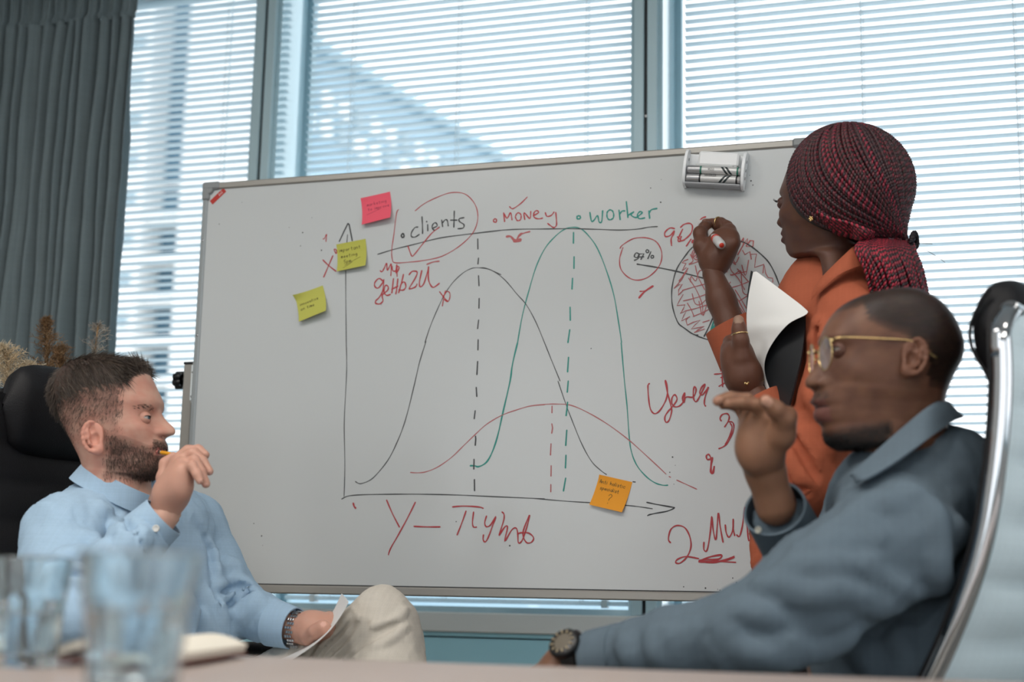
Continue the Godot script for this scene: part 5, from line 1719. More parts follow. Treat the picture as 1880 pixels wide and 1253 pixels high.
	# folds at the armpits, the elbow and the lap
	fo.append_array(creases(fo, [[9, 150, 985, 190, 1010, 240, 1060], [10, 100, 1030, 150, 1020, 215, 1050], [9, 85, 1050, 140, 1046, 190, 1062], [8, 95, 1072, 150, 1068, 185, 1080], [-7, 120, 1040, 170, 1036, 220, 1062], [-6, 100, 1060, 150, 1058, 180, 1070],
		[9, 230, 1000, 250, 1050, 262, 1110], [9, 300, 1060, 312, 1120, 320, 1190], [12, 330, 1092, 350, 1112, 346, 1150, 336, 1185], [11, 385, 1090, 400, 1130, 408, 1180], [-8, 352, 1095, 372, 1120, 366, 1160, 360, 1185], [10, 372, 1130, 388, 1170, 402, 1192], [-6, 318, 1150, 326, 1188],
		[8, 372, 985, 386, 1020, 392, 1060], [9, 392, 1050, 420, 1040, 436, 1050], [8, 396, 1078, 430, 1070, 456, 1078], [9, 408, 1100, 440, 1090, 470, 1092], [9, 420, 1128, 446, 1106, 476, 1098], [8, 430, 1150, 455, 1122, 480, 1106], [-7, 402, 1090, 436, 1080, 462, 1084], [-6, 414, 1114, 442, 1098, 470, 1094], [-7, 362, 960, 384, 1010, 392, 1080, 402, 1130],
		[7, 205, 975, 235, 985, 262, 1000], [7, 130, 1110, 145, 1140, 150, 1165], [7, 118, 1100, 128, 1140, 130, 1170], [6, 235, 1000, 246, 990, 256, 980], [6, 246, 1010, 258, 996, 266, 986], [6, 225, 1010, 238, 996, 250, 984], [7, 180, 930, 215, 960, 250, 1000], [-6, 205, 930, 240, 975, 258, 1010]], 2.1))
	fo.append(cap(at(240, 896, 2.60), at(266, 940, 2.56), 0.024, 0.008, 0.012, Vector3.ZERO, 1.0, 1))
	fo.append(cap(at(205, 860, 2.66), at(222, 915, 2.68), 0.052, 0.052, 0.01, Vector3.ZERO, 1.0, 1))
	tag(obj("shirt", field(fo, 0.0062, null, wrinkle(0.0042, 9.0, 21, Vector3(1.0, 0.7, 1.0))).mesh(), shirt, who), "light blue buttoned shirt with a band collar")
	# band collar, open at the front
	var cg := Geo.new()
	var rows := []
	var ax := (Vector3.UP * 0.90 + h.f * 0.42).normalized()
	var co := at(220, 896, 2.66)
	var cu := (h.f - ax * h.f.dot(ax)).normalized()
	for k in 4:
		var r := []
		for j in 41:
			var a := lerpf(0.42, TAU - 0.42, j / 40.0)
			r.append(co + cu * signf(cos(a)) * pow(absf(cos(a)), 0.82) * (0.083 - 0.003 * k) + h.near * signf(sin(a)) * pow(absf(sin(a)), 0.78) * (0.083 - 0.0035 * k) + ax * (-0.022 + 0.0125 * k))
		rows.append(r)
	cg.slab(rows, 0.0025)
	orient(cg, co)
	obj("collar", cg.mesh(), shirt, who)
	var cuff_g := band(at(262, 986, 2.46), at(301, 950, 2.466), 0.043, 0.0385, 0.0025)
	obj("cuff", cuff_g.mesh(), shirt, who)
	obj("cuff", band(at(500, 1146, 2.735), at(540, 1155, 2.71), 0.0405, 0.037, 0.0025).mesh(), shirt, who)
	var bw := mat(rgb8(214, 212, 206), 0.35)
	obj("button", button(at(286, 971, 2.415), flat_near(), 0.0062), bw, who)
	obj("button", button(at(245, 926, 2.607), flat_near() + h.f * 0.5, 0.0055), bw, who)
	obj("button", button(at(256, 948, 2.60), flat_near() + h.f * 0.6, 0.0055), bw, who)
	var pl := Geo.new()      # front placket
	var prow := []
	for e in [[262, 945, 2.585], [290, 1000, 2.565], [318, 1060, 2.545], [338, 1130, 2.535], [352, 1200, 2.54]]: prow.append([at(e[0] - 13, e[1] + 3, e[2]), at(e[0] + 13, e[1] - 3, e[2] + 0.012)])
	pl.slab(curve_rows(prow, 5), 0.003)
	obj("placket", pl.mesh(), shirt, who)
	# trousers: the left leg is crossed over, knee up
	var tm := cloth(rgb8(206, 200, 190), rgb8(190, 184, 174), 30.0, 0.012, 0.85)
	var kn := at(700, 1156, 2.72)
	var tr := [cap(hip, at(360, 1330, 2.80), 0.15, 0.12, 0.06), cap(at(355, 1372, 2.78), kn, 0.098, 0.062, 0.03), cap(kn, at(715, 1250, 2.66), 0.061, 0.066, 0.03), cap(at(715, 1250, 2.66), at(690, 1500, 2.52), 0.066, 0.05, 0.03),
		cap(at(700, 1112, 2.73), at(722, 1180, 2.70), 0.03, 0.045, 0.04), cap(at(285, 1380, 2.64), at(560, 1405, 2.36), 0.092, 0.07, 0.03), cap(at(560, 1405, 2.36), at(540, 1800, 2.42), 0.066, 0.045, 0.03)]
	tr.append_array(creases(tr, [[10, 640, 1140, 610, 1172, 575, 1215], [10, 654, 1142, 627, 1176, 600, 1215], [10, 668, 1142, 646, 1178, 624, 1215], [10, 682, 1146, 664, 1180, 648, 1215], [9, 626, 1150, 594, 1180, 552, 1215], [-9, 661, 1144, 636, 1178, 612, 1215], [-9, 647, 1144, 618, 1176, 588, 1215], [-9, 675, 1146, 655, 1180, 636, 1215], [7, 690, 1150, 720, 1145, 745, 1120], [-5, 668, 1180, 700, 1160, 730, 1148], [6, 680, 1190, 715, 1178, 745, 1150]], 2.2, 0.01))
	var base_w := wrinkle(0.0025, 11.0, 5)
	var hang := func(v: Vector3, n: Vector3):      # the bunched pleats inside the bent knee
		var c := cam_basis.transposed() * (v - CAM)
		var px := 940.0 - FPX * c.x / c.z
		var py := 626.5 + FPX * c.y / c.z
		var across := (px - 612.0) * 0.75 + (py - 1176.0) * 0.66
		var along := (px - 612.0) * -0.66 + (py - 1176.0) * 0.75
		var m := exp(-pow(across / 40.0, 4.0)) * clampf(1.25 - absf(along - 8.0) / 55.0, 0.0, 1.0) * clampf(n.dot(flat_near()) * 1.6, 0.0, 1.0)
		return base_w.call(v, n) + 0.014 * m * (absf(sin(across * 0.20 + 0.4 * sin(along * 0.08))) - 0.6)
	tag(obj("trousers", field(tr, 0.0045, null, hang).mesh(), tm, who), "pale beige trousers, one knee raised")
	var shoe := mat(rgb8(70, 50, 38), 0.45)
	for e in [[at(540, 1815, 2.42), facing(40)], [at(690, 1510, 2.52), facing(20)]]:
		var o: Vector3 = e[0]
		var dr: Vector3 = e[1]
		if o.y < 0.2: o.y = 0.06
		obj("shoe", field([cap(o, o - Vector3.UP * 0.02, 0.042, 0.042, 0.02), cap(o - Vector3.UP * 0.02, o + dr * 0.17 - Vector3.UP * 0.025, 0.04, 0.032, 0.02), cap(o - dr * 0.04 - Vector3.UP * 0.02, o, 0.035, 0.035, 0.02)], 0.007).mesh(), shoe, who)
	# the pencil, the sheet of paper and the chain watch
	var pc := thing("pencil", "yellow pencil held at the lips of the bearded man", "pencil", at(292, 830.5, 2.612))
	var pa := Vector3.ZERO
	var pb := at(345, 840, 2.535) - pc.position
	var pd := (pb - pa).normalized()
	obj("shaft", tube_mesh([pa + pd * 0.008, pb], 0.0036, 6), mat(rgb8(226, 158, 36), 0.4), pc)
	obj("ferrule", tube_mesh([pa, pa + pd * 0.009], 0.0038, 14), M.steel, pc)
	obj("eraser", tube_mesh([pa - pd * 0.006, pa], [0.003, 0.0036], 12), mat(rgb8(196, 120, 110), 0.8), pc)
	var pp := thing("paper_sheet", "sheet of white paper curled over the raised knee of the bearded man", "paper", at(560, 1200, 2.65))
	var prows := []
	for e in [[640, 1106, 2.60, 627, 1090, 2.70], [628, 1128, 2.60, 614, 1118, 2.72], [606, 1158, 2.59, 596, 1150, 2.74], [575, 1186, 2.58, 560, 1180, 2.76], [535, 1212, 2.57, 512, 1203, 2.78], [480, 1236, 2.56, 440, 1222, 2.80]]:
		prows.append([at(e[0], e[1], e[2]) - pp.position, at((e[0] + e[3]) * 0.5 + 1.5, (e[1] + e[4]) * 0.5 + 1.0, (e[2] + e[5]) * 0.5) - pp.position, at(e[3], e[4], e[5]) - pp.position])
	var pg := Geo.new()
	pg.slab(curve_rows(prows, 6), 0.0003)
	obj("sheet", pg.mesh(), M.paper, pp)
	var w := thing("wristwatch", "silver chain-link bracelet watch on the wrist of the bearded man", "watch", at(549, 1157, 2.705))
	var axis := (at(572, 1156, 2.69) - at(530, 1152, 2.715)).normalized()
	var x := (Vector3.UP - axis * Vector3.UP.dot(axis)).normalized()
	var y := axis.cross(x)
	var link := Geo.new()
	link.bbox(Vector3(-0.0022, -0.0016, -0.0026), Vector3(0.0022, 0.0016, 0.0026), 0.0006)
	var lm := link.mesh(false)
	for k in 26:
		var a := TAU * k / 26.0
		for t in [-1, 0, 1]:
			var o := obj("link", lm, M.steel, w)
			var n := x * cos(a) + y * sin(a)
			o.transform = Transform3D(Basis(axis, n, axis.cross(n)), n * 0.0330 + axis * 0.0054 * t + axis * (0.002 if k % 2 else -0.002))
	obj("case", tube_mesh([y * -0.033, y * -0.040], [0.0155, 0.0145], 28), M.steel, w)

func mat_vc(rough: float) -> StandardMaterial3D:
	var m := mat(Color.WHITE, rough)
	m.vertex_color_use_as_albedo = true
	return m

func curve_rows(rows: Array, per: int) -> Array:
	var w: int = rows[0].size()
	var cols := []
	for j in w:
		var l := []
		for r in rows: l.append(r[j])
		cols.append(curve(l, per))
	var out := []
	for k in cols[0].size():
		var r := []
		for j in w: r.append(cols[j][k])
		out.append(r)
	return out

# ---------------------------------------------------------------- chairs, table, glasses, plants
func make_chair(label: String, tall: float, back_m: Material) -> Node3D:      # local axes: forward +z, sitter's left +x
	var c := thing("office_chair", label, "chair")
	var prof := []       # front face of the back: (height, depth)
	for e in [[0.47, -0.06], [0.56, -0.115], [0.68, -0.175], [0.80, -0.235], [0.92, -0.28], [1.05, -0.305], [1.16, -0.315], [1.25, -0.312]]:
		prof.append(Vector2(0.47 + (e[0] - 0.47) * (tall - 0.47) / 0.78, e[1]))
	prof = curve(prof, 10)
	var n := prof.size()
	for side in 2:
		var rows := []
		for k in n:
			var t: Vector2 = (prof[mini(k + 1, n - 1)] - prof[maxi(k - 1, 0)]).normalized()
			var nn := Vector2(-t.y, t.x)            # towards the sitter is +z
			if nn.y < 0: nn = -nn
			var s: float = (prof[k].x - 0.47) / 0.078
			var bulge := 0.008 * pow(absf(sin(PI * s)), 0.6)
			var row := []
			for j in 15:
				var u := -1.0 + 2.0 * j / 14.0
				var edge := 1.0 - pow(absf(u), 5.0)
				var off := 0.010 + bulge * edge + 0.012 * edge if side == 0 else -(0.012 + bulge * edge * 1.7 + 0.004 * edge)
				row.append(Vector3(u * 0.232 * (1.0 if prof[k].x < tall - 0.07 else sqrt(maxf(0.0, 1.0 - pow((prof[k].x - tall + 0.07) / 0.16, 2.0)))), prof[k].x + nn.x * off, prof[k].y + nn.y * off + 0.012 * u * u))
			rows.append(row)
		var g := Geo.new()
		if side == 1: rows.reverse()
		g.slab(rows, 0.012)
		orient(g, Vector3(0, 0.85, -0.28))
		obj("back_cushion" if side == 0 else "back_panel", g.mesh(), M.leather if side == 0 else back_m, c)
	# chrome tube loop round the back and under the seat
	var path := []
	for z in [0.32, 0.15, 0.02]: path.append(Vector3(0.246, 0.40, z))
	for k in range(2, n - 3, 4): path.append(Vector3(0.246, prof[k].x, prof[k].y - 0.004))
	var top := tall + 0.005
	for k in 7:
		var a := PI * 0.5 * k / 6.0
		path.append(Vector3(0.246 - 0.075 * (1.0 - cos(a)), top - 0.075 + 0.075 * sin(a), prof[n - 1].y - 0.004))
	var mirror := path.duplicate()
	mirror.reverse()
	for p in mirror: path.append(Vector3(-p.x, p.y, p.z))
	obj("chrome_frame", tube_mesh(curve(path, 3), 0.0135, 14, 0.8), M.chrome, c)
	# head bolster folded over the top
	var bp := []
	var sec := []
	for k in 22:
		var a := TAU * k / 22.0
		sec.append(Vector2(0.043 * cos(a) * (1.0 + 0.15 * sin(a)), 0.092 * sin(a)))
	for j in 19:
		var u := -1.0 + 2.0 * j / 18.0
		var e := pow(maxf(0.0, 1.0 - pow(absf(u), 6.0)), 0.5) * 0.96 + 0.04
		var row := []
		for s in sec: row.append(Vector3(u * 0.188, tall - 0.025 + s.y * e, prof[n - 1].y + 0.022 + s.x * e + 0.01 * u * u))
		bp.append(row)
	bp.reverse()
	var bg := Geo.new()
	bg.sheet(bp, true)
	orient(bg, Vector3(0, tall - 0.025, prof[n - 1].y + 0.022))
	var bo := obj("head_bolster", bg.mesh(), M.leather, c)
	var seam := []
	for k in 9: seam.append(Vector3(0.181, tall - 0.09 + 0.13 * k / 8.0, prof[n - 1].y + 0.030 + 0.031 * sin(PI * k / 8.0)))
	obj("seam", tube_mesh(seam, 0.003, 6), M.leather, bo)
	# seat
	var sr := []
	for k in 25:
		var z := lerpf(-0.10, 0.37, k / 24.0)
		var row := []
		for j in 13:
			var u := -1.0 + 2.0 * j / 12.0
			row.append(Vector3(u * 0.235, 0.465 + 0.008 * absf(sin(k * PI / 4.0)) + 0.015 * u * u - 0.05 * pow(maxf(0.0, (z - 0.24) / 0.13), 2.0), z))
		sr.append(row)
	var sg := Geo.new()
	sg.slab(sr, 0.05)
	orient(sg, Vector3(0, 0.44, 0.13))
	obj("seat", sg.mesh(), M.leather, c)
	for s in [-1.0, 1.0]:
		var ap := [Vector3(s * 0.25, 0.40, 0.14), Vector3(s * 0.285, 0.5, 0.16), Vector3(s * 0.295, 0.62, 0.17), Vector3(s * 0.295, 0.675, 0.12), Vector3(s * 0.292, 0.69, 0.0), Vector3(s * 0.285, 0.70, -0.08), Vector3(s * 0.255, 0.70, -0.18)]
		obj("arm_frame", tube_mesh(curve(ap, 6), 0.012, 12, 0.7), M.chrome, c)
		var pad := Geo.new()
		var pr := []
		for k in 11:
			var z := lerpf(0.15, -0.16, k / 10.0)
			pr.append(Vector3(s * (0.295 - 0.008 * k / 10.0), 0.697 + 0.014 * sin(k * 0.28), z))
		pad.tube(pr, [0.012, 0.022, 0.025, 0.026, 0.026, 0.026, 0.026, 0.026, 0.025, 0.021, 0.012], 14, true, 0.5, Vector3.RIGHT)
		obj("arm_pad", pad.mesh(), M.leather, c)
	var col := Geo.new()
	col.lathe(Vector3.ZERO, [[0.0, 0.1], [0.03, 0.1], [0.03, 0.28], [0.02, 0.281], [0.02, 0.41], [0.0, 0.41]], 20)
	obj("gas_column", col.mesh(), M.chrome, c)
	for k in 5:
		var a := TAU * k / 5.0 + 0.3
		var d := Vector3(cos(a), 0, sin(a))
		obj("base_leg", tube_mesh([d * 0.02 + Vector3.UP * 0.12, d * 0.18 + Vector3.UP * 0.10, d * 0.31 + Vector3.UP * 0.075], [0.024, 0.02, 0.015], 10), M.chrome, c)
		var w := Geo.new()
		var ax := d.cross(Vector3.UP)
		w.lathe(d * 0.31 + Vector3.UP * 0.028 - ax * 0.018, [[0.0, 0.0], [0.026, 0.0], [0.028, 0.006], [0.028, 0.030], [0.026, 0.036], [0.0, 0.036]], 18, ax)
		obj("caster", w.mesh(), M.black_plastic, c)
	return c

func furniture():
	var sheen_toned_back := cloth(rgb8(222, 238, 244), rgb8(206, 224, 231), 30.0, 0.02, 0.5)  # near-white tone carries the sheen of the chair back
	var c := make_chair("black leather office chair with chrome frame behind the bearded man", 1.19, M.leather)
	var f := facing(32.0)
	c.basis = Basis(Vector3.UP.cross(f), Vector3.UP, f)
	var p := at(124, 900, 2.90) - c.basis * Vector3(0, 0, -0.30)
	c.position = Vector3(p.x, 0, p.z)
	var c2 := make_chair("black office chair with grey ribbed back and chrome frame at the right edge", 1.226, sheen_toned_back)
	var f2 := facing(180.0 + 38.0)
	c2.basis = Basis(Vector3.UP.cross(f2), Vector3.UP, f2)
	var p2 := at(1836, 640, 1.96) - c2.basis * Vector3(0.246, 0, -0.316)
	c2.position = Vector3(p2.x, 0, p2.z)
	# table
	var tt := mat(rgb8(176, 162, 156), 0.32, 0.0, 0.5)
	tt.albedo_texture = noise_tex(0.02, 3, 256, 8, false, two_tone(rgb8(238, 234, 230), rgb8(255, 255, 255)))
	tt.uv1_triplanar = true
	tt.uv1_scale = Vector3(0.7, 0.7, 9.0)
	var t := thing("conference_table", "pale pinkish wood conference table in the foreground", "table", Vector3(-0.35, 0, -1.0))
	obj("table_top", box_mesh(Vector3(-1.35, 0.715, -0.6275), Vector3(1.45, 0.745, 0.62), 0.004), tt, t)
	for x in [-1.2, 1.3]:
		for z in [-0.5, 0.5]: obj("leg", box_mesh(Vector3(x - 0.03, 0.0, z - 0.03), Vector3(x + 0.03, 0.715, z + 0.03), 0.004), M.alu, t)
	obj("apron", box_mesh(Vector3(-1.2, 0.655, -0.47), Vector3(1.3, 0.715, -0.44), 0.003), M.alu, t)

func tumbler(label: String, pos: Vector3, r: float, hgt: float, fill: float):
	var gm := mat(Color(0.93, 0.97, 0.98, 0.02), 0.0)
	gm.refraction_enabled = true
	gm.refraction_scale = 0.05
	var wm := mat(Color(0.95, 0.98, 1.0, 0.02), 0.0)
	wm.refraction_enabled = true
	wm.refraction_scale = 0.033
	var t := thing("water_glass", label, "glass", pos, "water glasses on the table")
	var g := Geo.new()
	var segs := 60
	var outer := [[0.0, 0.001], [0.70, 0.0], [0.74, 0.004], [0.755, 0.03], [0.80, 0.35], [0.86, 0.60], [0.895, 0.66], [0.93, 0.75], [1.0, 0.985], [0.995, 1.0]]
	var inner := [[0.965, 1.0], [0.955, 0.985], [0.885, 0.75], [0.845, 0.66], [0.77, 0.40], [0.72, 0.14], [0.66, 0.11], [0.3, 0.10], [0.0, 0.10]]
	var ring := func(e: Array, facet: bool) -> Array:
		var row := []
		for j in segs:
			var a := TAU * j / segs
			var rr: float = e[0] * r
			if facet and e[1] > 0.02 and e[1] < 0.65:
				var q := TAU / 10.0
				var m := fposmod(a, q) - q * 0.5
				rr *= lerpf(1.0, cos(q * 0.5) / cos(m), 0.95)
			row.append(Vector3(cos(a) * rr, e[1] * hgt, sin(a) * rr))
		return row
	var rows := []
	for e in outer: rows.append(ring.call(e, true))
	for e in inner: rows.append(ring.call(e, false))
	rows.reverse()
	g.sheet(rows, true)
	var s := 0.0
	g.weld_normals()
	for k in g.v.size():
		if k >= inner.size() * segs: s += g.n[k].dot(Vector3(g.v[k].x, 0, g.v[k].z))
	if s < 0.0:
		for k in range(0, g.i.size(), 3):
			var q := g.i[k]
			g.i[k] = g.i[k + 1]
			g.i[k + 1] = q
	g.n = PackedVector3Array()
	obj("tumbler", g.mesh(), gm, t)
	var w := Geo.new()
	var wr := []
	for e in [[0.0, 0.103], [0.3, 0.103], [0.655, 0.113], [0.715, 0.143], [0.765, 0.40]]:
		if e[1] < fill: wr.append([e[0] - 0.004, e[1]])
	wr.append([lerpf(0.715, 0.845, (fill - 0.14) / 0.52), fill - 0.01])
	wr.append([lerpf(0.715, 0.845, (fill - 0.14) / 0.52) - 0.01, fill])
	wr.append([0.0, fill])
	var pr := []
	for e in wr: pr.append([maxf(0.0, e[0]) * r, e[1] * hgt])
	w.lathe(Vector3.ZERO, pr, segs)
	orient(w, Vector3(0, hgt * 0.3, 0))
	obj("water", w.mesh(), wm, t)

func on_table(px: float, py: float) -> Vector3:
	var r := at(px, py, 1.0) - CAM
	return CAM + r * ((0.7452 - CAM.y) / r.y)

func tabletop_things():
	var a := at(46, 1200, 1.42)
	tumbler("faceted glass half full of water at the left edge of the table", Vector3(a.x, 0.7452, a.z), 0.040, 0.106, 0.50)
	var b := at(246, 1200, 1.02)
	tumbler("nearest glass of water, blurred, in front of the bearded man", Vector3(b.x, 0.7452, b.z), 0.0425, 0.102, 0.62)
	# open notebook behind the glasses
	var c0 := on_table(452, 1208)
	var nb := thing("notebook", "open notebook with cream pages and brown cover behind the water glasses", "notebook", Vector3(-0.86, 0.7455, -1.50))
	var near_l := on_table(92, 1222) - nb.position
	var near_r := on_table(335, 1228) - nb.position
	var far_r := c0 - nb.position
	near_l.y = 0.0; near_r.y = 0.0; far_r.y = 0.0
	var ux := (near_r - near_l)
	var uz := (far_r - near_r)
	var cover := Geo.new()
	var rows := []
	for k in 2:
		var row := []
		for j in 21: row.append(near_l + ux * (j / 20.0) + uz * float(k) + Vector3.UP * 0.003)
		rows.append(row)
	rows.reverse()
	cover.slab(rows, 0.003)
	orient(cover, near_l + ux * 0.5 + uz * 0.5)
	obj("cover", cover.mesh(false), mat(rgb8(120, 74, 58), 0.6), nb)
	for side in 2:
		var pr := []
		for k in 8:
			var row := []
			for j in 17:
				var t := j / 16.0
				var u := lerpf(0.012, 0.488, t) + 0.5 * side
				var hgt := 0.0125 * sin(PI * clampf((t if side == 1 else 1.0 - t) * 0.75 + 0.22, 0.0, 1.0)) + 0.002
				row.append(near_l + ux * u + uz * lerpf(0.02, 0.98, k / 7.0) + Vector3.UP * (0.0035 + hgt))
			pr.append(row)
		pr.reverse()
		var g := Geo.new()
		g.slab(pr, 0.009)
		orient(g, near_l + ux * (0.25 + 0.5 * side) + uz * 0.5 + Vector3.UP * 0.006)
		obj("page_block", g.mesh(), mat(rgb8(226, 220, 206), 0.85), nb)

func plume(label: String, foot: Vector3, tip: Vector3, size: float, c: Color, c2: Color, count: int, start := 0.35):
	var o := thing("pampas_plume", label, "dried grass", foot)
	var sway := Vector3(0.02, 0, 0.01)
	var v := tip - foot
	var spine := curve([Vector3.ZERO, v * 0.4 + sway, v * 0.75 + sway * 0.6, v], 12)
	obj("stem", tube_mesh(spine, 0.0022, 6), mat(rgb8(150, 120, 84), 0.8), o)
	var g := Geo.new()
	var n := spine.size()
	for k in count:
		var t := rng.randf_range(start, 1.0)
		var i := mini(int(t * (n - 1)), n - 2)
		var p: Vector3 = spine[i]
		var d: Vector3 = (spine[i + 1] - p).normalized()
		p += d * rng.randf() * 0.01
		var w := size * sin(PI * clampf((t - start) / (1.0 - start) * 0.86 + 0.12, 0, 1)) * rng.randf_range(0.6, 1.2)
		var a := rng.randf() * TAU
		var x := d.cross(Vector3.RIGHT).normalized()
		var s := x * cos(a) + d.cross(x) * sin(a)
		var end := p + d * w * 0.9 + s * w * 0.7 - Vector3.UP * w * 0.15
		var mid := p + d * w * 0.55 + s * w * 0.28
		var col := c.lerp(c2, rng.randf()) * rng.randf_range(0.8, 1.2)
		col.a = 1.0
		var bp := curve([p, mid, end], 3)
		g.tube(bp, 0.0007, 3, false, 1.0, Vector3.ZERO, col)
		for q in 14:
			var m: Vector3 = bp[rng.randi_range(1, bp.size() - 1)]
			var e := m + (d * 0.5 + s * 0.5 + Vector3(rng.randf_range(-1, 1), rng.randf_range(-1, 1), rng.randf_range(-1, 1))).normalized() * rng.randf_range(0.006, 0.014)
			g.tube([m, e], 0.0005, 3, false, 1.0, Vector3.ZERO, col)
	tag(obj("plume", g.mesh(), M.hair, o), "", "", "", "stuff")

func plants():
	var foot := at(90, 1100, 3.25)
	var v := thing("floor_vase", "tall grey floor vase behind the left chair", "vase", Vector3(foot.x, 0, foot.z))
	var g := Geo.new()
	g.lathe(Vector3.ZERO, [[0.0, 0.0], [0.11, 0.0], [0.14, 0.2], [0.13, 0.45], [0.07, 0.68], [0.085, 0.75], [0.078, 0.75], [0.06, 0.68], [0.06, 0.3], [0.0, 0.3]], 32)
	obj("body", g.mesh(), mat(rgb8(120, 120, 118), 0.6), v)
	var cr := lin(222, 208, 182)
	var cr2 := lin(190, 166, 130)
	var br := lin(150, 116, 80)
	var br2 := lin(108, 84, 60)
	var base := Vector3(foot.x, 0.5, foot.z)
	plume("cream pampas plume leaning to the left edge of the picture", base, at(8, 640, 3.2), 0.085, cr, cr2, 260, 0.5)
	plume("cream pampas plume in the middle of the bunch, just above the chair", base, at(52, 668, 3.22), 0.075, cr, cr2, 260, 0.5)
	plume("cream pampas plume nearest the bearded man's hair", base, at(98, 690, 3.25), 0.07, cr, cr2, 220, 0.5)
	plume("tall brown dried plume standing against the curtain", base, at(86, 588, 3.35), 0.06, br, br2, 240, 0.5)
	plume("short brown dried plume between the tall one and the bearded man's head", base, at(112, 640, 3.33), 0.07, br, br2, 240, 0.5)
	plume("thin pale dried sprig by the right hem of the curtain", base, at(180, 598, 3.35), 0.05, lin(176, 168, 156), lin(140, 130, 118), 70, 0.6)

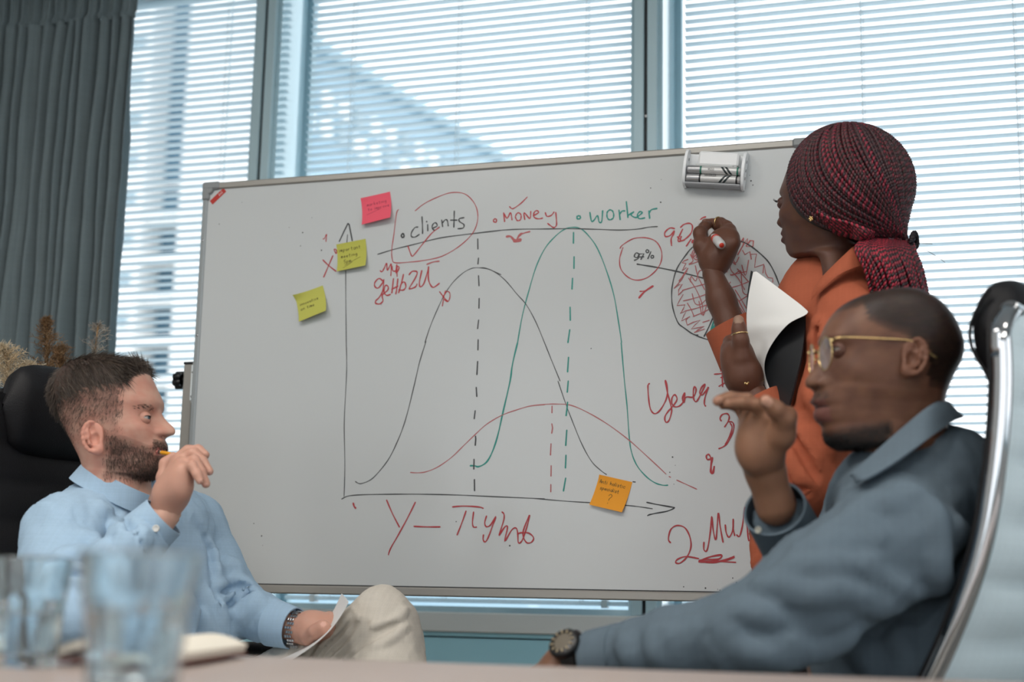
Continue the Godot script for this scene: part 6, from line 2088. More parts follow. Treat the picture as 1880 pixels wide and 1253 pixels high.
# ---------------------------------------------------------------- the woman writing on the board
func woman():
	var who := person("woman with long red twisted braids in an orange blazer, writing on the whiteboard")
	var h := Head.new()
	var a45 := deg_to_rad(45.0)
	h.f = (-flat_right() * cos(a45) - flat_near() * sin(a45)).normalized()
	h.near = (flat_near() * cos(a45) - flat_right() * sin(a45)).normalized()
	h.o = at(1519, 366, 2.78)
	var raw := [[10, 120, -20, 120, 18, 0.5, 0.9, 10, 120, 0], [40, 110, -60, 110, 42, 0.5, 0.9, 40, 110, 0], [62, 92, -86, 86, 54, 0.46, 0.88, 62, 92, 0], [78, 70, -96, 55, 61, 0.44, 0.86, 78, 70, 0],
		[87, 48, -98, 25, 66, 0.43, 0.82, 87, 48, 0], [94, 28, -94, 0, 69, 0.43, 0.78, 98, 28, 0], [91, 14, -88, -18, 70, 0.44, 0.78, 94, 13, 9], [88, 0, -80, -35, 69, 0.44, 0.78, 99, 0, 9],
		[88, -14, -73, -48, 68, 0.44, 0.78, 109, -16, 11], [88, -25, -68, -58, 66, 0.44, 0.8, 115, -28, 15], [89, -36, -64, -66, 64, 0.43, 0.82, 107, -38, 17], [90, -44, -60, -72, 61, 0.42, 0.84, 98, -44, 18],
		[90.5, -52, -58, -78, 58, 0.41, 0.86, 104, -53, 21], [90.5, -60, -57, -82, 56, 0.40, 0.88, 99, -61, 22], [90, -67, -56, -87, 54, 0.39, 0.9, 104, -68, 20], [89, -78, -54, -93, 51, 0.38, 0.95, 93, -78, 16],
		[87, -92, -52, -99, 47, 0.37, 1.0, 90, -92, 13], [78, -104, -51, -104, 45, 0.38, 1.0, 78, -104, 0], [48, -109, -50, -110, 47, 0.45, 0.9, 48, -109, 0], [18, -114, -50, -118, 49, 0.5, 0.85, 18, -114, 0],
		[2, -128, -52, -136, 49, 0.5, 0.85, 2, -128, 0], [-4, -175, -60, -182, 51, 0.5, 0.85, -4, -175, 0], [-2, -215, -66, -220, 58, 0.5, 0.85, -2, -215, 0]]
	var keys := []
	for r in raw: keys.append([Vector2(r[0], r[1]) * 0.001, Vector2(r[2], r[3]) * 0.001, r[4] * 0.001, r[5], r[6], Vector2(r[7], r[8]) * 0.001, r[9] * 0.001])
	var feats := [[0.092, 0.0, 0.031, 0.02, 0.013, 0.017, -0.011, 0.0, 0.0], [0.092, 0.019, 0.03, 0.02, 0.008, 0.022, 0.003, 0.0, 0.0], [0.070, -0.028, 0.046, 0.026, 0.020, 0.022, 0.006, 0.0, 0.006], [0.094, -0.032, 0.014, 0.01, 0.008, 0.006, 0.004, 0.0, 0.006]]
	var skin := lin(84, 58, 50)
	var warm := lin(98, 66, 52)
	var nz := FastNoiseLite.new()
	nz.frequency = 22.0
	build_head(h, keys, feats, func(q: Vector3):
		if absf(q.y + 0.060) < 0.011 and absf(q.z) < 0.022 and q.x > 0.075: return lin(92, 52, 50)
		return skin.lerp(warm, clampf(0.5 + nz.get_noise_3dv(q), 0.0, 1.0)))
	var plain := near_colour([], skin)
	var parts := [h.geo]
	for s in [1.0, -1.0]:
		parts.append(ear(h, Vector2(-0.020, -0.033), 0.076, 0.056, -0.15, s, plain))
		parts.append(eyelids(h, 0.079, 0.0, 0.031 * s, 0.0118, 6.0, -14.0, 18.0, skin, lin(20, 14, 14)))
	var lash := Geo.new()
	for k in 11:
		var az := deg_to_rad(lerpf(-45.0, 55.0, k / 10.0))
		for s in [1.0, -1.0]:
			var o := h.p(0.079 + 0.0130 * cos(az), 0.004, s * (0.031 + 0.0130 * sin(az)))
			lash.tube([o, o + h.f * cos(az) * 0.004 + h.near * s * sin(az) * 0.004 + Vector3.UP * 0.001, o + h.f * cos(az) * 0.007 + h.near * s * sin(az) * 0.007 + Vector3.UP * 0.004], [0.0005, 0.0004, 0.0002], 4, true, 1.0, Vector3.ZERO, lin(14, 10, 10))
	# skeleton
	var neck := at(1530, 505, 2.82)
	var sl := at(1562, 588, 2.68)
	var sr := at(1478, 600, 2.98)
	var el := at(1482, 890, 2.62)
	var er := at(1392, 700, 2.98)
	var wl := at(1376, 712, 2.72)
	var wr := at(1308, 500, 3.05)
	var chest := at(1520, 650, 2.83)
	var waist := at(1530, 850, 2.82)
	var hip := at(1530, 1060, 2.82)
	var f := h.f
	var core := [cap(at(1525, 470, 2.82), neck, 0.045, 0.05, 0.03), cap(neck, chest, 0.05, 0.09, 0.05), cap(sl, sr, 0.045, 0.045, 0.05), cap(chest, waist, 0.11, 0.10, 0.06, f, 0.7), cap(waist, hip, 0.10, 0.125, 0.06, f, 0.8),
		cap(sl, el, 0.04, 0.034, 0.03), cap(el, wl, 0.034, 0.025, 0.02), cap(sr, er, 0.04, 0.034, 0.03), cap(er, wr, 0.032, 0.019, 0.02)]
	parts.append(field(core, 0.012, warm))
	# forearm that shows, on a finer grid
	parts.append(field([cap(at(1348, 615, 3.0), at(1324, 550, 3.03), 0.034, 0.0275, 0.02), cap(at(1324, 550, 3.03), at(1308, 500, 3.05), 0.0275, 0.0215, 0.02)], 0.005, warm))
	# writing hand
	var Z := func(x, y, z): return on_plane(x, y, z)
	var hr := []
	hr.append(cap(at(1308, 505, 3.05), at(1314, 475, 3.055), 0.0212, 0.027, 0.02))
	for e in [[1334, 417, 3.10], [1341, 423, 3.075], [1346, 434, 3.055], [1348, 447, 3.04]]: hr.append(cap(at(1315, 478, 3.06), at(e[0], e[1], e[2]), 0.021, 0.0125, 0.02))
	hr.append(ell(at(1322, 452, 3.06), Vector3(0.028, 0.036, 0.017), 0.02))
	hr.append_array(finger([[1336, 415, 3.10], [1324, 408, 3.125], [1308, 409, 3.145], [1294, 408, 3.155]], 0.0115, 0.0075))
	hr.append_array(finger([[1341, 421, 3.08], [1324, 415, 3.125], [1304, 428, 3.15], [1282, 436, 3.16]], 0.0112, 0.0078))
	hr.append_array(finger([[1346, 434, 3.06], [1330, 430, 3.12], [1312, 442, 3.15], [1290, 448, 3.155]], 0.0108, 0.0078))
	hr.append_array(finger([[1347, 446, 3.05], [1334, 446, 3.11], [1316, 456, 3.14], [1298, 462, 3.145]], 0.0098, 0.0072))
	hr.append_array(finger([[1298, 482, 3.06], [1287, 452, 3.07], [1285, 428, 3.09], [1294, 417, 3.11], [1300, 414, 3.125]], 0.0165, 0.0095, 0.01))
	var nail := lin(132, 96, 84)
	parts.append(field(hr, 0.0028, near_colour([[at(1291, 406, 3.150), 0.0065, nail, Vector3.ZERO]], warm)))
	# left hand holding the folder: thumb up, fingers behind
	var hl := []
	hl.append(cap(at(1376, 716, 2.72), at(1364, 688, 2.72), 0.026, 0.029, 0.02))
	for e in [[1340, 628, 2.77], [1338, 640, 2.745], [1340, 654, 2.73], [1346, 668, 2.72]]: hl.append(cap(at(1364, 690, 2.72), at(e[0], e[1], e[2]), 0.027, 0.0135, 0.02))
	hl.append(ell(at(1360, 655, 2.715), Vector3(0.025, 0.036, 0.021), 0.02))
	hl.append_array(finger([[1340, 628, 2.775], [1352, 616, 2.80], [1372, 622, 2.82], [1388, 630, 2.82]], 0.0105, 0.0078))
	hl.append_array(finger([[1338, 640, 2.75], [1350, 634, 2.80], [1372, 640, 2.825], [1390, 648, 2.825]], 0.0105, 0.0078))
	hl.append_array(finger([[1340, 654, 2.735], [1352, 652, 2.79], [1374, 658, 2.82], [1390, 666, 2.82]], 0.0105, 0.0078))
	hl.append_array(finger([[1362, 656, 2.70], [1360, 625, 2.70], [1357, 606, 2.705], [1356, 589, 2.71]], 0.0155, 0.0105, 0.01))
	parts.append(field(hl, 0.0028, near_colour([[at(1356, 586, 2.702), 0.0105, lin(150, 122, 104), Vector3.ZERO]], warm)))
	tag(obj("body", skin_geo(parts), M.skin, who), "dark skin, face turned away to the left")
	obj("eyelashes", lash.mesh(), M.hair, who)
	for s in [1.0, -1.0]: obj("eye", eyeball(h, 0.079, 0.0, 0.031 * s, 0.0118, Vector3(1, 0, 0), lin(40, 26, 20), lin(190, 184, 178)).mesh(), mat_vc(0.15), who)
	# jewellery
	var er_g := Geo.new()
	for k in 5:
		var a := TAU * k / 5.0
		er_g.ball(h.p(-0.021 + 0.0032 * cos(a), -0.060 + 0.0032 * sin(a), 0.0890), 0.0024, 8, 6)
	er_g.ball(h.p(-0.021, -0.060, 0.0900), 0.0022, 8, 6)
	tag(obj("earring", er_g.mesh(), M.gold, who), "small gold flower earring")
	obj("finger_ring", tube_ring(at(1319, 408.5, 3.131), (at(1308, 409, 3.145) - at(1324, 408, 3.125)).normalized(), 0.0115, 0.0015), M.gold, who)
	obj("finger_ring", tube_ring(at(1358.5, 614, 2.702), (at(1357, 606, 2.705) - at(1360, 625, 2.70)).normalized(), 0.0142, 0.0015), M.gold, who)
	var brc := Geo.new()
	for k in 26:
		var a := TAU * k / 26.0
		var ax := (at(1364, 688, 2.72) - at(1376, 716, 2.72)).normalized()
		var x := (flat_right() - ax * flat_right().dot(ax)).normalized()
		brc.ball(at(1375, 708, 2.72) + x * cos(a) * 0.029 + ax.cross(x) * sin(a) * 0.029, 0.0021, 7, 5)
	for k in 5:
		var a := TAU * k / 5.0
		brc.ball(at(1370.5 + 3.0 * cos(a), 702.5 + 3.0 * sin(a), 2.686), 0.003, 8, 6)
	tag(obj("bracelet", brc.mesh(), M.gold, who), "thin gold bracelet with a flower")
	# blazer
	var bm := cloth(rgb8(176, 98, 72), rgb8(168, 91, 66), 34.0, 0.008, 0.8)
	var bl := [cap(at(1525, 520, 2.83), at(1530, 560, 2.83), 0.075, 0.10, 0.05, f, 0.8), cap(sl, at(1535, 560, 2.80), 0.062, 0.075, 0.05), cap(sr, at(1520, 570, 2.88), 0.060, 0.075, 0.05),
		cap(at(1522, 620, 2.83), at(1515, 720, 2.82), 0.135, 0.13, 0.07, f, 0.75), cap(at(1515, 720, 2.82), at(1508, 870, 2.81), 0.130, 0.120, 0.06, f, 0.8), cap(at(1508, 870, 2.81), at(1505, 1120, 2.80), 0.125, 0.150, 0.06, f, 0.85),
		cap(sl, at(1530, 740, 2.635), 0.064, 0.060, 0.03), cap(at(1530, 740, 2.635), el, 0.060, 0.056, 0.02), cap(el, at(1395, 742, 2.705), 0.056, 0.042, 0.02, Vector3.ZERO, 1.0, 0, true),
		cap(sr, er, 0.06, 0.056, 0.03), cap(er, at(1347, 604, 3.0), 0.056, 0.050, 0.02, Vector3.ZERO, 1.0, 0, true)]
	bl.append(cap(at(1560, 545, 2.735), at(1650, 560, 2.82), 0.056, 0.056, 0.04))
	bl.append_array(creases(bl, [[9, 1500, 590, 1515, 620, 1500, 680], [8, 1490, 620, 1530, 640, 1550, 680], [-7, 1505, 600, 1500, 640, 1492, 690], [9, 1450, 760, 1470, 800, 1500, 860], [10, 1436, 800, 1460, 850, 1490, 890], [-7, 1440, 780, 1470, 830, 1500, 880], [9, 1450, 840, 1450, 880, 1458, 920], [8, 1420, 780, 1425, 830, 1440, 880], [-6, 1432, 810, 1440, 860, 1455, 905],
		[8, 1480, 720, 1510, 760, 1530, 830], [9, 1400, 900, 1390, 980, 1392, 1050], [7, 1420, 910, 1418, 980, 1420, 1050], [-6, 1395, 890, 1430, 905, 1480, 900]], 2.3))
	var blz := tag(obj("blazer", field(bl, 0.0065, null, wrinkle(0.003, 7.0, 31)).mesh(), bm, who), "burnt orange tailored blazer")
	obj("cuff", band(at(1372, 655, 2.985), at(1341, 594, 3.0), 0.0585, 0.0525, 0.004).mesh(), bm, blz)
	obj("cuff", band(at(1420, 785, 2.69), at(1389, 733, 2.707), 0.0475, 0.0425, 0.004).mesh(), bm, blz)
	var cr := []
	for e in [[1494, 530, 2.68, 1489, 552, 2.665], [1506, 512, 2.672, 1510, 530, 2.652], [1530, 487, 2.672, 1536, 508, 2.645], [1552, 466, 2.68, 1562, 494, 2.648], [1568, 452, 2.70, 1590, 486, 2.665], [1580, 450, 2.76, 1612, 484, 2.73], [1576, 452, 2.84, 1606, 486, 2.86]]:
		cr.append([at(e[0], e[1], e[2]), at((e[0] + e[3]) * 0.5 - 1, (e[1] + e[4]) * 0.5 - 2, (e[2] + e[5]) * 0.5 - 0.012), at(e[3], e[4], e[5])])
	var cg := Geo.new()
	cg.slab(curve_rows(cr, 6), 0.004)
	obj("collar", cg.mesh(), bm, blz)
	var flap := []
	for k in 9:      # welt pocket at the waist
		var o1 = snap(bl, lerpf(1462, 1545, k / 8.0), lerpf(904, 893, k / 8.0), 2.3)
		var o2 = snap(bl, lerpf(1462, 1545, k / 8.0), lerpf(911, 900, k / 8.0), 2.3)
		if o1 != null and o2 != null: flap.append([o1, o2])
	if flap.size() > 3:
		var pk := Geo.new()
		pk.slab(flap, 0.004)
		obj("pocket", pk.mesh(), bm, blz)
	# trousers and shoes below the blazer
	var dark := cloth(rgb8(40, 38, 40), rgb8(34, 32, 34), 30.0, 0.01)
	var legs := []
	for s in [1.0, -1.0]:
		var o: Vector3 = hip + h.near * 0.085 * s
		var kn := Vector3(o.x, 0.48, o.z) + f * 0.02
		var an := Vector3(o.x, 0.09, o.z)
		legs.append_array([cap(o, kn, 0.095, 0.062, 0.05), cap(kn, an, 0.06, 0.05, 0.03)])
		obj("shoe", field([cap(an - Vector3.UP * 0.03, an + f * 0.14 - Vector3.UP * 0.055, 0.042, 0.032, 0.02), cap(an, an - Vector3.UP * 0.05, 0.04, 0.035, 0.02)], 0.007).mesh(), M.black_plastic, who)
	obj("trousers", field(legs, 0.012).mesh(), dark, who)
	braids(who, h)
	# red marker in the writing hand
	var mk := thing("marker", "white board marker with red bands and a red end, held by the woman", "marker", at(1287, 408, 3.16))
	var pa := on_plane(1285, 406.5, -3.0985) - mk.position
	var pb := at(1325, 450.5, 2.995) - mk.position
	var d := (pb - pa).normalized()
	var ln := (pb - pa).length()
	var wm := mat(rgb8(206, 206, 206), 0.35)
	var rm := mat(rgb8(206, 58, 40), 0.4)
	obj("tip", tube_mesh([pa, pa + d * 0.006, pa + d * 0.012], [0.002, 0.003, 0.0035], 12), rm, mk)
	obj("neck", tube_mesh([pa + d * 0.012, pa + d * 0.028], [0.006, 0.0075], 18), M.white, mk)
	obj("barrel", tube_mesh([pa + d * 0.028, pa + d * (ln - 0.012), pa + d * (ln - 0.010), pa + d * ln], [0.0098, 0.0098, 0.009, 0.0088], 24), wm, mk)
	obj("band", tube_mesh([pa + d * (ln - 0.062), pa + d * (ln - 0.052)], 0.0100, 24), rm, mk)
	obj("band", tube_mesh([pa + d * (ln - 0.049), pa + d * (ln - 0.046)], 0.0100, 24), rm, mk)
	obj("end_plug", tube_mesh([pa + d * (ln - 0.002), pa + d * (ln + 0.0012)], [0.0055, 0.005], 18), rm, mk)
	# folder with a loose white sheet curling off its black cover
	var fd := thing("folder", "black folder with a curled white sheet held against the woman's blazer", "folder", at(1420, 640, 2.78))
	var P := func(x, y, z): return at(x, y, z) - fd.position
	var rows := []
	for e in [[1381, 498, 2.83, 1480, 572, 2.70], [1373, 560, 2.82, 1479, 610, 2.69], [1376, 620, 2.80, 1474, 655, 2.665], [1392, 690, 2.76, 1462, 705, 2.64], [1432, 752, 2.66, 1449, 755, 2.63]]:
		rows.append([P.call(e[0], e[1], e[2]), P.call(lerpf(e[0], e[3], 0.5), lerpf(e[1], e[4], 0.5), (e[2] + e[5]) * 0.5), P.call(e[3], e[4], e[5])])
	var g := Geo.new()
	g.slab(curve_rows(rows, 5), 0.004)
	orient(g, P.call(1440, 640, 3.2))
	obj("cover", g.mesh(), mat(rgb8(24, 27, 31), 0.55), fd)
	var sr_ := []
	for e in [[1383, 500, 2.826, 1389, 499, 2.822], [1376, 535, 2.818, 1440, 537, 2.752], [1372, 565, 2.812, 1477, 566, 2.690], [1371, 585, 2.808, 1481, 577, 2.672], [1372, 605, 2.803, 1448, 595, 2.678], [1375, 628, 2.80, 1420, 628, 2.712], [1381, 655, 2.775, 1405, 660, 2.724], [1392, 686, 2.752, 1405, 690, 2.722], [1412, 722, 2.700, 1418, 724, 2.685], [1432, 750, 2.655, 1434, 750, 2.65]]:
		var row := []
		for k in 9:
			var t := k / 8.0
			row.append(P.call(lerpf(e[0], e[3], t), lerpf(e[1], e[4], t), lerpf(e[2], e[5], t) - 0.010 * sin(PI * t) * absf(e[3] - e[0]) / 100.0 - 0.004))
		sr_.append(row)
	var g2 := Geo.new()
	g2.slab(curve_rows(sr_, 5), 0.0004)
	obj("sheet", g2.mesh(), mat(rgb8(236, 236, 234), 0.8), fd)

func tube_ring(o: Vector3, axis: Vector3, r: float, th: float) -> ArrayMesh:
	var x := axis.cross(Vector3.UP if absf(axis.y) < 0.9 else Vector3.RIGHT).normalized()
	var y := axis.cross(x)
	var g := Geo.new()
	var rows := []
	for k in 33:
		var a := TAU * k / 32.0
		rows.append(o + (x * cos(a) + y * sin(a)) * r)
	g.tube(rows, th, 8, false)
	return g.mesh()

# a two-strand twist along a path: the section is a pair of lobes that turns as it goes
func twist(path: Array, r: float, pitch: float, ca: Color, cb: Color, fade := 0.0) -> Geo:
	var g := Geo.new()
	var n := path.size()
	var t: Vector3 = (path[1] - path[0]).normalized()
	var x := t.cross(Vector3(0.3, 0.2, 0.9)).normalized()
	var ph := rng.randf() * TAU
	var segs := 8
	for k in n:
		var tn: Vector3 = path[mini(k + 1, n - 1)] - path[maxi(k - 1, 0)]
		if tn.length_squared() > 1e-12: t = tn.normalized()
		x = (x - t * x.dot(t)).normalized()
		var y := t.cross(x)
		if k > 0: ph += TAU * path[k].distance_to(path[k - 1]) / pitch
		var rr := r * (1.0 - fade * pow(float(k) / n, 4.0))
		for j in segs:
			var a := TAU * j / segs
			var q := rr * (0.62 + 0.42 * absf(cos(a)))
			g.v.append(path[k] + (x * cos(a + ph) + y * sin(a + ph)) * q)
			g.c.append(ca if cos(a) > 0 else cb)
	for k in n - 1:
		for j in segs:
			var a := k * segs + j
			var b := k * segs + (j + 1) % segs
			g.i.append_array([a, a + segs, b, b, a + segs, b + segs])
	return g

func resample(p: Array, step: float) -> Array:
	var out := [p[0]]
	var left := step
	for k in p.size() - 1:
		var a: Vector3 = p[k]
		var b: Vector3 = p[k + 1]
		var l := a.distance_to(b)
		var s := left
		while s <= l:
			out.append(a.lerp(b, s / l))
			s += step
		left = s - l
	return out

func braids(who: Node3D, h: Head):
	var o := at(1556, 346, 2.765)
	var rad := Vector3(0.1215, 0.120, 0.128)
	var R := flat_right()
	var N := flat_near()
	var E := func(d: Vector3, k: float): return o + R * d.x * rad.x * k + Vector3.UP * d.y * rad.y * k + N * d.z * rad.z * k
	var S := func(px: float, py: float):      # where a sight line meets the outside of the hair
		var q := at(px, py, 2.3)
		var dir := (q - CAM).normalized()
		for s in 90:
			var w := q - o
			var e := Vector3(w.dot(R) / rad.x, w.y / rad.y, w.dot(N) / rad.z).length() - 1.03
			if e < 0.01 or (s > 50 and e > 0.6): break
			q += dir * minf(e * 0.07, 0.02)
		return q
	var capg := Geo.new()      # scalp and undermass of hair
	capg.ball(o, rad * 0.93, 36, 26, lin(26, 16, 18), Basis(R, Vector3.UP, N))
	orient(capg, o)
	var hair := tag(obj("hair", capg.mesh(), M.hair, who), "long dark and red two-strand twists tied at the nape")
	var tie := at(1668, 446, 2.69)
	var T := Vector3(0.80, -0.80, 0.42).normalized()
	var dark := lin(40, 24, 27)
	var apex := Vector3(-0.12, 0.98, 0.18)
	var count := 0
	# near side: from the parting at the crown, forward round the hairline, back to the tie
	var ctl := curve([Vector3(-1.45, -0.34, 0.22), Vector3(-1.15, -0.36, 0.72), Vector3(-0.72, -0.12, 1.02), Vector3(-0.25, 0.06, 1.08), Vector3(0.30, 0.16, 0.98), Vector3(0.72, 0.20, 0.70), Vector3(1.02, 0.14, 0.25)], 20)
	for layer in 2:
		for k in 60:
			var t := k / 59.0
			var a0 := (apex + Vector3(lerpf(-0.25, 0.5, t), 0, lerpf(0.05, -0.2, t)) + Vector3(rng.randf_range(-0.05, 0.05), 0, rng.randf_range(-0.08, 0.05))).normalized()
			# control: hairline front-low for t = 0, straight down the back for t = 1
			var c0: Vector3 = ctl[int(t * (ctl.size() - 1))] + Vector3(rng.randf_range(-1, 1), rng.randf_range(-1, 1), 0.0) * 0.03
			var path := []
			for s in 26:
				var u := s / 25.0
				var d := (a0 * (1 - u) * (1 - u) + c0 * 2.0 * u * (1 - u) * 1.35 + T * u * u).normalized()
				var kk := 1.0 + 0.03 * layer - 0.02 + 0.012 * sin(k * 2.1 + u * 3.0)
				var p: Vector3 = E.call(d, kk)
				if u > 0.8: p = p.lerp(tie + Vector3(rng.randf_range(-1, 1), rng.randf_range(-1, 1), rng.randf_range(-1, 1)) * 0.002 + (p - tie).normalized() * 0.012, pow((u - 0.8) / 0.2, 1.5))
				path.append(p)
			var red := lin(92, 38, 46) if rng.randf() < 0.45 else lin(72, 42, 46) if rng.randf() < 0.65 else lin(132, 38, 54)
			if layer == 0 and t > 0.55: red = lin(78, 46, 52)
			var g := twist(resample(curve(path, 3), 0.0021), 0.0042, 0.0115, dark * rng.randf_range(0.8, 1.3), red)
			var b := obj("braid", g.mesh(), M.hair, hair)
			count += 1
	# far side and back
	for k in 18:
		var t := k / 17.0
		var a0 := (apex + Vector3(lerpf(-0.2, 0.6, t), 0, -0.35)).normalized()
		var c0 := Vector3(lerpf(-0.9, 1.0, t), 0.1, lerpf(-0.9, -0.5, t))
		var path := []
		for s in 22:
			var u := s / 21.0
			path.append(E.call((a0 * (1 - u) * (1 - u) + c0 * 2.0 * u * (1 - u) * 1.3 + T * u * u).normalized(), 1.0))
		path[21] = tie
		obj("braid", twist(resample(curve(path, 3), 0.0024), 0.0042, 0.0115, dark, lin(80, 42, 50)).mesh(), M.hair, hair)
	# the low wrap: braids from behind the ear to the tie, lying over the others
	for k in 9:
		var y := lerpf(396.0, 424.0, k / 8.0)
		var path := [S.call(1500 + k * 3, y - 8), S.call(1520 + k * 2, y + 4), S.call(1560, y + 14 - k * 0.5), S.call(1605, lerpf(428, 446, k / 8.0)), S.call(1645, lerpf(438, 452, k / 8.0)), tie + N * 0.01]
		obj("braid", twist(resample(curve(path, 6), 0.0021), 0.0042, 0.0115, dark, lin(128, 34, 52) if k % 3 else lin(168, 46, 66)).mesh(), M.hair, hair)
	var tg := Geo.new()
	for k in 5: tg.add(twist(resample(curve([tie + Vector3(0, -0.016, 0) , tie + N * 0.022, tie + Vector3.UP * 0.018 + R * 0.012, tie - N * 0.02 + R * 0.02, tie + Vector3(0, -0.016, 0)], 8), 0.003), 0.004 + 0.0006 * k, 0.01, lin(16, 12, 14), lin(30, 18, 22)))
	obj("hair_tie", tg.mesh(), M.hair, hair)
	# ponytail hanging from under the wrap down the back
	for k in 44:
		var t := (k % 22) / 21.0
		var back := k >= 22
		var x0 := lerpf(1572, 1680, t)
		var dz := -0.02 if back else 0.0
		var x1 := lerpf(1612, 1706, t) + rng.randf_range(-5, 5)
		var x2 := lerpf(1640, 1722, t) + rng.randf_range(-6, 6)
		var z1 := 2.60 + 0.05 * pow(absf(t - 0.45) * 1.6, 2.0) - dz
		var p := [at(lerpf(x0, 1660, 0.25), lerpf(438, 446, t), 2.69 - dz), at(x0, lerpf(456, 462, t), z1 + 0.02), at(lerpf(x0, x1, 0.5), 500 + rng.randf_range(-4, 4), z1), at(x1, 560, z1 + 0.005), at(x2, 640 + rng.randf_range(-10, 10), z1 + 0.012), at(x2 + rng.randf_range(-8, 14), lerpf(730, 705, t) + rng.randf_range(-16, 14), z1 + 0.02)]
		var red := lin(164, 40, 60) if t < 0.5 and rng.randf() < 0.7 else lin(132, 34, 50) if rng.randf() < 0.6 else lin(92, 38, 46)
		obj("braid", twist(resample(curve(p, 7), 0.0022), 0.0041, 0.0115, dark * rng.randf_range(0.9, 1.6), red, 0.7).mesh(), M.hair, hair)
	# loose ends at the crown and flyaways at the tie
	var fly := Geo.new()
	for e in [[[1548, 236, 2.77], [1545, 229, 2.77], [1553, 230, 2.76], [1556, 238, 2.76]], [[1566, 240, 2.78], [1568, 232, 2.78], [1573, 229, 2.78]]]: fly.add(twist(resample(curve(pts(e), 6), 0.002), 0.0036, 0.011, dark, lin(70, 40, 48)))
	for e in [[[1676, 444, 2.72], [1690, 447, 2.72], [1712, 448, 2.72]], [[1690, 455, 2.72], [1715, 468, 2.72], [1735, 482, 2.72]], [[1736, 690, 2.70], [1744, 700, 2.70], [1752, 706, 2.70]]]: fly.tube(curve(pts(e), 4), 0.0005, 4, true, 1.0, Vector3.ZERO, lin(60, 24, 32))
	obj("loose_strand", fly.mesh(), M.hair, hair)

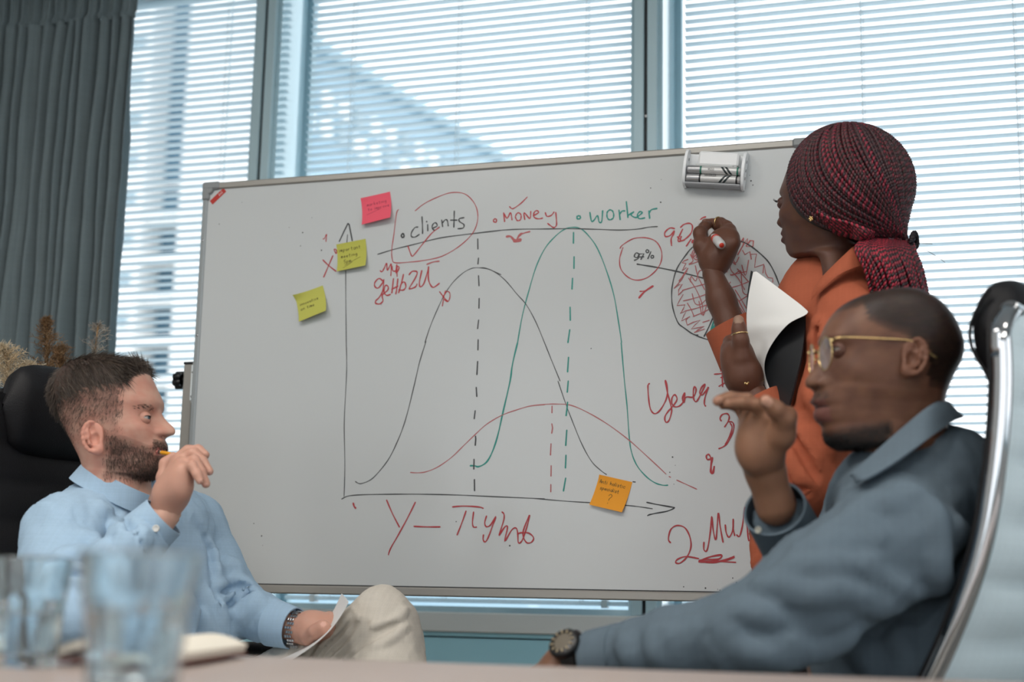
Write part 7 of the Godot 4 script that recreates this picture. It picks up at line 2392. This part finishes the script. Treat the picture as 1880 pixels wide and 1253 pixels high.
# ---------------------------------------------------------------- the man on the right
func right_man():
	var who := person("man with round gold glasses and grey-blue shirt, seated at right with one hand raised")
	var h := Head.new()
	var an := deg_to_rad(5.0)
	h.f = (-flat_right() * cos(an) + flat_near() * sin(an)).normalized()
	h.near = (flat_near() * cos(an) + flat_right() * sin(an)).normalized()
	h.o = at(1640, 660, 2.16)
	var C := func(x: float, y: float, l := 0.0): return on_median(h, 1460.0 + x / 3.684, 520.0 + y / 3.684, l)
	var raw := [
		[690, 54, 760, 62, 0.026, 0.5, 0.9, 690, 54, 0.0],
		[560, 64, 860, 98, 0.051, 0.5, 0.9, 560, 64, 0.0],
		[430, 96, 960, 160, 0.066, 0.46, 0.9, 430, 96, 0.0],
		[330, 145, 1040, 250, 0.0735, 0.44, 0.88, 330, 145, 0.0],
		[268, 200, 1090, 345, 0.0765, 0.43, 0.84, 268, 200, 0.0],
		[222, 265, 1115, 430, 0.0775, 0.43, 0.80, 222, 265, 0.0],
		[192, 330, 1112, 500, 0.0770, 0.43, 0.78, 192, 330, 0.01],
		[178, 392, 1092, 560, 0.0755, 0.43, 0.78, 174, 392, 0.012],
		[186, 445, 1068, 605, 0.0740, 0.44, 0.80, 172, 440, 0.010],
		[188, 500, 1045, 650, 0.0725, 0.44, 0.82, 156, 505, 0.011],
		[184, 552, 1028, 690, 0.0710, 0.44, 0.84, 128, 570, 0.012],
		[180, 600, 1015, 725, 0.0700, 0.44, 0.86, 92, 622, 0.0145],
		[176, 645, 1005, 755, 0.0690, 0.43, 0.88, 70, 662, 0.0175],
		[172, 685, 998, 782, 0.0675, 0.42, 0.90, 78, 700, 0.0195],
		[160, 725, 994, 806, 0.0660, 0.41, 0.92, 128, 728, 0.0180],
		[154, 765, 992, 830, 0.0635, 0.40, 0.94, 124, 768, 0.024],
		[152, 805, 992, 852, 0.0610, 0.39, 0.95, 110, 806, 0.025],
		[155, 842, 994, 874, 0.0595, 0.38, 0.96, 140, 840, 0.024],
		[161, 880, 996, 892, 0.0580, 0.37, 0.97, 128, 884, 0.025],
		[171, 926, 1000, 915, 0.0565, 0.36, 0.98, 138, 924, 0.023],
		[186, 970, 1006, 940, 0.0550, 0.35, 0.98, 182, 968, 0.018],
		[192, 1020, 1012, 968, 0.0540, 0.35, 0.98, 190, 1020, 0.014],
		[216, 1070, 1016, 1000, 0.0530, 0.36, 0.98, 214, 1070, 0.012],
		[290, 1112, 1016, 1032, 0.0530, 0.40, 0.95, 290, 1112, 0.0],
		[400, 1110, 1012, 1062, 0.0550, 0.46, 0.9, 400, 1110, 0.0],
		[470, 1125, 1008, 1100, 0.0590, 0.5, 0.85, 470, 1125, 0.0],
		[480, 1200, 1010, 1190, 0.0630, 0.5, 0.85, 480, 1200, 0.0],
		[470, 1300, 1020, 1290, 0.0680, 0.5, 0.85, 470, 1300, 0.0],
	]
	var keys := []
	for r in raw: keys.append([C.call(r[0], r[1]), C.call(r[2], r[3]), r[4], r[5], r[6], C.call(r[7], r[8]), r[9]])
	var eye: Vector2 = C.call(290, 452, 0.034)
	var E := Vector3(eye.x - 0.0045, eye.y, 0.032)
	var nosew: Vector2 = C.call(170, 690)
	var feats := [
		[E.x + 0.012, E.y, 0.032, 0.022, 0.0125, 0.018, -0.009, 0.0, 0.0],
		[E.x + 0.014, E.y + 0.020, 0.030, 0.02, 0.008, 0.023, 0.003, 0.0, 0.0],
		[E.x - 0.018, E.y - 0.030, 0.054, 0.026, 0.018, 0.02, 0.003, 0.0, 0.004],
		[nosew.x, nosew.y, 0.0165, 0.011, 0.009, 0.006, 0.004, 0.0, 0.0065],
		[nosew.x + 0.006, nosew.y - 0.008, 0.008, 0.006, 0.0045, 0.004, -0.003, 0.004, 0.0],
	]
	var skin := lin(118, 84, 66)
	var deep := lin(96, 66, 54)
	var hairc := lin(20, 19, 20)
	var lipc := lin(112, 74, 68)
	var mouth: Vector2 = C.call(160, 845)
	var ncol := FastNoiseLite.new()
	ncol.frequency = 26.0
	var nz := FastNoiseLite.new()
	nz.frequency = 700.0
	var line := []
	for e in [[262, 196], [490, 130], [470, 225], [560, 290], [640, 330], [760, 370], [880, 420]]: line.append(C.call(e[0], e[1], 0.0 if e[0] < 300 else 0.068))
	var hair_in := func(q: Vector3) -> float:     # the sharp hairline: forehead edge, temple corner, round the ear, nape
		var top: float = lerpf(line[0].y, line[1].y, clampf((line[0].x - q.x) / (line[0].x - line[1].x), 0.0, 1.0))
		if q.x > line[1].x:
			if absf(q.z) < 0.048: return q.y - top + 0.003
			return q.y - line[1].y
		if q.x > line[2].x - 0.004: return q.y - line[2].y + 0.004
		if q.x > line[5].x:
			for k in [2, 3, 4]:
				if q.x >= line[k + 1].x: return q.y - lerpf(line[k].y, line[k + 1].y, (line[k].x - q.x) / (line[k].x - line[k + 1].x))
		var behind: Vector2 = C.call(905, 640, 0.07)
		if q.x > behind.x: return q.y - lerpf(line[5].y, line[5].y - 0.012, 1.0)
		return q.y - C.call(1000, 720, 0.05).y
	var b0: Vector2 = C.call(640, 860, 0.065)
	var chin: Vector2 = C.call(230, 1010)
	var beard := func(q: Vector3) -> float:
		if q.x < b0.x - 0.004: return -1.0
		var lin_y := lerpf(C.call(620, 900, 0.06).y, C.call(215, 985).y, clampf((b0.x - q.x) / (b0.x - chin.x), 0.0, 1.0))
		var m := (lin_y - q.y) * 60.0
		if q.y < C.call(300, 1118).y: m = -1.0
		if q.x > mouth.x - 0.006 and q.y > mouth.y + 0.010 and q.y < mouth.y + 0.022 and absf(q.z) < 0.028: m = maxf(m, 0.35)
		return m
	var col := func(q: Vector3) -> Color:
		var c := skin.lerp(deep, clampf(0.45 + ncol.get_noise_3dv(q) * 0.9, 0.0, 1.0))
		var g := 0.5 + 0.5 * nz.get_noise_3dv(q)
		var hm: float = hair_in.call(q)
		if hm > 0.0: return c.lerp(hairc, clampf(0.5 + hm * 34.0, 0.0, 0.96) * (0.75 + 0.3 * g))
		var bm: float = beard.call(q)
		if bm > 0.0: return c.lerp(hairc, clampf(bm, 0.0, 0.9) * (0.7 + 0.35 * g))
		if absf(q.z) < 0.025 and q.x > mouth.x - 0.016 and q.y < mouth.y + 0.0105 and q.y > mouth.y - 0.0225: return lipc if absf(q.y - mouth.y) > 0.0015 else lin(40, 22, 22)
		return c
	build_head(h, keys, feats, col)
	var plain := near_colour([], lin(112, 76, 60))
	var parts := [h.geo]
	var earc: Vector2 = C.call(785, 508, 0.075)
	for s in [1.0, -1.0]:
		parts.append(ear(h, earc, 0.0715, 0.060, -0.22, s, plain))
		parts.append(eyelids(h, E.x, E.y, E.z * s, 0.012, 8.0, -12.0, 15.0, deep, lin(18, 13, 12)))
	# skeleton
	var neck := at(1690, 850, 2.19)
	var sl := at(1640, 990, 2.03)
	var sr := at(1600, 930, 2.42)
	var el := at(1392, 1158, 1.98)
	var er := at(1500, 1110, 2.30)
	var wl := at(1072, 1212, 2.12)
	var wr := at(1404, 862, 2.14)
	var chest := at(1660, 1020, 2.20)
	var belly := at(1620, 1200, 2.18)
	var hip := at(1690, 1480, 2.16)
	var f := h.f
	var core := [cap(at(1690, 830, 2.17), neck, 0.05, 0.056, 0.03), cap(neck, chest, 0.06, 0.10, 0.05), cap(sl, sr, 0.05, 0.05, 0.05), cap(chest, belly, 0.11, 0.11, 0.06, f, 0.8), cap(belly, hip, 0.11, 0.13, 0.06),
		cap(sl, el, 0.045, 0.038, 0.03), cap(el, wl, 0.037, 0.026, 0.02), cap(sr, er, 0.045, 0.038, 0.03), cap(er, wr, 0.037, 0.026, 0.02)]
	parts.append(field(core, 0.012, skin))
	# raised right hand: palm towards the camera, fingers bent over to the left
	var palm := lin(150, 110, 86)
	var hr := []
	hr.append(cap(at(1424, 930, 2.15), wr, 0.030, 0.0265, 0.02))
	hr.append(cap(wr, at(1396, 818, 2.13), 0.0265, 0.029, 0.02))
	for e in [[1412, 768, 2.10], [1398, 764, 2.12], [1384, 766, 2.14], [1372, 774, 2.155]]: hr.append(cap(at(1396, 822, 2.13), at(e[0], e[1], e[2]), 0.026, 0.0125, 0.02))
	hr.append(ell(at(1384, 820, 2.115), Vector3(0.020, 0.036, 0.017), 0.02))
	hr.append_array(finger([[1410, 766, 2.105], [1388, 745, 2.10], [1362, 741, 2.095], [1338, 742, 2.09]], 0.0115, 0.008))
	hr.append_array(finger([[1397, 762, 2.125], [1372, 735, 2.125], [1342, 731, 2.12], [1318, 737, 2.115]], 0.0118, 0.008))
	hr.append_array(finger([[1384, 764, 2.145], [1366, 736, 2.15], [1340, 730, 2.15], [1322, 734, 2.15]], 0.0112, 0.0078))
	hr.append_array(finger([[1372, 772, 2.16], [1358, 748, 2.17], [1340, 742, 2.17], [1328, 744, 2.17]], 0.010, 0.0072))
	hr.append_array(finger([[1414, 838, 2.115], [1434, 800, 2.09], [1440, 768, 2.075], [1424, 752, 2.065], [1406, 737, 2.058]], 0.018, 0.0095, 0.01))
	hr.append(cap(at(1440, 800, 2.10), at(1450, 762, 2.09), 0.012, 0.009, 0.02))
	parts.append(field(hr, 0.0028, func(v: Vector3, n: Vector3):
		if v.distance_to(at(1408, 737, 2.05)) < 0.0085: return lin(182, 140, 120)
		if v.distance_to(at(1316, 738, 2.108)) < 0.009: return lin(164, 122, 102)
		return skin.lerp(palm, clampf(n.dot(flat_near()) * 0.7 - n.dot(flat_right()) * 0.5, 0.0, 1.0))))
	# left hand behind the table edge
	var hl := [cap(wl, at(1040, 1222, 2.13), 0.026, 0.028, 0.02)]
	for e in [[1000, 1230, 2.15], [998, 1236, 2.13], [1000, 1242, 2.11], [1006, 1246, 2.095]]:
		hl.append(cap(at(1040, 1224, 2.13), at(e[0], e[1], e[2]), 0.024, 0.012, 0.02))
		hl.append_array(finger([[e[0], e[1], e[2]], [e[0] - 24, e[1] + 8, e[2]], [e[0] - 38, e[1] + 26, e[2]], [e[0] - 40, e[1] + 42, e[2]]], 0.0108, 0.0075))
	hl.append_array(finger([[1044, 1236, 2.10], [1018, 1246, 2.07], [996, 1256, 2.065], [982, 1266, 2.07]], 0.0145, 0.009, 0.008))
	parts.append(field(hl, 0.003, skin))
	tag(obj("body", skin_geo(parts), M.skin, who), "brown skin, head turned in profile to the left")
	for s in [1.0, -1.0]: obj("eye", eyeball(h, E.x, E.y, E.z * s, 0.012, Vector3(1, -0.02, 0.05 * s), lin(30, 20, 17), lin(150, 140, 132)).mesh(), mat_vc(0.15), who)
	var hs := strands(h, 5200, func(q: Vector3):
		var m: float = hair_in.call(q)
		if m < 0.0: return null
		return [clampf(0.15 + m * 30.0, 0.0, 1.0), 0.0030, Vector3(0.3, -0.4, 0.2 * signf(q.z)), hairc, 0.0005, 0.6], 1)
	tag(obj("hair", hs.mesh(), M.hair, who), "very short black hair with a sharp hairline")
	var bs := strands(h, 3600, func(q: Vector3):
		var m: float = beard.call(q)
		if m <= 0.0: return null
		return [clampf(m * 1.2, 0.0, 1.0), 0.005, Vector3(0.2, -0.8, 0.0), hairc, 0.0005, 0.5], 2)
	tag(obj("beard", bs.mesh(), M.hair, who), "short black chin beard")
	for side in [1.0, -1.0]:
		var br := strands(h, 260, func(q: Vector3):
			var du: float = q.z * side - 0.032
			if absf(du) > 0.020 or absf(q.y - (E.y + 0.0185)) > 0.0026 or q.x < E.x - 0.014: return null
			return [1.0, 0.007, Vector3(-0.3, 0.1, 0.8 * side), hairc, 0.0005, 0.15], 2)
		obj("eyebrow", br.mesh(), M.hair, who)
	# shirt
	var sm := cloth(rgb8(100, 115, 126), rgb8(92, 106, 117), 30.0, 0.012, 0.85)
	var fo := [cap(at(1700, 872, 2.18), at(1752, 860, 2.21), 0.078, 0.070, 0.05, Vector3.UP, 0.8), cap(at(1592, 930, 2.09), at(1738, 842, 2.15), 0.042, 0.042, 0.05), cap(at(1640, 905, 2.18), at(1730, 890, 2.22), 0.085, 0.075, 0.06, Vector3.UP, 0.75), cap(sl, at(1690, 915, 2.14), 0.070, 0.085, 0.05), cap(sr, at(1660, 920, 2.30), 0.066, 0.085, 0.05),
		cap(at(1680, 1000, 2.20), at(1655, 1180, 2.17), 0.125, 0.120, 0.07), cap(at(1655, 1180, 2.17), at(1680, 1420, 2.16), 0.125, 0.145, 0.06),
		cap(at(1730, 930, 2.18), at(1712, 1100, 2.17), 0.075, 0.075, 0.05),
		cap(sl, at(1500, 1085, 1.99), 0.082, 0.074, 0.03), cap(at(1500, 1085, 1.99), el, 0.074, 0.060, 0.03), cap(el, at(1240, 1186, 2.03), 0.060, 0.050, 0.03), cap(at(1240, 1186, 2.03), at(1088, 1210, 2.11), 0.050, 0.0375, 0.02, Vector3.ZERO, 1.0, 0, true),
		cap(sr, er, 0.066, 0.056, 0.03), cap(er, at(1462, 1010, 2.22), 0.056, 0.046, 0.02), cap(at(1462, 1010, 2.22), at(1432, 948, 2.165), 0.046, 0.043, 0.02, Vector3.ZERO, 1.0, 0, true)]
	var smooth := fo.duplicate()
	fo.append_array(creases(fo, [[10, 1475, 1010, 1540, 1003, 1615, 985], [9, 1445, 1046, 1520, 1040, 1600, 1032], [7, 1500, 985, 1550, 970, 1600, 960], [8, 1560, 955, 1600, 928, 1650, 922], [9, 1395, 1082, 1430, 1078, 1490, 1092, 1540, 1082], [8, 1330, 1126, 1370, 1122, 1425, 1140], [9, 1262, 1152, 1276, 1180, 1300, 1220], [9, 1290, 1142, 1312, 1178, 1340, 1220], [8, 1316, 1136, 1344, 1170, 1376, 1210],
		[8, 1200, 1165, 1212, 1192, 1232, 1222], [7, 1230, 1158, 1246, 1188, 1264, 1222], [12, 1712, 1030, 1722, 1090, 1705, 1150], [-13, 1735, 1080, 1690, 1118, 1630, 1156, 1565, 1182], [6, 1716, 1060, 1724, 1000, 1710, 935, 1655, 897], [11, 1560, 1190, 1600, 1212, 1620, 1250], [12, 1650, 1160, 1668, 1205, 1655, 1250], [11, 1740, 1120, 1722, 1180, 1695, 1240],
		[9, 1745, 960, 1768, 1000, 1772, 1060], [9, 1440, 1182, 1500, 1192, 1560, 1168], [8, 1380, 1192, 1440, 1212, 1500, 1216], [7, 1150, 1180, 1160, 1200, 1172, 1222], [7, 1600, 1050, 1640, 1080, 1690, 1090], [7, 1560, 1090, 1610, 1110, 1660, 1112]], 1.5, 0.024))
	var shirt := tag(obj("shirt", field(fo, 0.0065, null, wrinkle(0.004, 8.0, 41)).mesh(), sm, who), "grey-blue collared long-sleeved shirt")
	var cr := []
	for e in [[1560, 876, 2.04, 1572, 890, 2.02], [1566, 868, 2.03, 1590, 880, 1.995], [1600, 836, 2.055, 1632, 856, 2.01], [1640, 800, 2.075, 1676, 826, 2.025], [1682, 764, 2.07, 1718, 796, 2.055], [1712, 742, 2.085, 1754, 772, 2.11], [1732, 735, 2.15, 1770, 764, 2.20], [1724, 738, 2.27, 1758, 766, 2.29], [1690, 752, 2.30, 1716, 782, 2.34]]:
		var lay = snap(smooth, e[3], e[4], 1.6)
		if lay != null: e[5] = minf(e[5], (lay - CAM).dot(-cam_basis.z) - 0.006)
		cr.append([at(e[0], e[1], e[2]), at(lerpf(e[0], e[3], 0.25) + 2, lerpf(e[1], e[4], 0.25) - 4, e[2] - 0.008), at(lerpf(e[0], e[3], 0.7), lerpf(e[1], e[4], 0.7), lerpf(e[2], e[5], 0.7) - 0.006), at(e[3], e[4], e[5])])
	var cg := Geo.new()
	cg.slab(curve_rows(cr, 6), 0.004)
	obj("collar", cg.mesh(), sm, shirt)
	obj("cuff", band(at(1462, 1006, 2.225), at(1422, 934, 2.155), 0.0475, 0.0445, 0.004).mesh(), sm, shirt)
	obj("cuff", band(at(1140, 1203, 2.085), at(1086, 1211, 2.112), 0.0425, 0.0385, 0.003).mesh(), sm, shirt)
	obj("button", button(at(1392, 974, 2.13), flat_near() - flat_right(), 0.0055), mat(rgb8(170, 170, 160), 0.4), shirt)
	# trousers and shoes under the table
	var tm := cloth(rgb8(46, 48, 54), rgb8(40, 42, 48), 30.0, 0.01)
	var hp := Vector3(hip.x, 0.5, hip.z)
	var tr := []
	for s in [1.0, -1.0]:
		var o: Vector3 = hp + h.near * 0.09 * s
		var kn: Vector3 = o + f * 0.42 + h.near * 0.05 * s
		kn.y = 0.49
		var an2 := Vector3(kn.x, 0.1, kn.z) + f * 0.04
		tr.append_array([cap(o, kn, 0.09, 0.066, 0.06), cap(kn, an2, 0.062, 0.048, 0.03)])
		obj("shoe", field([cap(an2 - Vector3.UP * 0.04, an2 + f * 0.16 - Vector3.UP * 0.062, 0.042, 0.034, 0.02), cap(an2, an2 - Vector3.UP * 0.05, 0.04, 0.036, 0.02)], 0.007).mesh(), M.black_plastic, who)
	obj("trousers", field(tr, 0.012).mesh(), tm, who)
	glasses(h, E, earc, C)
	var w := thing("wristwatch", "chunky black wristwatch on the right man's forearm at the table edge", "watch", at(1058, 1208, 2.12))
	var axis := (wl - at(1040, 1222, 2.13)).normalized()
	var up := (Vector3.UP - axis * Vector3.UP.dot(axis)).normalized()
	var sd_ := axis.cross(up)
	obj("strap", band(axis * -0.011, axis * 0.011, 0.0335, 0.0345, 0.004).mesh(), M.black_plastic, w)
	var face_n := (up * 0.6 + flat_near() * 0.8).normalized()
	face_n = (face_n - axis * face_n.dot(axis)).normalized()
	var wg := Geo.new()
	wg.lathe(face_n * 0.030, [[0.0, 0.0], [0.022, 0.0], [0.024, 0.004], [0.024, 0.010], [0.020, 0.0135], [0.0, 0.0135]], 32, face_n)
	obj("case", wg.mesh(), M.black_plastic, w)
	var ds := Geo.new()
	ds.lathe(face_n * 0.0437, [[0.0, 0.0004], [0.0135, 0.0]], 28, face_n)
	obj("dial", ds.mesh(), mat(rgb8(96, 88, 74), 0.5), w)
	var rg := Geo.new()
	for k in 12:
		var a := TAU * k / 12.0
		var s := axis * cos(a) + face_n.cross(axis) * sin(a)
		rg.tube([face_n * 0.0445 + s * 0.0145, face_n * 0.0445 + s * 0.0185], 0.0014, 6)
	obj("hour_marks", rg.mesh(), mat(rgb8(176, 160, 130), 0.5), w)

func glasses(h: Head, E: Vector3, earc: Vector2, C: Callable):
	var g := thing("glasses", "round gold-rimmed glasses worn by the man at right", "glasses", h.p(E.x + 0.024, E.y, 0.0))
	var base := g.position
	var L := func(u: float, v: float, l: float): return h.p(E.x + u, E.y + v, l) - base
	var lens_m := mat(Color(0.92, 0.95, 1.0, 0.10), 0.02, 0.0, 0.7)
	lens_m.transparency = BaseMaterial3D.TRANSPARENCY_ALPHA
	for s in [1.0, -1.0]:
		var ring := []
		var n := 41
		for k in n:
			var a := TAU * k / (n - 1)
			var l := 0.034 + 0.0225 * cos(a)
			ring.append(L.call(0.0265 - 0.22 * maxf(0.0, l - 0.012) * 0.6, -0.006 + 0.0245 * sin(a), s * l))
		obj("rim", tube_mesh(ring, 0.0011, 8), M.gold, g)
		var rows := []
		for e in [0.0, 0.5, 1.0]:
			var row := []
			for k in n - 1: row.append(ring[k].lerp(L.call(0.0275 - 0.22 * 0.022 * 0.6, -0.006, s * 0.034), 1.0 - e * 0.985))
			rows.append(row)
		var lg := Geo.new()
		lg.sheet(rows, true)
		obj("lens", lg.mesh(), lens_m, g)
		var hinge: Vector3 = L.call(0.0265 - 0.22 * 0.0445 * 0.6, 0.010, s * 0.0560)
		var over: Vector2 = C.call(745, 384, 0.0775)
		var p1 := h.p(over.x, over.y, s * 0.0775) - base
		obj("temple", tube_mesh(curve([hinge, L.call(0.004, 0.0125, s * 0.069), p1], 6), [0.0017] + Array(range(12)).map(func(k): return 0.0016 - 0.00004 * k), 8), M.gold, g)
		var b1: Vector2 = C.call(850, 410, 0.079)
		var b2: Vector2 = C.call(885, 455, 0.0785)
		var b3: Vector2 = C.call(960, 510, 0.076)
		obj("temple_tip", tube_mesh(curve([p1, h.p(b1.x, b1.y, s * 0.079) - base, h.p(b2.x, b2.y, s * 0.0785) - base, h.p(b3.x, b3.y, s * 0.076) - base], 5), [0.0012] + Array(range(15)).map(func(k): return 0.0012 + 0.0001 * maxf(0, k - 6)), 8), M.gold, g)
		obj("hinge", box_mesh(hinge - Vector3.ONE * 0.0024, hinge + Vector3.ONE * 0.0024, 0.0006), M.gold, g)
		obj("nose_pad", tube_mesh([L.call(0.026, -0.006, s * 0.0135), L.call(0.020, -0.009, s * 0.0105)], 0.0012, 6), M.gold, g)
	obj("bridge", tube_mesh(curve([L.call(0.0265, 0.0, 0.0122), L.call(0.029, 0.004, 0.0), L.call(0.0265, 0.0, -0.0122)], 8), 0.0011, 8), M.gold, g)
